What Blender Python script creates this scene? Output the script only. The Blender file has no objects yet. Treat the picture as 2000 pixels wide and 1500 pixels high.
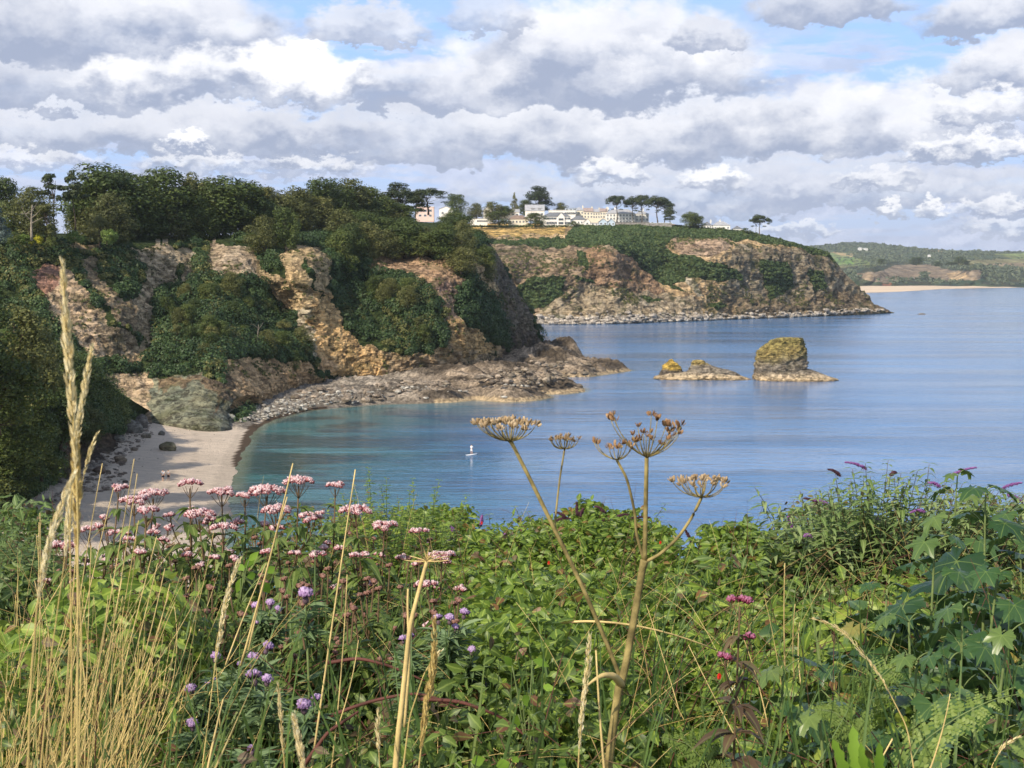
import bpy, math, random
import numpy as np
from mathutils import Vector, Matrix, Quaternion

# ---------------------------------------------------------------- camera, sky, sun, exposure
SC = bpy.context.scene
COL = SC.collection
F = 2778.0                      # focal length in photograph pixels (50 mm on 36 mm)
CAMZ = 32.0
PITCH = math.atan(215.0 / F)
R = math.radians
cam = bpy.data.cameras.new('camera'); cam.lens = 50; cam.sensor_width = 36
cam.clip_start = 0.05; cam.clip_end = 60000
cam.dof.use_dof = True; cam.dof.focus_distance = 4.6; cam.dof.aperture_fstop = 26
camo = bpy.data.objects.new('camera', cam); COL.objects.link(camo)
camo.location = (0, 0, CAMZ); camo.rotation_euler = (R(90) - PITCH, 0, 0)
SC.camera = camo
SC.view_settings.view_transform = 'Standard'; SC.view_settings.look = 'None'
SC.view_settings.gamma = 1.0; SC.view_settings.exposure = 0.36

SUN_EL, SUN_AZ = R(38), R(218)          # azimuth clockwise from +Y: behind the camera, to its left
sdir = Vector((math.sin(SUN_AZ) * math.cos(SUN_EL), math.cos(SUN_AZ) * math.cos(SUN_EL), math.sin(SUN_EL)))
sun = bpy.data.lights.new('sun', 'SUN'); sun.energy = 4.4; sun.angle = R(0.6); sun.color = (1.0, 0.88, 0.70)
suno = bpy.data.objects.new('sun', sun); COL.objects.link(suno)
suno.rotation_euler = sdir.to_track_quat('Z', 'Y').to_euler(); suno.location = (-40, -60, 90)

CP, SP = math.cos(PITCH), math.sin(PITCH)
def P(px, py, Y):
    """world point seen at photograph pixel (px, py) at distance Y north of the camera"""
    px = np.asarray(px, float); py = np.asarray(py, float); Y = np.asarray(Y, float)
    a = (px - 1000) / F; b = (750 - py) / F
    dy = CP + b * SP; dz = -SP + b * CP
    t = Y / dy
    return np.stack(np.broadcast_arrays(a * t, Y, CAMZ + dz * t), -1)
def G(px, py, z=0.0):
    """world point seen at pixel (px, py) on the level z"""
    a = (px - 1000) / F; b = (750 - py) / F
    dy = CP + b * SP; dz = -SP + b * CP
    t = (z - CAMZ) / dz
    return np.array([a * t, dy * t, z])
def V3(a): return Vector((float(a[0]), float(a[1]), float(a[2])))

# ---------------------------------------------------------------- node helpers
class NT:
    def __init__(s, tree):
        s.t = tree; s.n = tree.nodes; s.l = tree.links
    def new(s, typ, **kw):
        n = s.n.new(typ)
        for k, v in kw.items(): setattr(n, k, v)
        return n
    def put(s, sock, v):
        if v is None: return
        if hasattr(v, 'is_output'): s.l.new(v, sock)
        else: sock.default_value = v
    def m(s, op, a, b=None, c=None, clamp=False):
        n = s.n.new('ShaderNodeMath'); n.operation = op; n.use_clamp = clamp
        s.put(n.inputs[0], a); s.put(n.inputs[1], b); s.put(n.inputs[2], c)
        return n.outputs[0]
    def vm(s, op, a, b=None, sc=None):
        n = s.n.new('ShaderNodeVectorMath'); n.operation = op
        s.put(n.inputs[0], a); s.put(n.inputs[1], b)
        if sc is not None: s.put(n.inputs['Scale'], sc)
        return n.outputs[0]
    def mix(s, f, a, b):
        n = s.n.new('ShaderNodeMix'); n.data_type = 'RGBA'
        s.put(n.inputs[0], f)
        for i, v in ((6, a), (7, b)):
            if not hasattr(v, 'is_output'): v = (*v, 1) if len(v) == 3 else v
            s.put(n.inputs[i], v)
        return n.outputs[2]
    def noise(s, vec, scale, detail=4, rough=0.55, dim='3D', dist=0.0, out=0):
        n = s.n.new('ShaderNodeTexNoise'); n.noise_dimensions = dim
        s.put(n.inputs['Vector'], vec)
        n.inputs['Scale'].default_value = scale; n.inputs['Detail'].default_value = detail
        n.inputs['Roughness'].default_value = rough; n.inputs['Distortion'].default_value = dist
        return n.outputs[out]
    def ss(s, v, lo, hi, a=0.0, b=1.0):
        n = s.n.new('ShaderNodeMapRange'); n.interpolation_type = 'SMOOTHSTEP'
        s.put(n.inputs[0], v); s.put(n.inputs[1], lo); s.put(n.inputs[2], hi)
        s.put(n.inputs[3], a); s.put(n.inputs[4], b)
        return n.outputs[0]
    def attr(s, name, out='Fac'):
        n = s.n.new('ShaderNodeAttribute'); n.attribute_name = name
        return n.outputs[out]
    def mapping(s, vec, scale=(1, 1, 1), rot=(0, 0, 0)):
        n = s.n.new('ShaderNodeMapping'); s.put(n.inputs[0], vec)
        n.inputs['Scale'].default_value = scale; n.inputs['Rotation'].default_value = rot
        return n.outputs[0]
    def bump(s, h, strength, dist):
        n = s.n.new('ShaderNodeBump'); n.inputs['Strength'].default_value = strength
        n.inputs['Distance'].default_value = dist; s.put(n.inputs['Height'], h)
        return n.outputs[0]

# ---------------------------------------------------------------- the sky: blue air with banks of cumulus
W = bpy.data.worlds.new('World'); SC.world = W; W.use_nodes = True
W.cycles.sampling_method = 'MANUAL'; W.cycles.sample_map_resolution = 512
k = NT(W.node_tree); k.n.clear()
sky = k.new('ShaderNodeTexSky', sky_type='NISHITA')
sky.sun_disc = False; sky.sun_elevation = SUN_EL; sky.sun_rotation = SUN_AZ
sky.altitude = 30; sky.air_density = 1.0; sky.dust_density = 0.6; sky.ozone_density = 2.0
tc = k.new('ShaderNodeTexCoord').outputs['Generated']
sx = k.new('ShaderNodeSeparateXYZ'); k.put(sx.inputs[0], tc)
dx, dyy, dz = sx.outputs
hor = k.m('SQRT', k.m('ADD', k.m('MULTIPLY', dx, dx), k.m('MULTIPLY', dyy, dyy)))
az = k.m('MULTIPLY', k.m('ARCTAN2', dx, dyy), 27.78)        # azimuth: 1 unit = 100 photograph px
el = k.m('MULTIPLY', k.m('DIVIDE', dz, k.m('MAXIMUM', hor, 1e-3)), 27.78)
cb = k.new('ShaderNodeCombineXYZ'); k.put(cb.inputs[0], az); k.put(cb.inputs[1], el)
uv = cb.outputs[0]
# billows: warp the coordinates with fractal noise, finer towards the horizon
w1 = k.noise(k.mapping(uv, (1, 1.5, 1)), 1.25, 5, 0.62, out=1)
w2 = k.noise(k.mapping(uv, (1, 1.6, 1)), 2.9, 4, 0.62, out=1)
wv1 = k.vm('SUBTRACT', w1, (0.5, 0.5, 0.5)); wv2 = k.vm('SUBTRACT', w2, (0.5, 0.5, 0.5))
w0 = k.noise(k.mapping(uv, (1, 1.6, 1)), 0.55, 2, 0.5, out=1)
wv0 = k.vm('SUBTRACT', w0, (0.5, 0.5, 0.5))
pa = k.vm('ADD', k.vm('ADD', uv, k.vm('SCALE', wv1, sc=1.5)), k.vm('MULTIPLY', wv0, (1.6, 0.7, 0)))
pb = k.vm('ADD', uv, k.vm('SCALE', wv2, sc=0.9))
sa = k.new('ShaderNodeSeparateXYZ'); k.put(sa.inputs[0], pa)
sb = k.new('ShaderNodeSeparateXYZ'); k.put(sb.inputs[0], pb)
# cauliflower relief used to shade every cloud
def vor(vec, sc):
    n = k.new('ShaderNodeTexVoronoi', feature='F1', voronoi_dimensions='2D')
    k.put(n.inputs['Vector'], vec); n.inputs['Scale'].default_value = sc
    n.inputs['Detail'].default_value = 1.5; n.inputs['Roughness'].default_value = 0.45
    return n.outputs['Distance']
def relief(off, sx, sy, sc):
    q = k.vm('ADD', k.vm('ADD', uv, k.vm('SCALE', wv2, sc=0.55)), off)
    q = k.mapping(q, (sx, sy, 1))
    return k.m('ADD', k.m('MULTIPLY', k.noise(q, 0.62, 5, 0.52, '2D'), 1.1), k.m('MULTIPLY', vor(q, sc), -0.26))
lof = k.ss(el, 1.0, 3.2)
def mixf(f, a, b): return k.m('ADD', a, k.m('MULTIPLY', f, k.m('SUBTRACT', b, a)))
b_hi = relief((0, 0, 0), 1, 1.35, .62); b_hi2 = relief((-0.16, 0.30, 0), 1, 1.35, .62)
b_lo = relief((0, 0, 0), 1.9, 3.2, 1.0); b_lo2 = relief((-0.08, 0.10, 0), 1.9, 3.2, 1.0)
bil = k.m('ADD', mixf(lof, b_lo, b_hi), 0.33)
lit = k.m('MULTIPLY_ADD', k.m('SUBTRACT', mixf(lof, b_lo, b_hi), mixf(lof, b_lo2, b_hi2)), 1.7, 0.5)     # light from upper left
lit = k.m('MINIMUM', k.m('MAXIMUM', lit, 0.15), 0.95)
# clear air
blue = k.mix(k.ss(el, -0.2, 4.6), (0.44, 0.53, 0.78), (0.34, 0.54, 0.92))
skyc = k.vm('SCALE', sky.outputs[0], sc=0.13)
colr = k.mix(0.12, blue, skyc)
colr = k.mix(k.ss(el, 6.5, 14), colr, skyc)
HI = (0.98, 0.97, 0.98); LO = (0.32, 0.37, 0.50); MID = (0.66, 0.69, 0.80)
# streaky background banks that fill the lower sky
bk = k.noise(k.mapping(uv, (0.55, 3.2, 1)), 0.8, 5, 0.58, '2D')
bka = k.m('MULTIPLY', k.ss(bk, 0.40, 0.56), k.ss(el, 5.6, 3.6))
bkc = k.mix(k.m('MULTIPLY_ADD', lit, 0.9, -0.05, True), (0.42, 0.48, 0.65), (0.72, 0.75, 0.89))
colr = k.mix(k.m('MULTIPLY', bka, 0.85), colr, bkc)
def cloud(c, px, base, wd, h, bright, dens=1.0, fine=False, dark=None):
    """one cumulus: flat base at pixel row `base`, half width wd, height h"""
    s = sb if fine else sa
    u0 = (px - 1000) / 100.0; v0 = (535 - base) / 100.0; wd /= 100.0; h /= 100.0
    du = k.m('DIVIDE', k.m('SUBTRACT', s.outputs[0], u0), wd)
    dv = k.m('SUBTRACT', s.outputs[1], v0)
    up = k.m('DIVIDE', k.m('MAXIMUM', dv, 0.0), h)
    dn = k.m('DIVIDE', k.m('MINIMUM', dv, 0.0), max(0.16, h * 0.22))
    r2 = k.m('ADD', k.m('MULTIPLY', du, du), k.m('ADD', k.m('MULTIPLY', up, up), k.m('MULTIPLY', dn, dn)))
    a = k.m('MULTIPLY', k.ss(r2, 1.25, 0.56), dens)
    hgt = k.ss(k.m('ADD', dv, k.m('MULTIPLY', k.m('SUBTRACT', bil, 0.5), h * 0.8)), -0.02, h * 0.75)
    li = k.m('ADD', k.m('MULTIPLY', hgt, 0.92), k.m('MULTIPLY_ADD', lit, 0.46, -0.22))
    li = k.m('MULTIPLY', li, bright, clamp=True)
    cc = k.mix(k.m('POWER', li, 0.9), dark or LO, HI)
    return k.mix(a, c, cc)
CL = [ # px, base, half width, height, brightness, density, fine
 (850, 300, 900, 95, .50, .9, 0), (300, 285, 480, 85, .52, .9, 0),
 (1500, 400, 700, 85, .50, .75, 0), (1250, 300, 430, 130, .66, .9, 0),
 (1540, 305, 150, 60, .9, .9, 0), (880, 205, 260, 95, .66, .9, 0),
 (1640, 290, 330, 130, .72, .95, 0), (1180, 175, 300, 190, .74, .97, 0), (1370, 100, 80, 55, .5, .9, 1),
 (90, 205, 330, 110, .40, .95, 0), (260, 110, 330, 150, .66, .97, 0), (10, 110, 180, 130, .42, .9, 0),
 (420, 195, 270, 80, .82, .95, 0), (610, 178, 150, 95, 1.35, .95, 0), (720, 85, 130, 75, .56, .85, 1), (960, 60, 90, 80, .55, .7, 1),
 (1600, 45, 150, 80, .40, .95, 0), (1910, 80, 150, 100, .62, .95, 0), (1930, 195, 140, 95, .66, .97, 0),
 (1870, 318, 150, 45, .98, .9, 1), (1900, 250, 120, 55, .85, .9, 1),
 (385, 293, 45, 30, 1.3, .9, 1), (400, 335, 120, 32, .9, .7, 1), (620, 335, 120, 26, .95, .6, 1),
 (1190, 350, 80, 38, 1.0, .8, 1), (1390, 360, 70, 36, 1.05, .85, 1), (1700, 365, 90, 28, .85, .7, 1),
 (1715, 417, 32, 22, 1.1, .85, 1), (1790, 420, 30, 26, 1.15, .85, 1), (1900, 420, 80, 28, 1.0, .7, 1),
 (1950, 455, 120, 22, .9, .6, 1), (1540, 455, 100, 18, .95, .6, 1), (100, 330, 140, 26, .9, .6, 1)]
for c in CL: colr = cloud(colr, *c)
# the rest of the dome, out of the picture: broken cloud
gd = k.vm('DIVIDE', tc, k.vm('ADD', (0, 0, 0), None) if False else (1, 1, 1))
gen = k.ss(k.noise(k.mapping(tc, (1, 1, 2.4)), 3.0, 6, 0.6), 0.46, 0.60)
genc = k.mix(k.ss(k.noise(tc, 5.0, 4), 0.3, 0.7), (0.62, 0.65, 0.72), (1.05, 1.02, 1.0))
high = k.mix(k.m('MULTIPLY', gen, 0.8), skyc, genc)
inview = k.m('MULTIPLY', k.ss(el, 8.5, 6.2), k.ss(k.m('ABSOLUTE', az), 17, 13))
fin_c = k.mix(inview, high, colr)
bg = k.new('ShaderNodeBackground'); k.put(bg.inputs[0], fin_c); bg.inputs[1].default_value = 1.0
out = k.new('ShaderNodeOutputWorld'); k.l.new(bg.outputs[0], out.inputs[0])

# ---------------------------------------------------------------- generic helpers
rng = np.random.default_rng(7)
def _hash(ix, iy, iz, seed):
    h = (ix.astype(np.int64) * 374761393 + iy.astype(np.int64) * 668265263 + iz.astype(np.int64) * 2147483647 + seed * 974634777) & 0xffffffff
    h = ((h ^ (h >> 13)) * 1274126177) & 0xffffffff
    h = (h ^ (h >> 16)) & 0xffffffff
    return h / 4294967295.0
def vnoise(p, seed=0):
    i = np.floor(p).astype(np.int64); f = p - i; f = f * f * (3 - 2 * f)
    r = 0
    for a in (0, 1):
        for b in (0, 1):
            for c in (0, 1):
                w = (f[..., 0] if a else 1 - f[..., 0]) * (f[..., 1] if b else 1 - f[..., 1]) * (f[..., 2] if c else 1 - f[..., 2])
                r = r + w * _hash(i[..., 0] + a, i[..., 1] + b, i[..., 2] + c, seed)
    return r * 2 - 1
def fbm(p, scale, octs=4, seed=0, gain=0.5, ridge=False):
    q = np.asarray(p, float) / scale; s = 0; a = 1.0; n = 0
    for o in range(octs):
        v = vnoise(q, seed + o)
        if ridge: v = 1 - 2 * np.abs(v)
        s = s + a * v; n += a; a *= gain; q = q * 2.03 + 17.3
    return s / n
def blocks(p, size, seed):
    """random height of the nearest joint block: fractured, stepped rock"""
    q = np.asarray(p, float) / np.array(size); i0 = np.floor(q).astype(np.int64); best = np.full(q.shape[:-1], 1e9); val = np.zeros(q.shape[:-1])
    for a in (-1, 0, 1):
        for b in (-1, 0, 1):
            for c in (-1, 0, 1):
                i = i0 + np.array([a, b, c]); h = [_hash(i[..., 0], i[..., 1], i[..., 2], seed + m_) for m_ in range(4)]
                d = (q[..., 0] - i[..., 0] - h[0]) ** 2 + (q[..., 1] - i[..., 1] - h[1]) ** 2 + (q[..., 2] - i[..., 2] - h[2]) ** 2
                t = d < best; best = np.where(t, d, best); val = np.where(t, h[3], val)
    return val - .5
def inside(px, py, poly):
    r = np.zeros(np.shape(px), bool); n = len(poly)
    for i in range(n):
        x0, y0 = poly[i]; x1, y1 = poly[(i + 1) % n]
        if y0 == y1: continue
        c = ((y0 > py) != (y1 > py)) & (px < (x1 - x0) * (py - y0) / (y1 - y0) + x0)
        r ^= c
    return r
def interp(x, pts):
    a = np.array(pts, float); return np.interp(x, a[:, 0], a[:, 1])
def smooth1(x, pts, wd=8):
    return sum(interp(x + o, pts) for o in np.linspace(-wd, wd, 7)) / 7
def mesh_np(name, V, Fs, mat=None, parent=None, smooth=True, attrs=None, mats=None, midx=None):
    """V (n,3); Fs list of int arrays, each (m, corners); attrs {name: (domain, type, array)}"""
    me = bpy.data.meshes.new(name)
    V = np.ascontiguousarray(V, np.float32)
    Fs = [np.asarray(f, np.int32) for f in Fs if len(f)]
    me.vertices.add(len(V)); me.vertices.foreach_set('co', V.ravel())
    nl = sum(f.size for f in Fs); npol = sum(len(f) for f in Fs)
    me.loops.add(nl); me.polygons.add(npol)
    me.loops.foreach_set('vertex_index', np.concatenate([f.ravel() for f in Fs]))
    tot = np.concatenate([np.full(len(f), f.shape[1], np.int32) for f in Fs])
    st = np.concatenate([[0], np.cumsum(tot)[:-1]]).astype(np.int32)
    me.polygons.foreach_set('loop_start', st); me.polygons.foreach_set('loop_total', tot)
    me.polygons.foreach_set('use_smooth', np.full(npol, smooth))
    if midx is not None: me.polygons.foreach_set('material_index', np.asarray(midx, np.int32))
    for kx, (typ, arr) in (attrs or {}).items():
        at = me.attributes.new(kx, typ, 'POINT')
        arr = np.ascontiguousarray(arr, np.float32)
        at.data.foreach_set('color' if typ == 'FLOAT_COLOR' else 'value', arr.ravel())
    me.update(calc_edges=True)
    for m_ in (mats or ([mat] if mat else [])): me.materials.append(m_)
    o = bpy.data.objects.new(name, me); COL.objects.link(o)
    if parent: o.parent = parent
    return o
class MB:
    """collects pieces, each (V, Fs, rnd), into one mesh object"""
    def __init__(s): s.V = []; s.F = []; s.n = 0; s.r = []; s.g = []
    def add(s, V, Fs, rnd=0.5, grp=0.0):
        V = np.asarray(V, float).reshape(-1, 3)
        for f in Fs:
            f = np.asarray(f, np.int64)
            if len(f): s.F.append(f + s.n)
        s.V.append(V); s.n += len(V)
        s.r.append(np.broadcast_to(np.asarray(rnd, float), (len(V),)).copy())
        s.g.append(np.broadcast_to(np.asarray(grp, float), (len(V),)).copy())
        return s
    def build(s, name, mat, parent=None, smooth=True, loc=None):
        V = np.concatenate(s.V)
        o_ = np.array(loc if loc is not None else (0, 0, 0), float)
        by = {}
        for f in s.F: by.setdefault(f.shape[1], []).append(f)
        o = mesh_np(name, V - o_, [np.concatenate(v) for v in by.values()], mat, parent, smooth,
                    {'rnd': ('FLOAT', np.concatenate(s.r)), 'grp': ('FLOAT', np.concatenate(s.g))})
        if loc is not None: o.location = V3(o_)
        return o
def tag(o, label=None, cat=None, group=None, kind=None):
    if label: o['label'] = label
    if cat: o['category'] = cat
    if group: o['group'] = group
    if kind: o['kind'] = kind
    return o
def empty(name, loc, label, cat, group=None, rz=0.0):
    o = bpy.data.objects.new(name, None); COL.objects.link(o)
    o.location = V3(loc); o.rotation_euler = (0, 0, rz); o.empty_display_size = 0.2
    return tag(o, label, cat, group)
def copy_tree(o, loc=None, rz=None, sc=None, label=None, group=None, parent=None):
    c = o.copy(); COL.objects.link(c); c.parent = parent
    if loc is not None: c.location = V3(loc)
    if rz is not None: c.rotation_euler = (0, 0, rz)
    if sc is not None: c.scale = sc
    if label: c['label'] = label
    if group: c['group'] = group
    for ch in list(o.children): copy_tree(ch, parent=c)
    return c
def tube(path, rad, sides=6, cap=True):
    path = np.asarray(path, float); n = len(path)
    rad = np.broadcast_to(np.asarray(rad, float), (n,))
    d = np.gradient(path, axis=0); d /= np.linalg.norm(d, axis=1, keepdims=True) + 1e-12
    up = np.where(np.abs(d[:, 2:3]) > 0.9, [[1.0, 0, 0]], [[0, 0, 1.0]])
    a = np.cross(d, up); a /= np.linalg.norm(a, axis=1, keepdims=True) + 1e-12
    b = np.cross(d, a)
    th = np.linspace(0, 2 * np.pi, sides, endpoint=False)
    V = path[:, None] + rad[:, None, None] * (np.cos(th)[None, :, None] * a[:, None] + np.sin(th)[None, :, None] * b[:, None])
    V = V.reshape(-1, 3)
    i = np.arange(n - 1)[:, None] * sides; j = np.arange(sides)[None]; j2 = (j + 1) % sides
    Fq = np.stack([i + j, i + j2, i + sides + j2, i + sides + j], -1).reshape(-1, 4)
    Fs = [Fq]
    if cap:
        Fs.append(np.arange(sides)[None, ::-1]); Fs.append((n - 1) * sides + np.arange(sides)[None])
    return V, Fs
def bez(p0, p1, p2, n=10):
    t = np.linspace(0, 1, n)[:, None]
    p0, p1, p2 = map(lambda q: np.asarray(q, float), (p0, p1, p2))
    return (1 - t) ** 2 * p0 + 2 * t * (1 - t) * p1 + t * t * p2
def box(c, s, rz=0.0):
    c = np.asarray(c, float); s = np.asarray(s, float) / 2
    v = np.array([[x, y, z] for x in (-1, 1) for y in (-1, 1) for z in (-1, 1)], float) * s
    ca, sa_ = math.cos(rz), math.sin(rz)
    v = np.stack([v[:, 0] * ca - v[:, 1] * sa_, v[:, 0] * sa_ + v[:, 1] * ca, v[:, 2]], -1) + c
    return v, [np.array([[0, 1, 3, 2], [4, 6, 7, 5], [0, 4, 5, 1], [2, 3, 7, 6], [0, 2, 6, 4], [1, 5, 7, 3]])]
def unit(a): return a / (np.linalg.norm(a, axis=-1, keepdims=True) + 1e-12)
def rvec(n, r=rng): return unit(r.normal(size=(n, 3)))
def cards(C, N, s, r=rng, asp=0.7):
    """small bent leaf sprays: one kinked quad pair each, facing N"""
    n = len(C); N = unit(N)
    t = unit(np.cross(N, rvec(n, r))); b = np.cross(N, t)
    s = np.broadcast_to(s, (n,))[:, None]
    a2 = asp * r.uniform(.6, 1.2, (n, 1))
    v = np.stack([C - t * s, C - b * s * a2 + N * s * .25, C + t * s * r.uniform(.6, 1.1, (n, 1)), C + b * s * a2 + N * s * .2], 1)
    f = np.arange(n)[:, None] * 4 + np.array([[0, 1, 2, 3]])
    return v.reshape(-1, 3), [np.concatenate([f[:, [0, 1, 2]], f[:, [0, 2, 3]]])], np.repeat(r.uniform(size=n), 4)
LEAFPROF = [(0.0, 0.0), (0.18, 0.62), (0.42, 1.0), (0.7, 0.68), (1.0, 0.0)]
def leaves(C, D, U, L, Wd, droop=0.25, fold=0.25, prof=LEAFPROF, r=rng):
    """real leaf blades: C base, D direction, U upward side, L length, Wd half width"""
    n = len(C); D = unit(D); S = unit(np.cross(D, U)); U = np.cross(S, D)
    L = np.broadcast_to(L, (n,))[:, None]; Wd = np.broadcast_to(Wd, (n,))[:, None]
    droop = np.broadcast_to(droop, (n,))[:, None]
    rows = []
    for (t, w) in prof:
        m_ = C + D * L * (t - 0.15 * droop * t * t) - U * L * droop * t * t
        if w == 0: rows.append(m_[:, None])
        else:
            e = U * Wd * w * fold
            rows.append(np.stack([m_ - S * Wd * w + e, m_, m_ + S * Wd * w + e], 1))
    V = np.concatenate(rows, 1); k_ = V.shape[1]
    f3 = [[0, 1, 2], [0, 2, 3]]; f4 = []
    m_ = len(prof) - 2
    for i in range(m_ - 1):
        a = 1 + 3 * i
        f4 += [[a, a + 3, a + 4, a + 1], [a + 1, a + 4, a + 5, a + 2]]
    a = 1 + 3 * (m_ - 1); tip = k_ - 1
    f3 += [[a, tip, a + 1], [a + 1, tip, a + 2]]
    o = np.arange(n)[:, None, None] * k_
    Fs = [(o + np.array(f3)[None]).reshape(-1, 3)]
    if f4: Fs.append((o + np.array(f4)[None]).reshape(-1, 4))
    return V.reshape(-1, 3), Fs, np.repeat(r.uniform(size=n), k_)
def leafg(n, rows=3): return np.tile(np.array([1.0] + [0, 1.0, 0] * rows + [1.0]), n)
def rock_blob(r, sub=3, amp=0.22, seed=0, sq=(1, 1, 1), angular=0.6):
    """angular boulder"""
    n = 8 * sub
    th = np.linspace(0, 2 * np.pi, n, endpoint=False); ph = np.linspace(0, np.pi, n // 2 + 1)[1:-1]
    T, Ph = np.meshgrid(th, ph)
    d = np.stack([np.cos(T) * np.sin(Ph), np.sin(T) * np.sin(Ph), np.cos(Ph)], -1)
    d = np.concatenate([[[0, 0, 1.0]], d.reshape(-1, 3), [[0, 0, -1.0]]])
    rr = np.random.default_rng(seed)
    cut = unit(rr.normal(size=(11, 3))); hh = rr.uniform(.62, .95, 11)
    rad = np.ones(len(d))
    for c_, h_ in zip(cut, hh):
        dt = d @ c_
        rad = np.where(dt > 1e-3, np.minimum(rad, h_ / np.maximum(dt, 1e-3)), rad)
    rad = rad * angular + (1 - angular) * .85 + amp * fbm(d + seed * 3.7, .5, 3, seed)
    V = d * rad[:, None] * r * np.array(sq)
    m_ = len(ph); Fq = []; Ft = []
    i = np.arange(m_ - 1)[:, None] * n + 1; j = np.arange(n)[None]; j2 = (j + 1) % n
    Fq = np.stack([i + j, i + n + j, i + n + j2, i + j2], -1).reshape(-1, 4)
    j = np.arange(n); j2 = (j + 1) % n
    last = len(V) - 1
    Ft = np.concatenate([np.stack([np.zeros(n, int), 1 + j, 1 + j2], -1), np.stack([np.full(n, last), 1 + (m_ - 1) * n + j2, 1 + (m_ - 1) * n + j], -1)])
    return V, [Fq, Ft]

# ---------------------------------------------------------------- materials
MATS = {}
def new_mat(name):
    m_ = bpy.data.materials.new(name); m_.use_nodes = True
    kk = NT(m_.node_tree); kk.n.clear()
    o = kk.new('ShaderNodeOutputMaterial'); MATS[name] = m_
    return m_, kk, o
def princ(kk, o, col, rough=0.8, bump=None, spec=0.3, metal=0.0, trans=0.0, tcol=None):
    b = kk.new('ShaderNodeBsdfPrincipled')
    kk.put(b.inputs['Base Color'], (*col, 1) if isinstance(col, tuple) else col)
    kk.put(b.inputs['Roughness'], rough); kk.put(b.inputs['Specular IOR Level'], spec)
    b.inputs['Metallic'].default_value = metal
    if bump is not None: kk.put(b.inputs['Normal'], bump)
    if trans:
        t = kk.new('ShaderNodeBsdfTranslucent'); kk.put(t.inputs[0], tcol if tcol is not None else col)
        mx = kk.new('ShaderNodeMixShader'); mx.inputs[0].default_value = trans
        kk.l.new(b.outputs[0], mx.inputs[1]); kk.l.new(t.outputs[0], mx.inputs[2]); kk.l.new(mx.outputs[0], o.inputs[0])
    else: kk.l.new(b.outputs[0], o.inputs[0])
    return b
def plain(name, col, rough=0.8, spec=0.3, var=0.12, scale=3.0, metal=0.0):
    m_, kk, o = new_mat(name)
    oc = kk.new('ShaderNodeTexCoord').outputs['Object']
    n = kk.noise(oc, scale, 4)
    c2 = tuple(c * (1 - var * 2) for c in col); c3 = tuple(min(1, c * (1 + var)) for c in col)
    princ(kk, o, kk.mix(kk.ss(n, .3, .7), c2, c3), rough, kk.bump(n, .2, .02), spec, metal)
    return m_
def leafmat(name, dark, mid, light, trans=0.3, patch=2.0, rough=0.55, spec=0.35, tips=None, extra=None):
    """foliage: each leaf (attribute rnd) and each patch of the plant has its own green"""
    m_, kk, o = new_mat(name)
    oc = kk.new('ShaderNodeTexCoord').outputs['Object']
    n = kk.noise(oc, 1.0 / patch, 3, 0.6)
    oi = kk.new('ShaderNodeObjectInfo').outputs['Random']
    v = kk.m('ADD', kk.m('MULTIPLY', kk.attr('rnd'), 0.55), kk.m('MULTIPLY_ADD', n, 0.9, -0.25))
    v = kk.m('ADD', v, kk.m('MULTIPLY_ADD', oi, 0.42, -0.20))
    c = kk.mix(kk.ss(v, 0.05, 0.5), dark, mid)
    c = kk.mix(kk.ss(v, 0.5, 0.98), c, light)
    if tips:
        c = kk.mix(kk.ss(kk.attr('rnd'), 1 - tips[1], 1.0 - tips[1] * .6), c, tips[0])
    c = kk.mix(kk.m('MULTIPLY', kk.ss(kk.attr('grp'), .72, 1.0), .55), c, tuple(min(1, q * 1.35) for q in light))
    tcol = kk.mix(0.5, c, light)
    princ(kk, o, c, rough, None, spec, 0, trans, tcol)
    return m_
leafmat('wood_leaves', (.034, .056, .014), (.078, .112, .024), (.185, .200, .052), .15, 9.0)
leafmat('wood_leaves_olive', (.055, .066, .020), (.110, .122, .034), (.220, .210, .070), .15, 7.0)
leafmat('scrub_leaves', (.020, .044, .016), (.046, .086, .026), (.118, .158, .048), .12, 7.0)
leafmat('pine_needles', (.020, .034, .014), (.046, .066, .024), (.095, .108, .042), .05, 4.0)
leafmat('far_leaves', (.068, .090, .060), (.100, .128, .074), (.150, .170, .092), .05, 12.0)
leafmat('yellow_shrub', (.30, .32, .02), (.50, .48, .03), (.65, .60, .06), .1, 2.0)
leafmat('lime_shrub', (.07, .12, .02), (.13, .20, .04), (.22, .28, .07), .1, 2.0)
leafmat('blue_spruce', (.06, .09, .08), (.10, .14, .13), (.18, .22, .20), .05, 2.0)
plain('bark', (.11, .085, .065), .9, .1, .25, 2.0)
plain('pale_bark', (.30, .26, .21), .9, .1, .2, 2.0)

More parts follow.
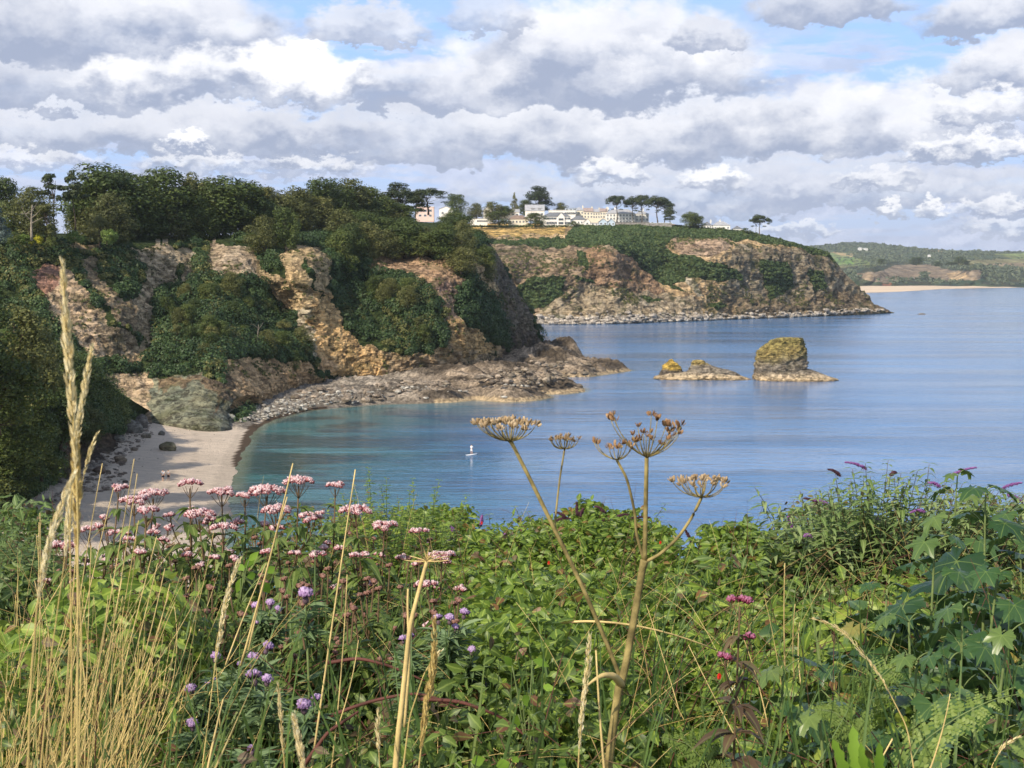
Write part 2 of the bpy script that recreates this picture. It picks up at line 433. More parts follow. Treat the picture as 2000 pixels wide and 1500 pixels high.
def rockmat(name, bumpd=0.5, scale=1.0, strata=(0.5, 0.25, 0)):
    """painted rock colour (attribute col), broken by cracks, beds and lichen; veg attribute = ivy and turf"""
    m_, kk, o = new_mat(name)
    g = kk.new('ShaderNodeNewGeometry').outputs['Position']
    c = kk.attr('col', 'Color')
    n1 = kk.noise(g, .55 * scale, 8, .68)
    beds = kk.noise(kk.mapping(g, (.10 * scale, .10 * scale, .75 * scale), (strata[0], strata[1], 0)), 1.6, 6, .62, dist=.8)
    v = kk.new('ShaderNodeTexVoronoi', feature='DISTANCE_TO_EDGE'); kk.put(v.inputs['Vector'], kk.vm('ADD', kk.mapping(g, (.30 * scale, .30 * scale, .9 * scale), (strata[0], strata[1], 0)), kk.vm('SCALE', kk.noise(g, .5 * scale, 5, .65, out=1), sc=2.4)))
    v.inputs['Scale'].default_value = 1.0; v.inputs['Detail'].default_value = 2
    crack = kk.m('MAXIMUM', kk.ss(v.outputs['Distance'], 0.0, 0.10), kk.ss(kk.noise(g, .4 * scale, 3), .44, .56))
    f = kk.m('ADD', kk.m('MULTIPLY', n1, .5), kk.m('MULTIPLY', beds, .5))
    tone = kk.ss(f, .36, .62, .50, 1.35)
    c2 = kk.vm('SCALE', c, sc=tone)
    c2 = kk.mix(kk.m('MULTIPLY_ADD', crack, -.62, .62), c2, (.07, .055, .045))
    # thin lichen and turf caught on the ledges
    lich = kk.m('MULTIPLY', kk.ss(kk.noise(g, .22 * scale, 7, .68), .52, .60), kk.attr('lich'))
    c2 = kk.mix(kk.m('MULTIPLY', lich, .8), c2, (.062, .072, .028))
    veg = kk.attr('veg')
    gr = kk.mix(kk.ss(kk.noise(g, .8 * scale, 5), .35, .65), (.022, .040, .014), (.060, .080, .026))
    c2 = kk.mix(kk.ss(kk.m('ADD', veg, kk.m('MULTIPLY_ADD', n1, .8, -.4)), .40, .6), c2, gr)
    h = kk.m('ADD', kk.m('ADD', kk.m('MULTIPLY', n1, .8), kk.m('MULTIPLY', beds, 1.3)), kk.m('MULTIPLY', crack, .4))
    princ(kk, o, c2, .95, kk.bump(h, 1.0, bumpd), .12)
    return m_
rockmat('cliff_rock', 1.1, 1.0)
rockmat('far_cliff_rock', 2.4, .45, (-0.55, .3, 0))
rockmat('stack_rock', .5, 1.8, (0.12, .05, 0))
rockmat('stone', .15, 2.5)
rockmat('far_ground', 2.0, .06)
# ---------------------------------------------------------------- terrain sheets traced from the coast
def tps(ctrl):
    c = np.array(ctrl, float); X = c[:, :2] / 100.0; n = len(X)
    d = np.linalg.norm(X[:, None] - X[None], axis=-1)
    K = np.where(d > 0, d * d * np.log(d + 1e-12), 0) + np.eye(n) * 0.01
    A = np.zeros((n + 3, n + 3)); A[:n, :n] = K; A[:n, n] = 1; A[:n, n + 1:] = X; A[n, :n] = 1; A[n + 1:, :n] = X.T
    w = np.linalg.solve(A, np.concatenate([c[:, 2], [0, 0, 0]]))
    def f(px, py):
        px = np.asarray(px, float) / 100; py = np.asarray(py, float) / 100
        r = w[n] + w[n + 1] * px + w[n + 2] * py
        for i in range(n):
            q = np.sqrt((px - X[i, 0]) ** 2 + (py - X[i, 1]) ** 2)
            r = r + w[i] * np.where(q > 0, q * q * np.log(q + 1e-12), 0)
        return r
    return f
def grid_faces(nr, nc):
    i = np.arange(nr - 1)[:, None] * nc; j = np.arange(nc - 1)[None]
    return np.stack([i + j, i + j + 1, i + nc + j + 1, i + nc + j], -1).reshape(-1, 4)
def gnormals(Q):
    du = np.gradient(Q, axis=1); dv = np.gradient(Q, axis=0)
    return unit(np.cross(du, dv))
def paint(px, py, base, zones, jit=7.0, seed=3):
    """zones [(polygon, colour)]: real changes of rock, edges frayed"""
    q = np.stack([px / 18.0, py / 18.0, px * 0], -1)
    jx = fbm(q, 1, 4, seed) * jit * 2.5; jy = fbm(q + 40, 1, 4, seed) * jit * 2.5
    col = np.array(base, float)
    for poly, c in zones:
        m_ = inside(px + jx, py + jy, poly); col[m_] = np.array(c)
    return col, jx, jy
def sheet(name, mat, px0, px1, step, base, top, ctrl, rstep, amp, sc, basecol, zones, vegdef, rocks, vegs, back, lich=0.6, shiftseed=0, rockjit=7.0):
    pxs = np.arange(px0, px1 + step, step)
    yb = smooth1(pxs, base, 3); yt = smooth1(pxs, top, 3)
    nr = int(np.max(yb - yt) / rstep)
    t = np.linspace(0, 1, nr)[:, None]
    PY = yb[None] + (yt - yb)[None] * t; PX = np.broadcast_to(pxs[None], PY.shape)
    f = tps(ctrl); Y = f(PX, PY)
    Q = P(PX, PY, Y)
    N = gnormals(Q); N = np.where((N[..., 1:2] > 0), -N, N)
    # buttresses, gullies and beds
    big = fbm(Q * [1, 1, .35], sc * 3.2, 3, 11 + shiftseed, ridge=True)
    mid = fbm(Q * [1, 1, .6], sc, 4, 23 + shiftseed, ridge=True)
    fin = fbm(Q, sc * .25, 3, 37 + shiftseed)
    bed = (Q @ np.array([.35, .25, .9])) / (sc * .28) + 2.0 * fbm(Q, sc * 1.5, 2, 51)
    bed = np.abs((bed % 1.0) - .5) * 2
    edge = np.clip(np.minimum(t * 8, (1 - t) * 8), 0.15, 1)
    fi2 = fbm(Q * [1, 1, 1.6], sc * .09, 2, 41 + shiftseed, ridge=True)
    d = (big * 1.0 + mid * .62 + fin * .42 + fi2 * .13 + (bed - .5) * .22) * amp * edge
    Mr = np.array([[.92, 0, -.38], [0, 1, 0], [.38, 0, .92]]); Qw = (Q + fbm(Q, sc * .3, 2, 61)[..., None] * sc * .06) @ Mr; k0 = sc / 11
    bk = blocks(Qw, (5.5 * k0, 5.5 * k0, 2.6 * k0), 5 + shiftseed) * 1.5 + blocks(Qw, (2.4 * k0, 2.4 * k0, 1.0 * k0), 9 + shiftseed) * .8 + blocks(Qw, (1.0 * k0, 1.0 * k0, .5 * k0), 13 + shiftseed) * .32
    d = d + bk * .75 * k0 * np.clip(edge * 1.3, 0, 1)
    vm = np.full(PX.shape, float(vegdef))
    col, jx, jy = paint(PX, PY, np.broadcast_to(np.array(basecol), PX.shape + (3,)).copy(), zones, rockjit)
    for poly in rocks: vm[inside(PX + jx * .8, PY + jy * .8, poly)] = 0.0
    for poly in vegs: vm[inside(PX + jx * .8, PY + jy * .8, poly)] = 1.0
    Q = Q + N * d[..., None] * np.array([.6, 1, .35])
    n1 = fbm(Q, sc * .9, 4, 71)[..., None]
    n2 = fbm(Q * [1, 1, 2], sc * .5, 4, 77)[..., None]
    col = col * (1 + .14 * np.clip(bk, -1, 1)[..., None]) * (1 + .32 * n1) + np.array([.05, .02, -.01]) * n2
    col = np.clip(col * np.array([1.03, 1.0, .89]), .02, .9)
    foot = Q[0].copy(); foot[:, 2] -= 5; foot[:, 1] += .5; Q0 = np.concatenate([foot[None], Q], 0)
    rows = [Q0]; B = back
    last = Q[-1]
    for kq in range(1, B['n'] + 1):
        u = kq / B['n']; s_ = np.interp(pxs, B['px'], B['drop'])[:, None]
        q = last.copy(); q[:, 1] += B['dy'] * u * np.interp(pxs, B['px'], B.get('dys', [1] * len(B['px'])))
        q[:, 0] = last[:, 0] * (1 + (q[:, 1] - last[:, 1]) / last[:, 1] * (1 - 1.2 * s_[:, 0])) - s_[:, 0] * 6 * u
        q[:, 2] = (last[:, 2] + B['rise'] * (u ** .5 if B['rise'] > 0 else u)) * (1 - s_[:, 0]) + (last[:, 2] * (1 - u) - 3 * u) * s_[:, 0]
        rows.append(q[None])
    A = np.concatenate(rows, 0); nrr, nc = A.shape[:2]
    ext = nrr - nr - 1
    colA = np.concatenate([col[:1], col] + [col[-1:]] * ext, 0); vA = np.concatenate([vm[:1], vm] + [vm[-1:]] * ext, 0)
    c4 = np.concatenate([colA, np.ones(colA.shape[:2] + (1,))], -1)
    o = mesh_np(name, A.reshape(-1, 3), [grid_faces(nrr, nc)], MATS[mat], None, True,
                {'col': ('FLOAT_COLOR', c4.reshape(-1, 4)), 'veg': ('FLOAT', vA.ravel()), 'lich': ('FLOAT', np.full(vA.size, lich))})
    return o, dict(px=PX, py=PY, pos=Q, nor=gnormals(Q), veg=vm, pxs=pxs, yb=yb, yt=yt, nr=nr, full=A)
def surf(S, px, py):
    """point of a sheet seen at pixel (px, py)"""
    j = np.clip(np.round((np.asarray(px, float) - S['pxs'][0]) / (S['pxs'][1] - S['pxs'][0])).astype(int), 0, len(S['pxs']) - 1)
    t = (S['yb'][j] - py) / (S['yb'][j] - S['yt'][j])
    i = np.clip(np.round(t * (S['nr'] - 1)).astype(int), 0, S['nr'] - 1)
    return S['pos'][i, j]
def bushes(S, name, mat, count, rad, card, per, mask=None, label=None, seed=5, kind='stuff', squash=.8, lift=.3, thr=.5):
    """wind-clipped scrub: bushes of many small sprays growing out of the sheet"""
    r = np.random.default_rng(seed)
    m_ = S['veg'] > thr
    if mask is not None: m_ &= mask(S['px'], S['py'])
    # sample by true area
    du = np.linalg.norm(np.gradient(S['pos'], axis=1), axis=-1); dv = np.linalg.norm(np.gradient(S['pos'], axis=0), axis=-1)
    bl = m_.astype(float)
    for _ in range(8): bl = (bl + np.roll(bl, 1, 0) + np.roll(bl, -1, 0) + np.roll(bl, 1, 1) + np.roll(bl, -1, 1)) / 5
    w = (du * dv * m_ * np.clip((bl - .5) * 3 + .15, 0.02, 1)).ravel(); w /= w.sum()
    idx = r.choice(w.size, count, p=w)
    C = S['pos'].reshape(-1, 3)[idx]; N = S['nor'].reshape(-1, 3)[idx]
    N = np.where(N[:, 1:2] > 0, -N, N)
    up = unit(N * .5 + np.array([0, -.15, .8]))
    bl = m_.astype(float)
    for _ in range(14): bl = (bl + np.roll(bl, 2, 0) + np.roll(bl, -2, 0) + np.roll(bl, 2, 1) + np.roll(bl, -2, 1)) / 5
    inn = np.clip((bl.ravel()[idx] - .5) * 2.2, 0, 1)
    rr = (rad[0] + (rad[1] - rad[0]) * r.uniform(0, 1, count) * (.25 + .75 * inn)) * (0.85 + .3 * (fbm(C, 14, 2, 9) > 0))
    d = rvec(count * per, r).reshape(count, per, 3)
    dt = np.sum(d * up[:, None], -1, keepdims=True)
    d = np.where(dt < -.15, d - 2 * dt * up[:, None], d)
    lob = 1 + .28 * fbm(d.reshape(-1, 3) + np.repeat(C, per, 0) * .7, .55, 2, 31).reshape(count, per)
    q = C[:, None] + up[:, None] * (rr * lift)[:, None, None] + d * (rr[:, None] * lob * r.uniform(.82, 1.05, (count, per)))[..., None] * np.array([1, 1, squash])
    q = q.reshape(-1, 3); nn = unit(d.reshape(-1, 3) + rvec(len(q), r) * .55)
    V, Fs, rn = cards(q, nn, r.uniform(card[0], card[1], len(q)), r)
    tone = np.repeat(np.clip(r.normal(0, .16, count), -.35, .35), per)
    rn = np.clip(rn * .8 + np.repeat(tone, 4) + .1, 0, 1)
    o = mesh_np(name, V, Fs, MATS[mat], None, True, {'rnd': ('FLOAT', rn)})
    return tag(o, label, None, None, kind)

# ---- the near headland: wooded rim over tawny slumped cliffs
TAN = (.54, .395, .25); ORG = (.64, .44, .24); GRY = (.42, .36, .28); PNK = (.62, .47, .345); PAL = (.50, .44, .36); PUR = (.26, .17, .145); DRK = (.15, .115, .09); GRN = (.22, .23, .18)
h1_top = [(-320, 452), (0, 462), (100, 470), (200, 476), (260, 480), (400, 476), (500, 470), (600, 455), (700, 446), (800, 442), (860, 444), (900, 450), (935, 462), (958, 478), (985, 518), (1005, 555), (1040, 612), (1056, 655), (1064, 692)]
h1_base = [(-320, 820), (0, 790), (200, 800), (300, 826), (460, 838), (500, 808), (600, 775), (750, 766), (900, 748), (1000, 738), (1064, 716)]
h1_ctrl = [(-320, 452, 330), (-320, 820, 250), (0, 470, 345), (0, 620, 315), (0, 790, 280), (50, 530, 335), (100, 470, 352), (200, 690, 318), (200, 480, 372), (200, 800, 298), (240, 620, 338), (330, 480, 395),
           (300, 650, 352), (300, 826, 292), (330, 560, 384), (400, 640, 354), (400, 740, 318), (460, 838, 292), (480, 770, 330), (440, 490, 405), (500, 808, 330), (540, 490, 412), (600, 495, 404),
           (600, 600, 392), (600, 775, 376), (560, 600, 402), (620, 530, 398), (560, 720, 368), (450, 600, 374), (450, 700, 345), (660, 560, 420), (730, 510, 438), (760, 600, 418), (760, 690, 404),
           (750, 766, 398), (850, 520, 440), (870, 600, 424), (900, 640, 424), (900, 748, 424), (930, 500, 462), (950, 600, 458), (1000, 560, 505), (1050, 690, 520), (1020, 640, 500), (970, 690, 462),
           (1000, 738, 462), (1064, 716, 525), (700, 442, 490), (800, 434, 510), (900, 432, 520), (940, 445, 510), (600, 455, 450), (400, 476, 415)]
h1_rock = [
 [(42, 532), (110, 523), (150, 556), (182, 600), (205, 640), (212, 692), (180, 702), (140, 672), (100, 622), (70, 572)],
 [(128, 478), (190, 480), (190, 494), (130, 492)], [(148, 505), (186, 505), (200, 555), (238, 590), (244, 625), (226, 645), (195, 592), (160, 542)],
 [(196, 640), (236, 650), (270, 700), (262, 726), (206, 712)], [(225, 590), (262, 585), (285, 640), (268, 665), (236, 640)], [(262, 640), (300, 645), (296, 690), (262, 700)],
 [(258, 484), (362, 482), (386, 500), (388, 552), (335, 566), (290, 572), (284, 640), (262, 600), (268, 530), (255, 510)],
 [(412, 480), (505, 488), (505, 542), (430, 546), (400, 522)],
 [(505, 500), (560, 484), (625, 484), (632, 530), (628, 575), (652, 612), (668, 655), (700, 680), (760, 690), (830, 695), (872, 672), (872, 640), (852, 600), (834, 560), (722, 542), (720, 508), (800, 503), (882, 514), (898, 560), (884, 600), (902, 632), (968, 680), (1064, 700), (1064, 760), (740, 800), (640, 760), (612, 720), (576, 660), (545, 605), (530, 560), (500, 545)],
 [(936, 486), (968, 474), (990, 530), (1006, 562), (1042, 618), (1064, 694), (1020, 700), (985, 680), (990, 640), (962, 590), (930, 560), (905, 520)],
 [(428, 712), (480, 704), (592, 712), (640, 760), (600, 800), (430, 800)],
 [(292, 748), (340, 736), (400, 738), (440, 760), (470, 815), (470, 850), (280, 850)], [(200, 730), (290, 735), (300, 800), (300, 850), (190, 850)]]
h1_veg = [[(500, 488), (556, 488), (556, 540), (522, 542)], [(652, 566), (720, 534), (800, 545), (838, 562), (836, 600), (860, 622), (873, 660), (850, 686), (810, 692), (742, 664), (690, 672), (665, 642)],
 [(590, 500), (600, 560), (620, 590), (608, 560), (600, 510)], [(888, 560), (912, 545), (962, 592), (992, 642), (986, 684), (940, 662), (900, 632), (882, 600)], [(340, 520), (360, 520), (352, 560), (336, 545)],
 [(560, 600), (590, 610), (585, 640), (560, 625)], [(620, 726), (700, 740), (690, 750), (640, 745)]]
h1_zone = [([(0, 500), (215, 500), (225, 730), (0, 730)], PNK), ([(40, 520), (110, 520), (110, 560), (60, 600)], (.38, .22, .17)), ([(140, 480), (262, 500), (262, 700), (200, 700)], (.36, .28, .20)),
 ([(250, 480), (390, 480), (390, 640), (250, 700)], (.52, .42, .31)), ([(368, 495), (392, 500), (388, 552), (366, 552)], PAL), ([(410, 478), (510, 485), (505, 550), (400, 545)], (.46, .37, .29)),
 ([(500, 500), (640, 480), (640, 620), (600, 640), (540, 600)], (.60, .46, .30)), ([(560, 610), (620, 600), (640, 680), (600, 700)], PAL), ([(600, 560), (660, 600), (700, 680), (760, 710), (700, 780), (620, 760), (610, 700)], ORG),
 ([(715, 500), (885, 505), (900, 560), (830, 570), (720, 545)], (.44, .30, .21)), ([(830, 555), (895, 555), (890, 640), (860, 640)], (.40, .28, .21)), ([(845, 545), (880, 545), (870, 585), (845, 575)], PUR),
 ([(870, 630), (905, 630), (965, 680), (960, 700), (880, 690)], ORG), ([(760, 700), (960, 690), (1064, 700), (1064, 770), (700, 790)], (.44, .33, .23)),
 ([(925, 470), (970, 470), (1064, 640), (1064, 705), (1000, 700)], (.20, .165, .135)), ([(960, 660), (1064, 640), (1064, 700), (980, 705)], (.15, .12, .105)),  # nose rock darkened: shade on its right-facing side put into the colour
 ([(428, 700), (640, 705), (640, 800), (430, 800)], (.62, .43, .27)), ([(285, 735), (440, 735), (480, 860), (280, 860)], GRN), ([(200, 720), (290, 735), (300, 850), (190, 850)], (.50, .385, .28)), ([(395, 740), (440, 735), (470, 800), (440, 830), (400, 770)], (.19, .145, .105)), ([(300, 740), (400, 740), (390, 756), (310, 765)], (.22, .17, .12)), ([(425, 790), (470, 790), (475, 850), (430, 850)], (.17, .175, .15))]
BK1 = dict(n=14, dy=260, rise=7.5, px=[-320, 900, 985, 1064], drop=[0, 0, .9, 1.0], dys=[1, 1, .25, .2])
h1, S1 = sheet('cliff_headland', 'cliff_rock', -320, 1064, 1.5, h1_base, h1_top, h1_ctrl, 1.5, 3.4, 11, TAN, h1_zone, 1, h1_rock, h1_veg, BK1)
tag(h1, kind='structure')

# ---- the far headland below the village
h2_top = [(840, 437), (1110, 437), (1300, 437), (1400, 447), (1450, 451), (1500, 461), (1560, 477), (1615, 491), (1650, 533), (1690, 578), (1702, 596), (1745, 611)]
h2_base = [(840, 640), (1040, 638), (1200, 637), (1400, 629), (1560, 623), (1745, 614)]
h2_ctrl = [(840, 632, 890), (1040, 633, 905), (1200, 632, 912), (1400, 625, 985), (1560, 619, 1055), (1745, 612, 1168), (1700, 614, 1130), (840, 478, 955), (1000, 478, 965), (1100, 480, 980), (1200, 455, 1010),
           (1300, 462, 1045), (1400, 466, 1050), (1500, 470, 1085), (1600, 495, 1125), (1650, 540, 1145), (1700, 597, 1160), (1000, 560, 925), (1150, 550, 940), (1220, 520, 962), (1290, 520, 1005), (1350, 570, 985),
           (1450, 550, 1035), (1550, 560, 1080), (1620, 580, 1110), (840, 437, 1110), (1000, 437, 1110), (1110, 437, 1110), (1000, 465, 1010), (1200, 438, 1100), (1300, 437, 1110), (1400, 447, 1100), (1500, 461, 1105)]
h2_veg = [[(840, 466), (960, 469), (1040, 473), (1106, 471), (1112, 450), (1130, 436), (1500, 440), (1560, 474), (1625, 486), (1648, 520), (1600, 500), (1540, 486), (1460, 470), (1320, 468), (1296, 480), (1345, 515), (1335, 552), (1300, 560), (1240, 512), (1196, 482), (1130, 486), (1060, 492), (960, 480), (840, 480)],
 [(1012, 560), (1040, 541), (1100, 540), (1100, 570), (1070, 596), (1040, 603), (1008, 592)], [(1125, 495), (1147, 500), (1147, 532), (1125, 520)], [(1250, 520), (1300, 545), (1345, 575), (1280, 548)],
 [(1310, 500), (1335, 500), (1430, 522), (1445, 545), (1400, 552), (1330, 535)], [(1480, 508), (1535, 508), (1548, 560), (1500, 592), (1488, 550)], [(1565, 528), (1600, 528), (1612, 560), (1582, 572)],
 [(1110, 540), (1150, 548), (1160, 560), (1120, 552)], [(1240, 575), (1300, 590), (1260, 590)], [(1380, 590), (1420, 595), (1400, 610)]]
h2_rock = [[(1180, 452), (1215, 448), (1248, 458), (1252, 495), (1215, 480), (1190, 475)], [(1330, 462), (1420, 458), (1410, 480), (1350, 512), (1300, 500)]]
h2_field = [(840, 437.5), (1108, 437.5), (1100, 452), (1104, 466), (1040, 465), (840, 456)]
h2_zone = [([(840, 470), (1150, 480), (1180, 640), (840, 640)], (.33, .25, .185)), ([(1150, 480), (1260, 500), (1300, 580), (1200, 600), (1130, 540)], (.37, .245, .165)), ([(1170, 445), (1260, 450), (1260, 500), (1180, 490)], (.36, .28, .20)),
 ([(1120, 560), (1350, 580), (1380, 625), (1020, 630)], (.40, .33, .25)), ([(1300, 460), (1430, 455), (1420, 490), (1340, 515)], (.42, .31, .24)), ([(1320, 535), (1345, 535), (1375, 575), (1365, 580)], PAL),
 ([(1430, 480), (1640, 500), (1700, 600), (1640, 620), (1420, 625)], (.30, .25, .19)), ([(1400, 580), (1560, 590), (1640, 560), (1750, 620), (1400, 630)], (.25, .195, .14)),
 ([(1020, 615), (1180, 618), (1400, 612), (1420, 640), (1000, 645)], (.42, .38, .33)), ([(840, 437), (1108, 437), (1100, 452), (1104, 466), (1040, 465), (840, 456)], (.68, .47, .19))]
BK2 = dict(n=8, dy=420, rise=2, px=[840, 1420, 1560, 1745], drop=[0, 0, 1, 1], dys=[1, 1, .3, .15])
h2, S2 = sheet('village_headland', 'far_cliff_rock', 840, 1745, 1.6, h2_base, h2_top, h2_ctrl, 1.3, 6.0, 26, TAN, h2_zone, 0, h2_rock, h2_veg, BK2, lich=.9, shiftseed=100, rockjit=3.5)
tag(h2, kind='structure')

# ---- the steep wooded bank at the left of the beach
nb_top = [(-700, 470), (-300, 545), (-100, 590), (0, 640), (60, 672), (110, 690), (170, 712), (215, 755), (250, 805), (266, 838)]
nb_base = [(-700, 1200), (-200, 1085), (0, 1012), (60, 975), (180, 918), (230, 884), (266, 852)]
nb_ctrl = [(-700, 470, 150), (-700, 1200, 130), (-200, 570, 190), (-200, 1085, 158), (0, 640, 212), (0, 1012, 178), (60, 672, 224), (60, 975, 190), (110, 690, 236), (180, 918, 222), (215, 755, 262), (230, 884, 244), (266, 838, 286), (266, 852, 280), (0, 830, 190), (120, 820, 224), (-300, 800, 160)]
nb_zone = [([(120, 850), (280, 850), (280, 960), (60, 1000), (100, 930)], (.13, .095, .075))]
nb, S3 = sheet('wooded_bank', 'cliff_rock', -700, 266, 3, nb_base, nb_top, nb_ctrl, 3, 2.2, 8, DRK, nb_zone, 1, [[(128, 850), (270, 850), (270, 940), (60, 1010), (110, 950)]], [], dict(n=6, dy=60, rise=4, px=[-700, 266], drop=[0, 1]), shiftseed=50)
tag(nb, kind='structure')

# ---- hills and fields across the bay
far_top = [(1480, 483), (1560, 481), (1600, 479), (1635, 477), (1648, 472.5), (1700, 474), (1730, 478), (1790, 484), (1830, 488), (1900, 490), (1960, 491), (2000, 491), (2300, 488), (2600, 486)]
far_base = [(1480, 560.5), (2600, 560.5)]
far_ctrl = [(x, y, d) for x in (1480, 1700, 1900, 2100, 2600) for y, d in ((562, 3420), (530, 3490), (519, 3600), (508, 4300), (494, 5200), (480, 6000))]
fz = [([(1400, 470), (2700, 470), (2700, 560), (1400, 560)], (.075, .105, .060)), ([(1480, 495), (1640, 495), (1700, 513), (1700, 525), (1480, 525)], (.16, .21, .085)), ([(1615, 493), (1660, 495), (1683, 503), (1650, 500)], (.42, .34, .20)),
 ([(1630, 503), (1670, 505), (1665, 515), (1632, 515)], (.15, .26, .08)), ([(1640, 519), (1740, 517), (1740, 528), (1640, 528)], (.17, .17, .09)), ([(1940, 497), (2100, 492), (2600, 490), (2600, 508), (1980, 507)], (.20, .25, .10)),
 ([(1880, 508), (2600, 500), (2600, 533), (1900, 528), (1840, 520)], (.23, .22, .12)), ([(1900, 519), (1960, 515), (2600, 513), (2600, 518), (1960, 521)], (.30, .24, .17)), ([(1800, 486), (1850, 490), (1848, 494), (1810, 491)], (.36, .28, .18)),
 ([(1640, 523), (1740, 514), (1760, 509), (1820, 511), (1880, 521), (1960, 528), (2600, 532), (2600, 562), (1640, 562)], (.045, .060, .035)),
 ([(1670, 534), (1720, 530), (1745, 518), (1820, 517), (1860, 527), (1915, 530), (1912, 548), (1880, 549), (1800, 546), (1740, 553), (1690, 548)], (.24, .19, .145)),
 ([(1850, 532), (1880, 530), (1895, 545), (1860, 548)], (.42, .31, .2)), ([(1724, 554), (1743, 553), (1740, 558), (1722, 558)], (.32, .14, .09))]
hills, S4 = sheet('hills', 'far_ground', 1480, 2600, 2.5, far_base, far_top, far_ctrl, 1.0, 5.0, 90, (.06, .09, .04), fz, 0, [], [[(1650, 528), (1670, 525), (1680, 560), (1650, 560)], [(1795, 532), (1812, 530), (1815, 545), (1800, 546)]],
                  dict(n=3, dy=2500, rise=-60, px=[1480, 2600], drop=[0, 0]), lich=0, shiftseed=200, rockjit=1.2)
tag(hills, kind='structure')

# ---- foreshore: sand, shingle and reef as one height field
wl = [G(*p) for p in [(432, 1060), (446, 1005), (452, 960), (460, 930), (468, 905), (476, 880), (492, 850), (508, 833), (540, 818), (600, 802), (660, 796), (740, 790), (820, 788), (880, 786), (930, 781), (985, 786), (1040, 783), (1075, 776), (1060, 770), (1100, 770), (1142, 765),
      (1138, 758), (1090, 752), (1050, 748), (1075, 744), (1105, 736), (1150, 736), (1185, 731), (1232, 724), (1210, 718), (1165, 720), (1140, 714), (1118, 702), (1085, 696)]]
wl = [(-24, 120, 0), (-28, 150, 0)] + [tuple(p) for p in wl] + [(10, 560, 0), (4, 620, 0)]
wl[0:0] = [(230, 62, 0), (60, 75, 0), (-8, 95, 0)]
WL = np.array(wl)[:, :2]
land = [tuple(p) for p in WL] + [(-500, 640), (-500, -60), (230, -60)]
def shore_dist(x, y):
    d = np.full(np.shape(x), 1e9)
    for i in range(len(WL) - 1):
        a, b = WL[i], WL[i + 1]; ab = b - a; L2 = ab @ ab
        t = np.clip(((x - a[0]) * ab[0] + (y - a[1]) * ab[1]) / L2, 0, 1)
        d = np.minimum(d, np.hypot(x - a[0] - t * ab[0], y - a[1] - t * ab[1]))
    return np.where(inside(x, y, land), d, -d)
def toPix(x, y, z):
    fy = y * CP - (z - CAMZ) * SP; uy = y * SP + (z - CAMZ) * CP
    return 1000 + F * x / fy, 750 - F * uy / fy
xs = np.arange(-130, 52, .62); ys = np.concatenate([np.arange(90, 180, 1.6), np.arange(180, 400, .62), np.arange(400, 600, 1.0)])
X, Yg = np.meshgrid(xs, ys)
sd = shore_dist(X, Yg)
q3 = np.stack([X, Yg, X * 0], -1)
sd2 = sd + 1.0 * fbm(q3, 6, 3, 5)
ppx, ppy = toPix(X, Yg, 1.0 + X * 0)
jx = fbm(q3, 9, 4, 8) * 26; jy = fbm(q3 + 90, 9, 4, 8) * 20
sandm = inside(ppx + jx, ppy + jy, [(-400, 1300), (-200, 1040), (60, 975), (200, 925), (215, 850), (300, 818), (350, 822), (465, 830), (530, 812), (600, 800), (500, 850), (470, 910), (450, 1300)])
reef = np.clip((ppx - 720) / 160, 0, 1) * 1.0
rocky = np.where(sandm, 0.0, 1.0)
for _ in range(3): rocky = (rocky + np.roll(rocky, 1, 0) + np.roll(rocky, -1, 0) + np.roll(rocky, 1, 1) + np.roll(rocky, -1, 1)) / 5
prof = np.where(sd2 > 0, np.minimum(sd2 * .064, 2.0 + sd2 * .02), sd2 * .12)
z = prof + .05 * fbm(q3, 4, 3, 2)
lump = fbm(q3, 2.6, 4, 14, ridge=True) * .62 + .30 + fbm(q3, .8, 2, 19) * .16
ridge = fbm(q3 @ np.array([[.9, .45, 0], [-.45, .9, 0], [0, 0, 1]]) * [.35, 1.3, 1], 7, 4, 27, ridge=True)
z += rocky * np.clip(sd + .3, 0, 4) / 4 * (lump * (1 - reef * .5) + reef * (ridge * 2.3 + .9 + .5 * fbm(q3, 1.6, 3, 33, ridge=True)))
stq = (X * .55 + Yg * .83) / 5.2 + .7 * fbm(q3, 11, 3, 44); stq = stq % 1.0
rgh = np.clip((ppx - 560) / 200, 0, 1) * rocky * np.clip(sd / 3, 0, 1)
z += rgh * (stq ** 2.2 * 1.5 - .3) * np.clip(.6 + 1.6 * fbm(q3, 9, 2, 46), .1, 1.6)
hump = [(1100, 700, 5.6, 9, 12), (1062, 712, 3.6, 11, 12), (1150, 724, 1.7, 7, 4), (1205, 722, 1.5, 5, 3), (1000, 735, 2.4, 14, 12), (920, 745, 2.0, 13, 12), (1070, 765, .9, 8, 4)]
for (hx, hy, hh, rx, ry) in hump:
    c_ = G(hx, hy + 6, 1.0)
    z += hh * np.exp(-((X - c_[0]) / rx) ** 2 - ((Yg - c_[1]) / ry) ** 2) * (1 + .35 * ridge) * (sd > 0)
z = np.where(sd < -1, np.minimum(z, -.25), z)
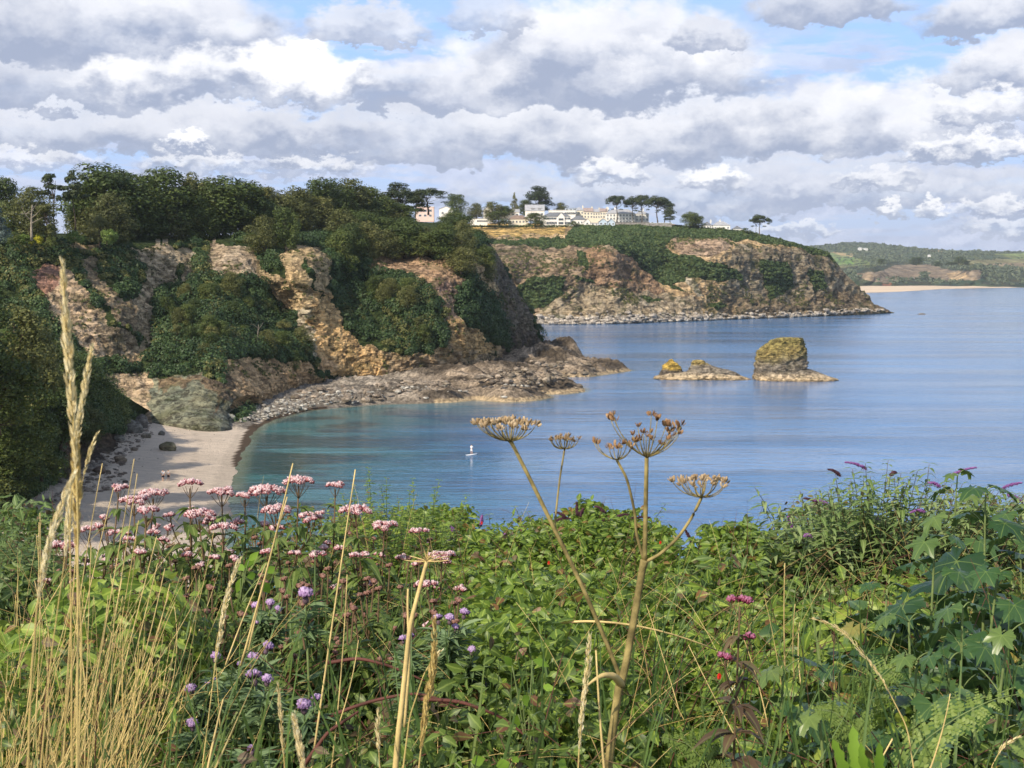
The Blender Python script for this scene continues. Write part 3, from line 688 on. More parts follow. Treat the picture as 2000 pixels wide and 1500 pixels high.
# boulders lying half buried along the foot of the bank
SAND = np.array([.60, .505, .41]); SHN = np.array([.235, .205, .17]); REEF = np.array([.17, .135, .10])
fc = SAND[None, None] * (1 - rocky[..., None]) + (SHN * (1 - reef[..., None]) + REEF * reef[..., None]) * rocky[..., None]
fc = fc * (1 + .12 * fbm(q3, 10, 3, 4)[..., None]) * (1 + rocky[..., None] * .5 * fbm(q3, 1.1, 3, 6)[..., None])
dkp = np.clip(fbm(q3, 5, 4, 47) * 2.5, -.55, .75)[..., None] * rgh[..., None]; fc = fc * (1 + dkp)
fc = fc * (1 + (stq[..., None] - .55) * .8 * rgh[..., None])
wet = (sd < 1.6 + .8 * fbm(q3, 7, 2, 3)) & (ppx > 455) & (ppx < 640) & (ppy < 900)
fc[wet] = (.085, .06, .04)
damp = (sd < 3.0) & (ppx < 470); fc[damp] *= .86
tide = np.exp(-((sd - 9 - 3 * fbm(q3, 20, 2, 60)) / .35) ** 2) * (fbm(q3, 2, 3, 61) > 0) * (1 - rocky); fc = fc * (1 - .35 * tide[..., None])
low = (z < .9) & (rocky > .5) & (ppx > 850); fc[low] = (.42, .32, .20)
fc = np.clip(fc, .02, .85)
fsh = mesh_np('beach', np.stack([X, Yg, z], -1).reshape(-1, 3), [grid_faces(*X.shape)], None, None, True,
              {'col': ('FLOAT_COLOR', np.concatenate([fc, np.ones(X.shape + (1,))], -1).reshape(-1, 4)), 'rocky': ('FLOAT', rocky.ravel())})
m_, kk, o_ = new_mat('foreshore')
g = kk.new('ShaderNodeNewGeometry').outputs['Position']; c = kk.attr('col', 'Color'); rk = kk.attr('rocky')
n = kk.noise(g, 1.3, 7, .7); n2 = kk.noise(g, 6.0, 3, .6)
rip = kk.noise(kk.mapping(g, (.25, 1.4, 1), (0, 0, .5)), 1.0, 5, .65)
t1 = kk.ss(n, .35, .65, .45, 1.45); t2 = kk.ss(rip, .35, .62, .84, 1.06)
c2 = kk.mix(rk, kk.vm('SCALE', c, sc=t2), kk.vm('SCALE', c, sc=t1))
spk = kk.m('MULTIPLY', kk.ss(kk.noise(g, .9, 6, .7), .60, .66), .5); c2 = kk.mix(spk, c2, (.12, .10, .08))
princ(kk, o_, c2, .92, kk.bump(kk.m('ADD', n, kk.m('MULTIPLY', n2, .4)), 1, .45), .15); fsh.data.materials.append(m_)
tag(fsh, kind='structure')
ix = lambda x: np.clip(np.searchsorted(xs, x), 0, len(xs) - 1); iy = lambda y: np.clip(np.searchsorted(ys, y), 0, len(ys) - 1)
def shore_z(x, y): return z[iy(y), ix(x)]
def beach_at(px, py):
    zz = 1.0
    for _ in range(6):
        g_ = G(px, py, zz); zz = float(shore_z(g_[0], g_[1]))
    return G(px, py, zz)

# ---- the sea, one sheet out to the horizon
sx_ = np.unique(np.concatenate([np.linspace(-9000, -300, 20), np.linspace(-300, -60, 10), np.arange(-60, 120, 2.0), np.linspace(120, 500, 30), np.linspace(500, 9000, 20)]))
sy_ = np.unique(np.concatenate([np.linspace(-600, 80, 8), np.arange(80, 560, 2.5), np.linspace(560, 1500, 40), np.linspace(1500, 9000, 20)]))
SX, SY = np.meshgrid(sx_, sy_)
dd = -shore_dist(SX, SY)
sp, sq = toPix(SX, np.maximum(SY, 30), SX * 0)
sh = np.clip(1.10 - dd / 50, 0, 1) * np.clip((1150 - sp) / 420, 0, 1)
sh = np.where((SY < 90) | (SY > 420), sh * .2, sh)
sh = np.clip(sh + .25 * fbm(np.stack([SX, SY, SX * 0], -1), 22, 3, 90) * (sh > .02), 0, 1)
sea = mesh_np('sea', np.stack([SX, SY, SX * 0], -1).reshape(-1, 3), [grid_faces(*SX.shape)], None, None, True, {'shal': ('FLOAT', sh.ravel()), 'near': ('FLOAT', np.clip(dd, 0, 60).ravel())})
m_, kk, o_ = new_mat('sea_water')
g = kk.new('ShaderNodeNewGeometry').outputs['Position']; shal = kk.attr('shal')
deep = kk.mix(kk.ss(kk.noise(kk.mapping(g, (.004, .016, 1)), 1.0, 5, .6), .4, .62), (.045, .140, .315), (.078, .212, .440))
kelp = kk.ss(kk.noise(kk.mapping(g, (.035, .05, 1)), 1.0, 5, .62), .47, .56)
tq = kk.mix(kk.m('MULTIPLY', kelp, .85), (.050, .170, .190), (.022, .055, .065))
c = kk.mix(kk.m('POWER', shal, .8), deep, tq)
c = kk.mix(kk.ss(kk.attr('near'), 3.0, 0.0), c, (.16, .20, .15))
w_a = kk.noise(kk.mapping(g, (.9, 1.5, 1)), 1.0, 3, .6); w_b = kk.noise(kk.mapping(g, (.10, .28, 1), (0, 0, .15)), 1.0, 4, .6); w_c = kk.noise(kk.mapping(g, (.006, .035, 1), (0, 0, .05)), 1.0, 4, .6)
calm = kk.ss(w_c, .40, .60, .5, 1.15)
h = kk.m('ADD', kk.m('MULTIPLY', w_a, .16), kk.m('MULTIPLY', w_b, .8))
bp = kk.bump(kk.m('MULTIPLY', h, calm), .55, .9)
princ(kk, o_, c, kk.m('MULTIPLY_ADD', calm, .10, .05), bp, .5); sea.data.materials.append(m_)
tag(sea, kind='structure')

# ---- far beach
fb = []
for px, py in [(1600, 576), (1662, 573), (1690, 572), (1720, 571), (1760, 569.5), (1800, 567), (1840, 564.5), (1900, 563), (1990, 561.6), (2300, 561), (2600, 561)]:
    a_ = G(px, py, .15); b_ = P(px, 558.0, 3440); b_[2] = max(b_[2], 2.5); fb.append([a_, (a_ + b_) / 2 + [0, 0, .4], b_])
fb = np.array(fb)
ob = mesh_np('far_beach', fb.reshape(-1, 3), [grid_faces(len(fb), 3)], None, None, True); ob.data.materials.append(plain('far_sand', (.66, .52, .38), .95, .1, .08, .01)); tag(ob, kind='structure')

# ---- sea stack and low islets
def loft(rows, Y, dr, n=120, sub=6, amp=.5, seed=0, sc=2.0, beds=.25, colf=None, yoff=0):
    """rows (py, left px, right px) from bottom to top -> rounded rock body"""
    a = np.array(rows, float); t = np.linspace(0, len(a) - 1, (len(a) - 1) * sub + 1)
    py = np.interp(t, range(len(a)), a[:, 0]); l = np.interp(t, range(len(a)), a[:, 1]); r_ = np.interp(t, range(len(a)), a[:, 2])
    th = np.linspace(0, 2 * np.pi, n, endpoint=False)
    ce, se = np.cos(th), np.sin(th)
    sup = (np.abs(ce) ** 3.2 + np.abs(se) ** 3.2) ** (-1 / 3.2) * .985
    rows_ = []
    for i in range(len(t)):
        c_ = P((l[i] + r_[i]) / 2, py[i], Y); hw = (r_[i] - l[i]) / 2 * Y / F
        rows_.append(np.stack([c_[0] + ce * sup * hw, c_[1] + yoff + se * sup * hw * dr, np.full(n, c_[2])], -1))
    Q = np.array(rows_); ax = Q.mean(1, keepdims=True); d = unit((Q - ax) * [1, 1, .3])
    k1 = fbm(Q * [1, 1, .6] + seed * 10, sc, 4, seed, ridge=True) * 1.25 + .5 * fbm(Q * [1, 1, 2.2], sc * .35, 3, seed + 3, ridge=True); bd = (Q[..., 2] + .25 * Q[..., 0] + .5 * fbm(Q, 2, 2, seed)) / .75 % 1
    bq = blocks(Q @ np.array([[.98, 0, -.2], [0, 1, 0], [.2, 0, .98]]), (2.4, 2.4, 1.1), seed) * 1.1 + blocks(Q, (.9, .9, .45), seed + 7) * .5
    Q = Q + d * (k1 * amp + bq * amp * 1.1 + (np.abs(bd - .5) - .25) * beds * 2)[..., None]
    nr = len(t); i = np.arange(nr - 1)[:, None] * n; j = np.arange(n)[None]; j2 = (j + 1) % n
    Fq = np.stack([i + j, i + j2, i + n + j2, i + n + j], -1).reshape(-1, 4)
    V = Q.reshape(-1, 3); top = Q[-1].mean(0) + [0, 0, .15]; V = np.concatenate([V, [top]])
    j = np.arange(n); Ft = np.stack([(nr - 1) * n + j, (nr - 1) * n + (j + 1) % n, np.full(n, len(V) - 1)], -1)
    col = colf(V)
    return V, [Fq, Ft], col
def rockpart(name, data, parent, loc, mat='stack_rock', lich=0.3):
    V, Fs, col = data
    c4 = np.concatenate([col, np.ones((len(col), 1))], -1)
    return mesh_np(name, V - np.array(loc), Fs, MATS[mat], parent, True, {'col': ('FLOAT_COLOR', c4), 'veg': ('FLOAT', np.zeros(len(V))), 'lich': ('FLOAT', np.full(len(V), lich))})
def bandcol(stops, jit=.7):
    def f(V):
        zz = V[:, 2] + fbm(V, 1.6, 4, 5) * jit * 2 - V[:, 0] * 0
        s = np.array([p[0] for p in stops]); c_ = np.array([p[1] for p in stops])
        return np.stack([np.interp(zz, s, c_[:, i]) for i in range(3)], -1) * (1 + .3 * fbm(V, .9, 3, 8)[:, None])
    return f
LED = (.56, .43, .27); GR2 = (.25, .215, .17); OCH = (.33, .255, .10); YEL = (.50, .34, .08)
ledcol = bandcol([(-1, (.20, .15, .09)), (.25, (.30, .22, .13)), (.5, LED), (1.6, (.5, .40, .28)), (2.6, GR2)], .15)
Ys = G(1550, 741)[1]
L0 = G(1545, 741)
st = empty('sea_stack', L0, 'tall blocky sea stack with ochre lichen top standing on a pale ledge in the bay', 'sea stack')
rockpart('ledge', loft([(748, 1472, 1634), (739, 1473, 1632), (735, 1474, 1618), (730, 1477, 1604), (724, 1480, 1590), (721, 1486, 1580)], Ys, .75, amp=.35, seed=3, colf=ledcol), st, L0)
rockpart('block', loft([(728, 1478, 1574), (718, 1477, 1573), (706, 1480, 1571), (695, 1481, 1570), (686, 1484, 1570), (678, 1492, 1568), (670, 1504, 1566), (664, 1511, 1566), (661, 1519, 1564), (659.5, 1526, 1561)], Ys, .8, amp=.62, seed=4, sc=2.6, beds=.34,
         colf=lambda V: bandcol([(0, GR2), (5.0, GR2), (6.6, (.28, .23, .12)), (8.2, OCH), (12, (.30, .25, .09))])(V + np.array([[0, 0, 1]]) * np.clip(-(V[:, :1] - V[:, 0].mean()) * .12, -1, 1))), st, L0)
L1 = G(1370, 740)
Yi = L1[1]
il = empty('rocky_islet', L1, 'low rocky islet with two lichen-topped crags left of the sea stack', 'islet')
rockpart('ledge', loft([(748, 1276, 1466), (739.5, 1277, 1464), (736, 1280, 1452), (731, 1292, 1436), (727, 1300, 1420)], Yi, .42, amp=.35, seed=9, colf=ledcol), il, L1)
rockpart('crag', loft([(733, 1290, 1336), (724, 1293, 1331), (718, 1295, 1328), (712, 1299, 1323), (706, 1306, 1316), (702, 1309, 1312)], Yi, .8, amp=.35, seed=12, sc=1.4, colf=bandcol([(1, (.10, .085, .07)), (2.6, (.12, .10, .08)), (3.4, YEL), (6, YEL)], .3)), il, L1)
rockpart('crag', loft([(733, 1338, 1444), (727, 1342, 1436), (722, 1346, 1420), (717, 1349, 1398), (711, 1352, 1382), (706, 1355, 1374), (703, 1359, 1368)], Yi, .5, amp=.4, seed=15, sc=1.4, colf=bandcol([(1, GR2), (4.2, GR2), (4.9, (.45, .34, .12)), (6, (.5, .38, .14))], .3)), il, L1)
Lr = G(1800, 614)
rockpart('skerry', loft([(616, 1791, 1809), (613.5, 1793, 1808), (612, 1796, 1805)], Lr[1], .5, n=24, amp=.3, seed=18, colf=bandcol([(0, GR2), (5, GR2)])), None, (0, 0, 0))
tag(bpy.data.objects['skerry'], 'small dark rock awash beyond the tip of the far headland', 'rock')
# ---------------------------------------------------------------- scrub on the slopes
bushes(S1, 'cliff_scrub', 'scrub_leaves', 2300, (.8, 3.2), (.20, .40), 130, mask=lambda a, b: b > 466, seed=5, lift=.15, squash=.95)
bushes(S1, 'cliff_top_scrub', 'wood_leaves_olive', 900, (.7, 2.4), (.20, .38), 90, mask=lambda a, b: (b < 560) & (a < 420) | (fbm(np.stack([a / 60, b / 60, a * 0], -1), 1, 2, 3) > .12), seed=15, lift=.2)
S1r = dict(S1); S1r['veg'] = ((S1['veg'] < .5) & (fbm(S1['pos'], 7, 4, 88) > .12) & (S1['py'] < 745)).astype(float)
bushes(S1r, 'rock_tufts', 'wood_leaves_olive', 650, (.25, .9), (.12, .26), 34, seed=25, lift=.1, squash=.7)
bushes(S2, 'headland_scrub', 'scrub_leaves', 4600, (.5, 2.3), (.40, .75), 30, seed=6, lift=.0, squash=.6)
S2r = dict(S2); S2r['veg'] = ((S2['veg'] < .5) & (fbm(S2['pos'], 18, 4, 89) > .08) & (S2['py'] < 600) & (S2['py'] > 466)).astype(float)
bushes(S2r, 'heath_tufts', 'wood_leaves_olive', 1500, (.4, 1.5), (.35, .7), 16, seed=26, lift=.0, squash=.5)
bushes(S3, 'bank_scrub', 'scrub_leaves', 1300, (.7, 2.6), (.12, .24), 170, mask=lambda a, b: a > -380, seed=7)
def hillmask(a, b):
    m = np.zeros(a.shape, bool)
    for p in [[(1480, 470), (1940, 480), (1940, 500), (1860, 513), (1700, 512), (1640, 495), (1480, 495)], [(1935, 490), (2600, 484), (2600, 490), (1940, 496)], [(1640, 523), (1700, 520), (1740, 512), (1820, 509), (1880, 520), (2600, 530), (2600, 558), (1915, 558), (1915, 530), (1860, 524), (1745, 516), (1700, 526)],
              [(1645, 540), (1900, 548), (1900, 556), (1645, 556)], [(1640, 527), (1668, 525), (1680, 548), (1645, 548)], [(1795, 533), (1815, 530), (1818, 546), (1800, 546)]]: m |= inside(a, b, p)
    return m
S4['veg'] = np.ones_like(S4['veg'])
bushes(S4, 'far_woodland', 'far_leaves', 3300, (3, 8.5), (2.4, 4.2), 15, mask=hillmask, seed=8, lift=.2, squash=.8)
for n_, y0_ in (('field_hedges', 0),):
    mk = lambda a, b: (np.abs(b - (519.5 - (a - 1880) * .012)) < .5) & (a > 1850) | (np.abs(b - (503.5 + (a - 1630) * .05)) < .55) & (a < 1700) | (np.abs(b - (509 + (a - 1620) * .02)) < .5) & (a < 1690) | (np.abs(b - (508.5 - (a - 1900) * .03)) < .5) & (a > 1900) | (np.abs(b - (516 - (a - 1640) * .02)) < .6) & (a < 1740)
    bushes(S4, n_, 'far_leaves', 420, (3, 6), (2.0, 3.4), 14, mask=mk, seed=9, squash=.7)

# ---------------------------------------------------------------- trees
def crown_cards(lobes, n, size, seed, flat=0.0):
    r = np.random.default_rng(seed); C = np.array([l[0] for l in lobes], float); Rr = np.array([l[1] for l in lobes], float)
    Rr = Rr if Rr.ndim == 2 else np.stack([Rr, Rr, Rr * .8], -1)
    w = (Rr[:, 0] * Rr[:, 2]); pick = r.choice(len(C), n, p=w / w.sum())
    d = rvec(n, r); d[:, 2] = np.where(d[:, 2] < -.75, -d[:, 2] * .8, d[:, 2]); d = unit(d)
    k_ = 1 + .30 * fbm(d * 1.3 + C[pick], .5, 2, seed)
    q = C[pick] + d * Rr[pick] * (k_ * r.uniform(.70, 1.06, n))[:, None]
    V, Fs, rn = cards(q, unit(d + rvec(n, r) * .55 + [0, 0, flat]), r.uniform(size * .7, size * 1.3, n), r)
    tone = r.normal(0, .12, len(C))[pick]
    return V, Fs, np.clip(rn * .8 + .1 + np.repeat(tone, 4), 0, 1)
def limbs(mb, base_r, H, lobes, seed, lean=0.0, start=.35, nmax=14):
    r = np.random.default_rng(seed)
    tz = np.linspace(0, 1, 9)
    path = np.stack([lean * tz ** 2 + .02 * H * np.sin(tz * 5 + seed), .015 * H * np.cos(tz * 4 + seed), tz * H * .86], -1)
    mb.add(*tube(path, base_r * (1 - tz * .78), 8))
    for (c, rad) in lobes[:nmax]:
        s_ = r.uniform(start, .8); p0 = np.array([np.interp(s_, tz, path[:, i]) for i in range(3)])
        c = np.array(c, float)
        if c[2] < p0[2]: p0 = np.array([np.interp(max(.15, c[2] / H - .1), tz, path[:, i]) for i in range(3)])
        m_ = (p0 + c) / 2 + [0, 0, -.04 * H]
        mb.add(*tube(bez(p0, m_, c, 7), np.linspace(base_r * .38, base_r * .08, 7), 5))
def proto_tree(name, kind, seed, mat, bark='bark'):
    r = np.random.default_rng(seed)
    o = bpy.data.objects.new(name, None); COL.objects.link(o)
    lobes = []; H = 16.0; n = 3000; sz = .30; tr = .32; flat = 0; start = .3
    if kind == 'broad':
        for i in range(44):
            a = r.uniform(0, 6.28); u = r.uniform(.25, 1) ** .6; zz = r.uniform(.10, .90)
            rr = 4.7 * math.sin(min(1, (1.05 - zz) * 2.1) * 1.57) * u * (1 if zz > .3 else .8)
            lobes.append(((rr * math.cos(a), rr * math.sin(a), zz * H), r.uniform(1.2, 2.3)))
        lobes.append(((0, 0, H * .88), 2.2)); lobes += [((0, 0, H * z_), 3.4) for z_ in (.3, .5, .7)]; n = 7500; sz = .26
    elif kind == 'open':
        for i in range(26):
            a = r.uniform(0, 6.28); u = r.uniform(.2, 1); zz = r.uniform(.25, .93)
            rr = 5.0 * math.sin(min(1, (1.1 - zz) * 1.6) * 1.57) * u
            lobes.append(((rr * math.cos(a), rr * math.sin(a), zz * H), r.uniform(1.0, 1.9)))
        n = 4200; sz = .26
    elif kind == 'umbrella':      # flat-topped pine on a clean stem
        for i in range(26):
            a = r.uniform(0, 6.28); u = r.uniform(0, 1) ** .55
            rr = 5.2 * u; zz = .90 - .20 * u * u + r.uniform(-.05, .03)
            lobes.append(((rr * math.cos(a), rr * math.sin(a), zz * H), (r.uniform(1.2, 1.9), r.uniform(1.2, 1.9), r.uniform(.8, 1.35))))
        for i in range(4):
            a = r.uniform(0, 6.28); lobes.append(((4.5 * math.cos(a), 4.5 * math.sin(a), r.uniform(.45, .62) * H), (1.2, 1.0, .4)))
        n = 4200; sz = .25; flat = .3; tr = .30; start = .5
    elif kind == 'tiered':        # cedar-like, dark layered pads
        for i in range(54):
            zz = r.uniform(.24, .96); a = r.uniform(0, 6.28); rr = math.sin(min(1, (1.06 - zz) * 1.9) * 1.57) * 4.6 * r.uniform(.3, 1)
            lobes.append(((rr * math.cos(a), rr * math.sin(a), zz * H), (r.uniform(1.2, 1.9), r.uniform(1.2, 1.9), r.uniform(.6, 1.1))))
        n = 6500; sz = .26; flat = .3
    elif kind == 'scots':         # tall bare stem, ragged top
        for i in range(13):
            zz = r.uniform(.50, .98); a = r.uniform(0, 6.28); rr = r.uniform(.6, 3.4) * (1.15 - abs(zz - .75))
            lobes.append(((rr * math.cos(a), rr * math.sin(a), zz * H), (r.uniform(.8, 1.5), r.uniform(.8, 1.5), r.uniform(.5, 1.0))))
        n = 2000; sz = .28; tr = .22; start = .5
    elif kind == 'conical':
        for i in range(34):
            zz = r.uniform(.08, .98); a = r.uniform(0, 6.28); rr = (1.02 - zz) * 4.2 * r.uniform(.3, 1)
            lobes.append(((rr * math.cos(a), rr * math.sin(a), zz * H), .55 + (1 - zz) * 1.3))
        n = 2600
    elif kind == 'shrub':
        H = 6.0; tr = .12
        for i in range(16):
            a = r.uniform(0, 6.28); u = r.uniform(0, 1) ** .6; zz = r.uniform(.2, .85)
            rr = 2.9 * math.sin(min(1, (1.1 - zz) * 1.3) * 1.57) * u
            lobes.append(((rr * math.cos(a), rr * math.sin(a), zz * H), r.uniform(.8, 1.3)))
        n = 1500; sz = .22
    lobes = [(c, (q, q, q * 1.05) if np.isscalar(q) else q) for c, q in lobes]
    V, Fs, rn = crown_cards(lobes, n, sz, seed, flat)
    c = mesh_np('crown', V, Fs, MATS[mat], o, True, {'rnd': ('FLOAT', rn)})
    mb = MB(); limbs(mb, tr, H, lobes, seed, start=start); t = mb.build('trunk', MATS[bark], o)
    Vx = V[:, :2]; o['_w'] = float(np.percentile(np.abs(V[:, 0]), 98) * 2); o['_h'] = float(np.percentile(V[:, 2], 99.5))
    return o
PR = {}
def proto(key, name, kind, seed, mat, bark='bark'): PR[key] = (proto_tree(name, kind, seed, mat, bark), [0])
for i in range(4): proto('b%d' % i, 'broadleaf_tree', 'broad', 60 + i, 'wood_leaves')
for i in range(2): proto('o%d' % i, 'broadleaf_tree', 'broad', 70 + i, 'wood_leaves_olive')
for i in range(2): proto('p%d' % i, 'broadleaf_tree', 'open', 80 + i, 'wood_leaves_olive')
proto('u0', 'umbrella_pine', 'umbrella', 90, 'pine_needles'); proto('u1', 'umbrella_pine', 'umbrella', 91, 'pine_needles')
proto('t0', 'cedar_tree', 'tiered', 92, 'pine_needles'); proto('s0', 'scots_pine', 'scots', 94, 'pine_needles'); proto('s1', 'scots_pine', 'scots', 95, 'pine_needles')
proto('c0', 'conifer_tree', 'conical', 96, 'wood_leaves_olive'); proto('k0', 'blue_spruce', 'conical', 97, 'blue_spruce')
proto('h0', 'garden_shrub', 'shrub', 98, 'wood_leaves'); proto('hl', 'lime_shrub', 'shrub', 99, 'lime_shrub'); proto('hy', 'yellow_shrub', 'shrub', 100, 'yellow_shrub')
def tree(key, px, top, wpx, base, Y, label, group=None, rz=None, cat='tree'):
    o, used = PR[key]
    b = P(px, base, Y); t_ = P(px, top, Y)
    sw = wpx * Y / F / o['_w']; sh_ = (t_[2] - b[2]) / o['_h']
    rz = random.Random(int(px * 7 + top)).uniform(0, 6.28) if rz is None else rz
    if used[0] == 0: c = o; c.location = V3(b); c.rotation_euler = (0, 0, rz)
    else: c = copy_tree(o)
    used[0] = 1
    c.location = V3(b); c.rotation_euler = (0, 0, rz); c.scale = (sw, sw, sh_)
    c['label'] = label; c['category'] = cat
    if group: c['group'] = group
    elif 'group' in c.keys(): del c['group']
    return c
def Yb(px): # distance of the wooded rim
    return float(np.interp(px, [0, 100, 200, 330, 440, 600, 700, 800, 900, 940], [352, 360, 380, 405, 420, 452, 488, 508, 515, 508]))
# skyline of the wood, left to right: centre, top, width, kind
WG = 'trees of the dense wood along the near cliff top'
sky_t = [(-40, 345, 90, 'b0'), (8, 347, 74, 'b1'), (205, 323, 130, 'b2'), (268, 340, 100, 'b0'), (322, 330, 118, 'b3'), (372, 338, 60, 'p0'), (392, 350, 70, 'b1'), (440, 347, 120, 'b2'), (480, 362, 80, 'b0'), (516, 366, 66, 'p1'), (575, 366, 78, 'o0'),
         (628, 349, 84, 'b3'), (678, 351, 92, 'o1'), (722, 366, 70, 'b0'), (655, 362, 70, 'b2'), (748, 390, 60, 'b1'), (-110, 350, 110, 'b2'), (-190, 360, 120, 'b3')]
ORD = ['leftmost', 'second', 'third', 'fourth', 'fifth', 'sixth', 'seventh', 'eighth', 'ninth', 'tenth', 'eleventh', 'twelfth', 'thirteenth', 'fourteenth', 'fifteenth', 'rightmost']
sky_t = sorted(sky_t)
vis_ = [q[0] for q in sky_t if q[0] > 0]
KD = {'b': 'full domed green', 'o': 'olive green', 'p': 'loose airy'}
for x, tp, w, kx in sky_t:
    tree(kx, x, tp, w * 1.12, np.interp(x, [0, 600, 900], [470, 440, 430]) + 12, Yb(max(x, 0)) + 16, (KD[kx[0]] + ' tree, ' + ORD[vis_.index(x)] + ' from the left along the skyline of the near wood') if x > 0 else 'broadleaf tree of the near wood beyond the left edge of the view', 'skyline trees of the near wood')
LM = ['brown garden terraces', 'square rock face', 'ivy gully', 'tawny ridge top', 'dark ivy by the ridge', 'left end of the pink rock', 'right end of the pink rock', 'dark headland nose']
rr_ = np.random.default_rng(21)
row = [(165, 930, 30, -34, 22), (180, 940, 36, -10, 12), (200, 950, 38, 14, 2), (430, 950, 40, 36, -6), (590, 950, 40, 58, -6)]
for (a, b_, stp, off, yo) in row:
    x = a
    while x < b_:
        yt_ = float(np.interp(x, S1['pxs'], S1['yt']))
        base = yt_ + off + 28 - (12 if x < 560 else 0); hgt = rr_.uniform(74, 96) * np.interp(x, [700, 800, 960], [1, .85, .62]); tp = base - hgt
        sky_l = np.interp(x, [170, 730, 765, 790, 812, 850, 870, 890, 905, 925, 945, 960], [345, 368, 388, 408, 430, 428, 419, 411, 413, 434, 456, 468])
        tp = max(tp, sky_l + (8 if off < -20 else 22 if off < 0 else 44 if off < 20 else 66) * (1 if x < 770 else .35))
        bad = (off >= 14 and (x < 500 or 575 < x < 645)) or (off >= 36 and x < 640) or (off >= 58 and not (645 < x < 705 or x > 895))
        if base > tp + 24 and not bad:
            kx = rr_.choice(['b0', 'b1', 'b2', 'b3', 'b1', 'b2', 'o0', 'o1', 'p0', 'o0'])
            yy_ = Yb(x) + yo if off < 0 else float(surf(S1, x, base)[1]) - 1.5
            tree(kx, x, tp, rr_.uniform(50, 92) * np.interp(x, [780, 960], [1, .62]), base, yy_, '%s wood tree %s, above the %s' % (KD[kx[0]], {-34: 'at the back', -10: 'in the middle', 14: 'in front', 36: 'low in front', 58: 'lowest in front'}[off], LM[int(np.searchsorted([250, 400, 500, 640, 720, 800, 880], x))]), WG)
        x += stp * rr_.uniform(.8, 1.2)
# left garden end of the wood
tree('s0', 108, 338, 58, 462, 352, 'tall bare-stemmed pine, left of the pair standing against the sky'); tree('s1', 145, 334, 58, 452, 356, 'tall bare-stemmed pine, right of the pair standing against the sky')
tree('o1', 60, 366, 96, 470, 344, 'olive green spreading tree with bare lower boughs left of the tall pines')
tree('p1', 92, 398, 70, 478, 338, 'low dark tree with leaning stems below the tall pines')
tree('b3', 28, 395, 70, 475, 350, 'dark green tree behind the pale conifer at the left edge')
tree('k0', 0, 408, 40, 478, 325, 'pale blue-green conifer at the left edge of the cliff-top garden')
tree('o0', 222, 378, 78, 478, 372, 'pale green willow-like tree in front of the wood beside the garden'); tree('p0', 196, 418, 56, 486, 362, 'small pale flowering tree at the edge of the cliff-top garden')
tree('hy', 72, 458, 28, 478, 336, 'bright yellow garden shrub on the cliff top at the left', cat='shrub'); tree('hl', 52, 458, 34, 480, 335, 'lime green clipped shrub left of the yellow shrub', cat='shrub')
tree('hl', 146, 450, 32, 478, 345, 'bright green rounded shrub right of the tall pines', cat='shrub'); tree('hl', 208, 448, 40, 480, 350, 'low lime green shrub at the foot of the pale green tree', cat='shrub')
tree('h0', 100, 462, 30, 482, 334, 'dull purple-green rounded shrub right of the yellow shrub', cat='shrub'); tree('h0', 28, 452, 26, 478, 333, 'round green shrub left of the lime clipped shrub', cat='shrub')
# dead tree
mb = MB(); b0 = P(62, 470, 332)
mb.add(*tube(bez(b0, P(60, 430, 332), P(63, 400, 332), 8), np.linspace(.32, .12, 8), 6))
for (x1, y1, x2, y2) in [(61, 430, 42, 404), (61, 426, 80, 408), (62, 415, 48, 424), (62, 412, 72, 396), (62, 420, 40, 418), (62, 436, 84, 424)]:
    mb.add(*tube(bez(P(x1, y1, 332), P((x1 + x2) / 2, y1 - 6, 331.5), P(x2, y2, 331), 6), np.linspace(.12, .03, 6), 5))
tag(mb.build('dead_tree', MATS['pale_bark'], loc=b0), 'bare pale dead tree with crooked boughs at the cliff-top garden', 'tree')
mb = MB(); b0 = P(502, 668, 362)
mb.add(*tube(bez(b0, P(504, 650, 361), P(505, 634, 361), 6), np.linspace(.2, .06, 6), 6)); mb.add(*tube(bez(P(504, 642, 361), P(496, 632, 360.5), P(489, 633, 360), 5), np.linspace(.07, .03, 5), 5)); mb.add(*tube(bez(P(504, 645, 361), P(510, 636, 361), P(514, 630, 361), 5), np.linspace(.06, .02, 5), 5))
tag(mb.build('dead_tree', MATS['pale_bark'], loc=b0), 'small bleached dead tree in the scrub halfway down the near cliff', 'tree')
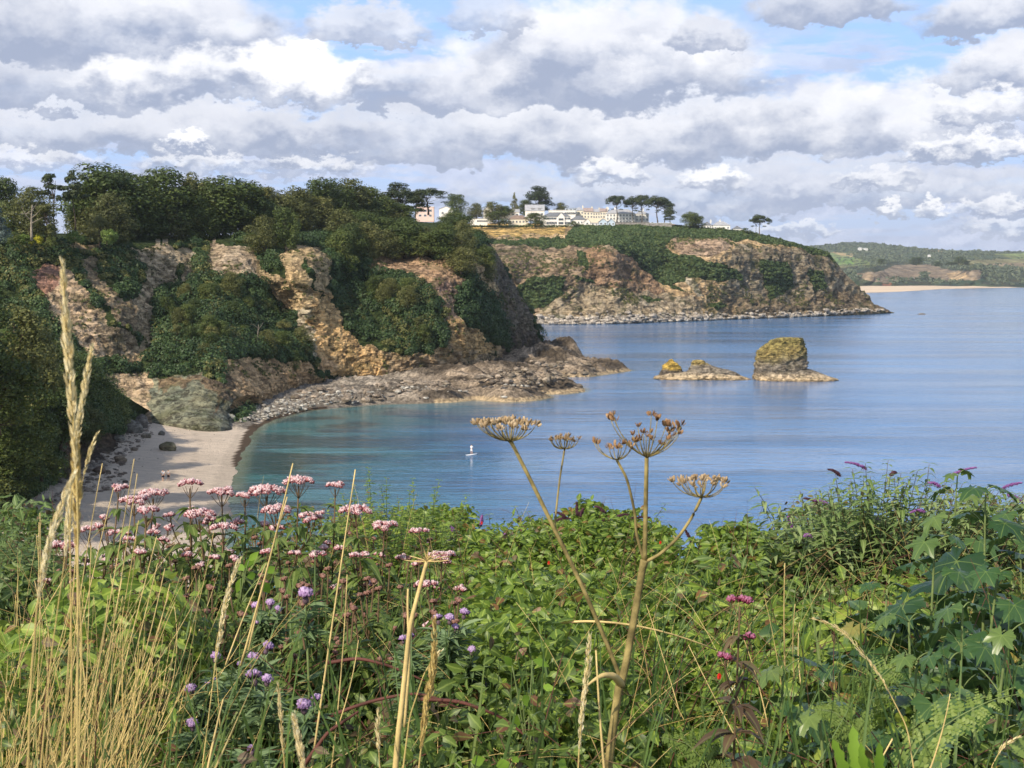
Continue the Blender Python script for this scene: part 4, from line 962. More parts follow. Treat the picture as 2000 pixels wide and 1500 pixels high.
# trees around the village
VG = [('t0', 776, 357, 60, 425, 560, 'dark round-topped pine at the right end of the near wood'), ('u0', 835, 368, 78, 420, 580, 'broad dark pine right of the round-topped pine'), ('t0', 812, 374, 44, 425, 575, 'dark pine between the two big pines at the wood end'),
 ('b0', 891, 379, 40, 425, 960, 'solitary pale green rounded tree left of the village houses'), ('o0', 930, 397, 34, 428, 1050, 'light green tree before the low white house at the village edge'), ('o1', 962, 394, 36, 420, 1120, 'yellow-green rounded tree behind the white gabled house'),
 ('c0', 1005, 377, 24, 420, 1130, 'conical green conifer rising among the houses'), ('b2', 985, 402, 30, 424, 1125, 'low green tree at the foot of the conical conifer'), ('b1', 975, 412, 52, 440, 1075, 'dark bushy tree at the field edge before the bungalows'),
 ('t0', 1051, 364, 54, 425, 1150, 'big dark layered cedar towering over the white dormer house'), ('b3', 1027, 390, 34, 424, 1150, 'dark round tree left of the big layered cedar'), ('o0', 1096, 396, 26, 420, 1160, 'small olive tree right of the big cedar'),
 ('b0', 1046, 416, 40, 441, 1070, 'green bushy tree between the bungalow and the big white house'), ('u1', 1204, 382, 46, 436, 1105, 'flat-topped pine, leftmost of the row above the terrace'), ('u0', 1236, 384, 34, 438, 1108, 'slender flat-topped pine second in the row above the terrace'),
 ('u1', 1253, 381, 38, 438, 1110, 'flat-topped pine third in the row above the terrace'), ('u0', 1284, 383, 54, 438, 1100, 'widest flat-topped pine of the row at the end of the terrace'), ('u1', 1298, 390, 36, 437, 1115, 'ragged pine behind the widest flat-topped pine'), ('t0', 1308, 404, 26, 438, 1090, 'low dark layered pine closing the row right of the terrace'),
 ('b2', 1348, 414, 30, 446, 1085, 'dark bushy tree standing alone right of the pine row'), ('b1', 1364, 422, 26, 446, 1088, 'dark green bushy tree leaning on its larger neighbour right of the pine row'), ('u0', 1484, 419, 40, 463, 1095, 'lone umbrella pine on the slope of the far headland'),
 ('u1', 1476, 424, 18, 460, 1100, 'thin small pine just left of the lone umbrella pine'), ('h0', 1121, 432, 24, 441, 1075, 'green garden shrub before the blue-grey chalets', ), ('h0', 1037, 458, 10, 468, 1015, 'single dark bush standing in the golden field edge'),
 ('h0', 1455, 445, 26, 456, 1095, 'dark green bush below the last village roofs'), ('h0', 1410, 444, 22, 452, 1090, 'dark green bush before the hipped white house')]
for v in VG:
    tree(*v[:7], cat='shrub' if v[0] == 'h0' else 'tree')
# far trees standing on the cliff across the bay
for (x, tp, w, bs, lb) in [(1722, 505, 16, 516, 'small dark round tree, leftmost on the cliff across the bay'), (1790, 502, 28, 518, 'wide dark tree clump second from left across the bay'), (1832, 510, 15, 520, 'small dark tree between the two wide clumps across the bay'),
                          (1873, 501, 26, 518, 'tallest dark domed tree on the fields across the bay'), (1858, 511, 20, 518, 'low dark tree at the left foot of the domed tree across the bay'), (1889, 509, 14, 518, 'low dark tree at the right foot of the domed tree across the bay')]:
    tree(random.Random(x).choice(['b0', 'b1', 'b3']), x, tp, w, bs, 3600, lb, cat='tree')
# the wooded bank at the left of the beach
BK = [(30, 600, 110, 770, 168, 'o0', 'big olive-topped tree leaning in at the left edge of the bank'), (75, 640, 90, 800, 182, 'o1', 'olive-green tree right of the biggest tree on the left bank'), (-40, 590, 120, 780, 158, 'b1', None), (0, 690, 110, 850, 164, 'b2', None), (62, 720, 92, 860, 182, 'b0', None),
      (110, 670, 74, 820, 214, 'b3', None), (150, 690, 70, 820, 236, 'b1', None), (120, 760, 78, 880, 205, 'b2', None), (20, 800, 110, 920, 172, 'b3', None), (78, 830, 80, 940, 188, 'b1', None), (185, 720, 62, 830, 252, 'b0', None),
      (165, 790, 62, 870, 228, 'o1', None), (225, 760, 44, 838, 268, 'b2', None), (30, 880, 84, 985, 178, 'b0', None), (-30, 880, 100, 1010, 168, 'b2', None), (12, 940, 50, 1000, 178, 'b3', None), (-110, 700, 130, 900, 152, 'b0', None), (215, 790, 50, 845, 262, 'b3', None)]
BL = {(0, 690): 'dark tree at the left edge below the big olive-topped tree', (62, 720): 'dark rounded tree in the middle of the left bank', (110, 670): 'dark tree behind the tall grass heads under the pale cliff face', (150, 690): 'dark tree right of the tall grass heads below the pale cliff face',
 (120, 760): 'dark tree behind the crossing of the tall grass heads', (20, 800): 'dark tree low at the left edge of the bank', (78, 830): 'dark tree left of the crossing grass heads low on the bank', (185, 720): 'dark tree at the right shoulder of the left bank', (165, 790): 'olive tree overhanging the dark earthy patch above the beach',
 (225, 760): 'small dark tree nearest the pink scree on the left bank', (30, 880): 'dark tree standing over the near end of the beach', (12, 940): 'lowest small tree at the foot of the left bank', (215, 790): 'small dark tree nearest the boulders at the top of the beach'}
for (x, tp, w, bs, Y_, kx, lb) in BK:
    lb = lb or BL.get((x, tp))
    tree(kx, x, tp, w * 1.25, bs, Y_, lb or 'dark green tree of the left bank beyond the edge of the view', 'trees crowding the steep bank left of the beach')
rs = np.random.default_rng(88); nn_ = 0
while nn_ < 34:
    x, y = rs.uniform(290, 880), rs.uniform(560, 735)
    if not (inside(np.array(x), np.array(y), [(300, 640), (380, 575), (500, 560), (560, 640), (620, 730), (430, 700), (300, 735)]) or inside(np.array(x), np.array(y), [(680, 590), (800, 575), (850, 640), (850, 680), (760, 665)])): continue
    b_ = surf(S1, x, y); nn_ += 1; hp = rs.uniform(30, 52)
    tree(rs.choice(['b0', 'b1', 'b3', 'o0', 'o1', 'p0', 'p1']), x, y - hp, hp * rs.uniform(.7, 1.0), y + 3, float(b_[1]) - 1.0, 'small tree in the %s of the %s scrub patch on the near cliff' % ('upper left' if (x < 440 or 650 < x < 770) and y < 650 else 'lower left' if (x < 440 or 650 < x < 770) else 'upper right' if y < 650 else 'lower right', 'left' if x < 650 else 'right'), 'small trees growing on the near cliff face')
for o, used in PR.values():
    for kx in ('_w', '_h'): pass
for o in list(COL.objects):
    for kx in ('_w', '_h'):
        if kx in o.keys(): del o[kx]

# ---------------------------------------------------------------- village houses
plain('white_wall', (.80, .78, .74), .8, .2, .03, .5); plain('cream_wall', (.78, .71, .57), .8, .2, .04, .5); plain('pink_wall', (.70, .52, .44), .8, .2, .04, .5)
plain('slate_roof', (.17, .18, .20), .7, .3, .15, 1.0); plain('brown_roof', (.25, .185, .15), .8, .2, .15, 1.0); plain('pale_roof', (.36, .37, .40), .7, .3, .1, 1.0); plain('pink_roof', (.34, .27, .25), .8, .2, .1, 1.0)
plain('window_glass', (.06, .075, .10), .12, .6, .1, 1.0); plain('white_frame', (.8, .8, .8), .5, .3, .02, 1.0); plain('blue_wall', (.50, .60, .70), .8, .2, .04, .5); plain('grey_stone', (.30, .28, .26), .9, .1, .2, .8)
def house(name, label, px0, px1, eave, base, ridge, Y, roof='gable', wall='white_wall', rf='slate_roof', wins=(), depth=9.0, chim=(), cat='house', extra=None):
    """wins: (rows from the base as fractions, count, width m, height m)"""
    c0 = P((px0 + px1) / 2, base, Y); W_ = (px1 - px0) * Y / F; zb = -1.2
    zh = P(px0, eave, Y)[2] - c0[2]; zr = P(px0, ridge, Y)[2] - c0[2]
    o = empty(name, c0, label, cat)
    mb = MB(); mb.add(*box((0, depth / 2, (zh + zb) / 2), (W_, depth, zh - zb)))
    gable_front = roof == 'front'
    hx, d = W_ / 2, depth
    if roof == 'front':
        mb.add([[-hx, .002, zh], [hx, .002, zh], [0, .002, zr], [-hx, d - .002, zh], [hx, d - .002, zh], [0, d - .002, zr]], [[[0, 1, 2], [5, 4, 3]]])
    if roof == 'gable':
        mb.add([[-hx + .002, 0, zh], [-hx + .002, d, zh], [-hx + .002, d / 2, zr], [hx - .002, 0, zh], [hx - .002, d, zh], [hx - .002, d / 2, zr]], [[[0, 2, 1], [3, 4, 5]]])
    mb.build('wall', MATS[wall], o, False)
    rb = MB(); ov = .35; th = .18
    def slab(a, b, c, e):
        q = np.array([a, b, c, e], float); n = unit(np.cross(q[1] - q[0], q[3] - q[0])); n = n if n[2] > 0 else -n
        rb.add(np.concatenate([q, q + n * th]), [[[0, 1, 2, 3], [7, 6, 5, 4], [0, 4, 5, 1], [1, 5, 6, 2], [2, 6, 7, 3], [3, 7, 4, 0]]])
    sl = (zr - zh)
    if roof == 'gable':
        k_ = ov / (d / 2) * sl
        slab((-hx - ov, -ov, zh - k_), (hx + ov, -ov, zh - k_), (hx + ov, d / 2, zr), (-hx - ov, d / 2, zr)); slab((-hx - ov, d / 2, zr), (hx + ov, d / 2, zr), (hx + ov, d + ov, zh - k_), (-hx - ov, d + ov, zh - k_))
    elif roof == 'front':
        k_ = ov / hx * sl
        slab((-hx - ov, -ov, zh - k_), (-hx - ov, d + ov, zh - k_), (0, d + ov, zr), (0, -ov, zr)); slab((0, -ov, zr), (0, d + ov, zr), (hx + ov, d + ov, zh - k_), (hx + ov, -ov, zh - k_))
    elif roof == 'hip':
        i_ = min(hx - .3, d / 2)
        rb.add([[-hx - ov, -ov, zh], [hx + ov, -ov, zh], [hx + ov, d + ov, zh], [-hx - ov, d + ov, zh], [-hx + i_, d / 2, zr], [hx - i_, d / 2, zr]], [[[0, 1, 5, 4], [2, 3, 4, 5]], [[1, 2, 5], [3, 0, 4]]])
        rb.F.append(np.array([[3, 2, 1, 0]]))
    else:
        rb.add(*box((0, d / 2, zh + .15), (W_ + .6, d + .6, .3)))
    ro = rb.build('roof', MATS[rf], o, False)
    for (fx, hh) in chim:
        cb = MB(); cb.add(*box((fx * W_, d / 2, zr + hh / 2 - .6), (1.0, .8, hh + 1.2))); cb.add(*box((fx * W_, d / 2, zr + hh + .12), (1.2, 1.0, .2)))
        for q in (-.25, .25): cb.add(*tube([[fx * W_ + q, d / 2, zr + hh + .2], [fx * W_ + q, d / 2, zr + hh + .7]], .13, 8))
        cb.build('chimney', MATS[wall], ro, False)
    for wn in wins:
        fz, cnt, ww, hh = wn[:4]; x0, x1 = (wn[4], wn[5]) if len(wn) > 4 else (-.5, .5)
        for i in range(cnt):
            xx = (x0 + (x1 - x0) * (i + .5) / cnt) * W_; zz = fz * zh
            fr = MB()
            for (ax, az, sx_, sz_) in [(0, hh / 2, ww + .16, .1), (0, -hh / 2, ww + .3, .12), (-ww / 2, 0, .1, hh), (ww / 2, 0, .1, hh), (0, 0, .07, hh)]: fr.add(*box((xx + ax, -.05, zz + az), (sx_, .14, sz_)))
            f_ = fr.build('window', MATS['white_frame'], o, False)
            gm = MB(); gm.add(*box((xx, -.01, zz), (ww - .06, .06, hh - .06))); gm.build('pane', MATS['window_glass'], f_, False)
    if extra: extra(o, W_, zh, zr)
    return o
def gable_front_part(cx, w, z0, z1, zr, y=-1.0, mat='white_wall', rf='slate_roof', win=True):
    def f(o, W_, zh, _zr):
        mb = MB(); x = cx * W_; mb.add(*box((x, y / 2 + .01, (z0 + z1) / 2), (w, -y, z1 - z0))); mb.add([[x - w / 2, y, z1], [x + w / 2, y, z1], [x, y, zr], [x - w / 2, 4, z1], [x + w / 2, 4, z1], [x, 4, zr]], [[[0, 1, 2]], ]); mb.build('gable', MATS[mat], o, False)
        rb = MB(); t = .18
        for s in (-1, 1):
            q = np.array([[x + s * (w / 2 + .3), y - .3, z1 - .1], [x, y - .3, zr], [x, 4.5, zr], [x + s * (w / 2 + .3), 4.5, z1 - .1]]); rb.add(np.concatenate([q, q + [0, 0, t]]), [[[0, 1, 2, 3], [7, 6, 5, 4], [0, 4, 5, 1], [1, 5, 6, 2], [2, 6, 7, 3], [3, 7, 4, 0]]])
        rb.build('gable_roof', MATS[rf], o, False)
        if win:
            for zz in ([z0 + 1.6, z0 + 4.4] if z1 - z0 > 5 else [z0 + 1.5]):
                g_ = MB(); g_.add(*box((x, y - .03, zz), (w * .66, .1, 1.7))); g_.build('window', MATS['window_glass'], o, False)
    return f
def dormers(xs_, w, z0, h, rf='slate_roof', wall='white_wall', y0=.6):
    def f(o, W_, zh, zr):
        for x in xs_:
            mb = MB(); mb.add(*box((x * W_, y0 + 1.5, z0 + h / 2), (w, 3.0, h))); d_ = mb.build('dormer', MATS[wall], o, False)
            g_ = MB(); g_.add(*box((x * W_, y0 - .03, z0 + h * .55), (w * .8, .1, h * .62))); g_.build('window', MATS['window_glass'], d_, False)
            r_ = MB(); r_.add(*box((x * W_, y0 + 1.4, z0 + h + .08), (w + .4, 3.4, .16))); r_.build('roof', MATS[rf], d_, False)
    return f
def joined(*fs):
    def f(*a):
        for g_ in fs: g_(*a)
    return f
house('modern_house', 'pinkish modern house with framed flat roof at the left end of the village', 812, 847, 404, 430, 402, 1060, 'flat', 'pink_wall', 'white_frame', [(.72, 3, 2.4, 1.8, -.4, .45), (.35, 3, 2.0, 1.6, -.4, .45)], 8)
house('dormer_house', 'small white house with round-topped front half hidden by trees left of the pale tree', 858, 884, 408, 424, 403, 1080, 'front', 'white_wall', 'pale_roof', [(.5, 2, 1.6, 1.6)], 8)
house('flat_roofed_house', 'low white house with long flat roof at the top left of the field', 918, 952, 427, 437.5, 425, 1075, 'flat', 'white_wall', 'pale_roof', [(.55, 5, 1.8, 1.3, -.1, .5)], 8)
house('white_house', 'tall narrow white gabled house behind the green trees near the field', 944, 963, 410, 432, 403, 1120, 'front', 'white_wall', 'pink_roof', [(.75, 2, 1.2, 1.3), (.4, 2, 1.2, 1.3)], 9)
house('bungalow', 'white bungalow with grey roof behind the brown-roofed bungalow', 974, 1014, 414, 424, 408, 1125, 'gable', 'white_wall', 'pale_roof', [(.5, 5, 1.4, 1.3)], 9)
house('bungalow', 'cream bungalow with brown hipped roof beside the golden field', 993, 1032, 428, 438, 420, 1085, 'hip', 'cream_wall', 'brown_roof', [(.5, 6, 1.3, 1.5)], 9)
house('white_house', 'tall white house with two box dormers under the big cedar', 1026, 1063, 411, 427, 399.5, 1125, 'gable', 'white_wall', 'pale_roof', [(.55, 3, 2.0, 1.6, -.3, .5)], 9, extra=dormers([-.1, .25], 3.4, 5.4, 2.6))
house('large_white_house', 'large white two-storey house with central gable facing the sea', 1060, 1114, 423, 440, 414, 1085, 'hip', 'white_wall', 'slate_roof', [(.78, 4, 2.6, 1.6, -.48, .0), (.26, 4, 2.4, 1.9, -.35, .0), (.78, 2, 2.4, 1.6, .25, .5), (.26, 2, 3.0, 1.8, .25, .5)], 11, extra=gable_front_part(.16, 5.6, 0, 6.4, 9.4))
house('white_wing', 'lower white wing joined to the right of the large gabled house', 1115, 1145, 429, 440, 421, 1088, 'hip', 'white_wall', 'slate_roof', [(.5, 5, 1.2, 1.4)], 9)
house('modern_house', 'white flat-roofed modern house behind the large gabled house', 1072, 1124, 411, 425, 408, 1130, 'flat', 'white_wall', 'white_frame', [(.6, 5, 2.4, 1.6, .1, .5)], 9)
house('glass_box_house', 'grey glazed box with thin roof on top of the modern white house', 1104, 1126, 407, 412, 406, 1140, 'flat', 'blue_wall', 'slate_roof', [(.5, 3, 2.4, 1.2)], 7)
house('cottage', 'small white cottage with steep gable right of the large white house', 1141, 1153, 433, 440, 427, 1080, 'front', 'white_wall', 'brown_roof', [(.5, 1, 1.4, 1.3)], 7)
for i, (a, b_, e, r_) in enumerate([(1122, 1140, 411, 404), (1140, 1158, 413, 406), (1158, 1172, 414, 408), (1172, 1187, 413, 407)]):
    house('terraced_house', ['cream terraced house, first from the left of the cream row', 'cream terraced house, second from the left of the cream row', 'cream terraced house, third from the left of the cream row', 'cream terraced house next to the long white terrace'][i], a, b_, e, 432, r_, 1150, 'hip' if i == 0 else 'gable', 'cream_wall', 'pink_roof' if i % 2 else 'pale_roof', [(.78, 3, 1.1, 1.5), (.45, 3, 1.1, 1.5)], 9, chim=[(.42, .8)])
house('white_terrace', 'long white terrace with grey hipped roof below the row of pines', 1184, 1240, 417, 437, 408, 1120, 'hip', 'white_wall', 'pale_roof', [(.82, 9, 1.1, 1.6), (.50, 9, 1.1, 1.6), (.18, 9, 1.1, 1.7)], 10, chim=[(-.42, 1.2), (-.18, 1.3)])
house('white_terrace', 'shorter white wing at the right end of the long terrace', 1241, 1267, 418, 436, 411, 1125, 'hip', 'white_wall', 'pale_roof', [(.75, 4, 1.1, 1.5), (.40, 4, 1.1, 1.5)], 9, chim=[(.1, 1.4)])
house('chalet', 'pale blue-grey chalet with pointed gable left of its twin', 1170, 1186, 433, 440.5, 427, 1075, 'front', 'blue_wall', 'slate_roof', [(.5, 2, 1.3, 1.4)], 7)
house('chalet', 'pale blue-grey chalet with pointed gable right of its twin', 1187, 1201, 434, 440.5, 427.5, 1074, 'front', 'blue_wall', 'slate_roof', [(.5, 2, 1.2, 1.4)], 7)
house('low_white_building', 'low white outbuilding left of the chalets', 1154, 1169, 436, 440.5, 434, 1076, 'flat', 'white_wall', 'pale_roof', [(.5, 2, 1.2, .9)], 5)
house('white_house', 'small white house with dark pyramid roof right of the dark trees', 1374, 1390, 440, 446, 433, 1098, 'hip', 'white_wall', 'slate_roof', [(.5, 3, 1.0, 1.1)], 7, chim=[(.45, 1.2)])
house('white_house', 'white house with grey hipped roof on the right end of the village', 1393, 1426, 440, 450, 432, 1100, 'hip', 'white_wall', 'pale_roof', [(.5, 4, 1.3, 1.3)], 9, chim=[(-.05, .8)])
house('bungalow', 'grey-roofed bungalow sunk behind bushes at the far right of the village', 1432, 1450, 447, 453, 441, 1104, 'hip', 'white_wall', 'slate_roof', [(.5, 3, 1.0, 1.0)], 7)
house('stone_wall', 'long grey garden wall below the white terrace', 1202, 1268, 434.5, 438.5, 434, 1085, 'flat', 'grey_stone', 'grey_stone', [], .5, cat='wall')
house('stone_wall', 'pale stone wall under the flat-topped pines', 1269, 1312, 436, 440, 435.5, 1085, 'flat', 'grey_stone', 'white_wall', [], .5, cat='wall')
for (x0, x1, e, b_, lb) in [(1677, 1684, 484, 488.5, 'white villa, left one of the pair on the wooded hill across the bay'), (1686, 1695, 485.5, 490, 'white villa, right one of the pair on the wooded hill across the bay')]:
    house('villa', lb, x0, x1, e, b_, e - 1.5, 5350, 'hip', 'white_wall', 'pale_roof', [(.5, 3, 2.5, 3.0)], 14)
house('villa', 'pale farmhouse low on the hill right of the villas across the bay', 1813, 1818, 498, 501, 496.5, 4900, 'hip', 'white_wall', 'pale_roof', [(.5, 2, 1.5, 1.5)], 10)
hb = [P(x, 441.5, 1068) for x in np.linspace(905, 1110, 60)]
mb = MB(); r = np.random.default_rng(3); q = np.array(hb)[r.integers(0, 60, 2600)] + r.normal(0, 1, (2600, 3)) * [1.8, .5, .35]; V, Fs, rn = cards(q, rvec(2600, r), r.uniform(.3, .6, 2600), r); mb.add(V, Fs, rn)
tag(mb.build('hedge', MATS['scrub_leaves'], loc=hb[30]), 'low dark hedge between the golden field and the houses', 'hedge')

# ---------------------------------------------------------------- boulders and shingle
def rockattr(V, col, seed):
    c = np.array(col)[None] * (1 + .35 * fbm(V + seed, .7, 3, 5)[:, None]); return np.concatenate([np.clip(c, .02, .8), np.ones((len(V), 1))], -1)
def boulder(px, py, w, h, label, col=(.27, .245, .20), seed=1, group=None):
    b = beach_at(px, py); s = b[1] / F
    V, Fs = rock_blob(w * s * .56, 4, .22, seed, (1, .8, h / w * 1.15)); 
    o = mesh_np('boulder', V, Fs, MATS['stone'], None, True, {'col': ('FLOAT_COLOR', rockattr(V, col, seed)), 'veg': ('FLOAT', np.zeros(len(V))), 'lich': ('FLOAT', np.full(len(V), .5))})
    o.location = (b[0], b[1], b[2] + h * s * .30); return tag(o, label, 'boulder', group)
boulder(327, 880, 36, 20, 'large olive-brown boulder alone on the open sand', (.22, .19, .12), 3)
boulder(213, 856, 34, 20, 'pale rounded boulder among the rocks at the top left of the beach', (.34, .32, .28), 4)
boulder(232, 862, 22, 14, 'grey boulder right of the pale rounded boulder', (.27, .26, .23), 5)
boulder(258, 845, 40, 30, 'broad dark grey boulder below the green bank', (.20, .19, .17), 6)
boulder(276, 836, 26, 30, 'upright dark boulder against the green-grey outcrop', (.17, .16, .15), 7)
boulder(315, 850, 14, 10, 'small dark boulder on the sand above the lone boulder', (.2, .19, .17), 8)
boulder(448, 822, 24, 16, 'pale grey boulder at the foot of the green-grey outcrop', (.33, .33, .28), 9)
boulder(475, 826, 20, 12, 'flat grey boulder right of the green-grey outcrop', (.30, .29, .26), 10)
boulder(235, 903, 26, 16, 'brown boulder at the beach edge below the dark bank', (.24, .19, .14), 11)
boulder(286, 855, 20, 12, 'grey-brown boulder between the lone boulder and the bank', (.25, .22, .18), 12)
boulder(195, 925, 26, 16, 'dark brown boulder at the foot of the earthy bank', (.16, .12, .10), 13)
boulder(262, 880, 14, 9, 'small tan boulder half way to the lone boulder', (.3, .25, .2), 14)
boulder(371, 835, 10, 7, 'tiny dark rock in the middle of the upper sand', (.10, .09, .08), 15)
def rock_scatter(name, pts, szs, cols, seed, mat='stone', kind='stuff'):
    r = np.random.default_rng(seed); mb = MB(); protos = [rock_blob(1.0, 1, .1, s, (1, 1, .62)) for s in range(6)]
    C = []
    for p, s, c in zip(pts, szs, cols):
        V, Fs = protos[r.integers(6)]; a = r.uniform(0, 6.28); M = np.array([[math.cos(a), -math.sin(a), 0], [math.sin(a), math.cos(a), 0], [0, 0, 1]])
        V = (V * [r.uniform(.8, 1.5), 1, r.uniform(.7, 1.1)]) @ M.T * s + p; mb.add(V, Fs); C.append(np.tile(np.append(c, 1), (len(V), 1)))
    V = np.concatenate(mb.V); by = {}
    for f in mb.F: by.setdefault(f.shape[1], []).append(f)
    o = mesh_np(name, V, [np.concatenate(v) for v in by.values()], MATS[mat], None, False, {'col': ('FLOAT_COLOR', np.concatenate(C)), 'veg': ('FLOAT', np.zeros(len(V))), 'lich': ('FLOAT', np.full(len(V), .2))})
    return tag(o, kind=kind)
r = np.random.default_rng(44); pts = []; sz = []; cl = []
def scat(poly, n, s0, s1, c0, c1):
    xs0 = [p[0] for p in poly]; ys0 = [p[1] for p in poly]; m = 0
    while m < n:
        x, y = r.uniform(min(xs0), max(xs0)), r.uniform(min(ys0), max(ys0))
        if not inside(np.array(x), np.array(y), poly): continue
        b = beach_at(x, y); s = r.uniform(0, 1) ** 3 * (s1 - s0) + s0; m += 1
        if shore_dist(np.array(b[0]), np.array(b[1])) < -.5: continue
        pts.append(b + [0, 0, s * .15]); sz.append(s); cl.append(np.array(c0) + (np.array(c1) - np.array(c0)) * r.uniform())
scat([(460, 800), (600, 768), (760, 758), (900, 752), (1040, 752), (1040, 782), (870, 785), (700, 792), (600, 802), (540, 815), (500, 822), (465, 828)], 2600, .18, .85, (.16, .14, .12), (.60, .58, .52))
scat([(290, 800), (300, 850), (240, 900), (250, 960), (200, 960), (60, 1000), (170, 920), (200, 850), (260, 800)], 900, .10, .6, (.14, .11, .09), (.36, .31, .26))
scat([(300, 815), (460, 828), (470, 840), (300, 900), (220, 960)], 110, .07, .22, (.12, .1, .08), (.3, .26, .22))
scat([(860, 750), (1140, 700), (1220, 722), (1130, 764), (1000, 775)], 900, .35, 1.5, (.12, .10, .08), (.36, .30, .23))
scat([(560, 768), (700, 752), (900, 742), (1060, 700), (1080, 760), (900, 778), (700, 786), (600, 792)], 900, .3, 1.5, (.13, .105, .085), (.42, .35, .28))
rock_scatter('shingle', pts, sz, cl, 5)
pts = []; sz = []; cl = []
for i in range(1300):
    x = r.uniform(1000, 1720) if i % 4 else r.uniform(1020, 1400); yb_ = float(np.interp(x, [a_[0] for a_ in h2_base], [a_[1] for a_ in h2_base])) - 5
    y = yb_ - abs(r.normal(0, 1)) * np.interp(x, [1020, 1180, 1400, 1720], [7, 7, 5, 2])
    b = surf(S2, x, y) + [0, -1.2, 0]; s = r.uniform(0, 1) ** 3 * 2.2 + .5; pts.append(b); sz.append(s); cl.append(np.array((.24, .21, .18)) + r.uniform() * np.array((.30, .27, .23)))
rock_scatter('fallen_rocks', pts, sz, cl, 6)

# ---------------------------------------------------------------- people
plain('skin', (.52, .32, .22), .6, .3, .05, 5.0); plain('dark_hair', (.02, .016, .013), .6, .3, .1, 9.0); plain('white_cloth', (.80, .80, .82), .8, .2, .04, 9.0); plain('dark_cloth', (.025, .025, .035), .8, .2, .1, 9.0); plain('grey_cloth', (.42, .40, .42), .8, .2, .1, 9.0)
plain('board_white', (.82, .83, .85), .35, .5, .03, 2.0); plain('black_plastic', (.03, .03, .03), .5, .4, .1, 5.0)
def skinmesh(name, J, E, mat, parent, sub=2):
    me = bpy.data.meshes.new(name); me.from_pydata([tuple(j[:3]) for j in J], E, []); o = bpy.data.objects.new(name, me); COL.objects.link(o); o.parent = parent
    md = o.modifiers.new('skin', 'SKIN'); md.use_smooth_shade = True
    for i, j in enumerate(J): me.skin_vertices[0].data[i].radius = (j[3], j[4] if len(j) > 4 else j[3])
    me.skin_vertices[0].data[0].use_root = True
    s_ = o.modifiers.new('sub', 'SUBSURF'); s_.levels = sub; s_.render_levels = sub; me.materials.append(MATS[mat]); return o
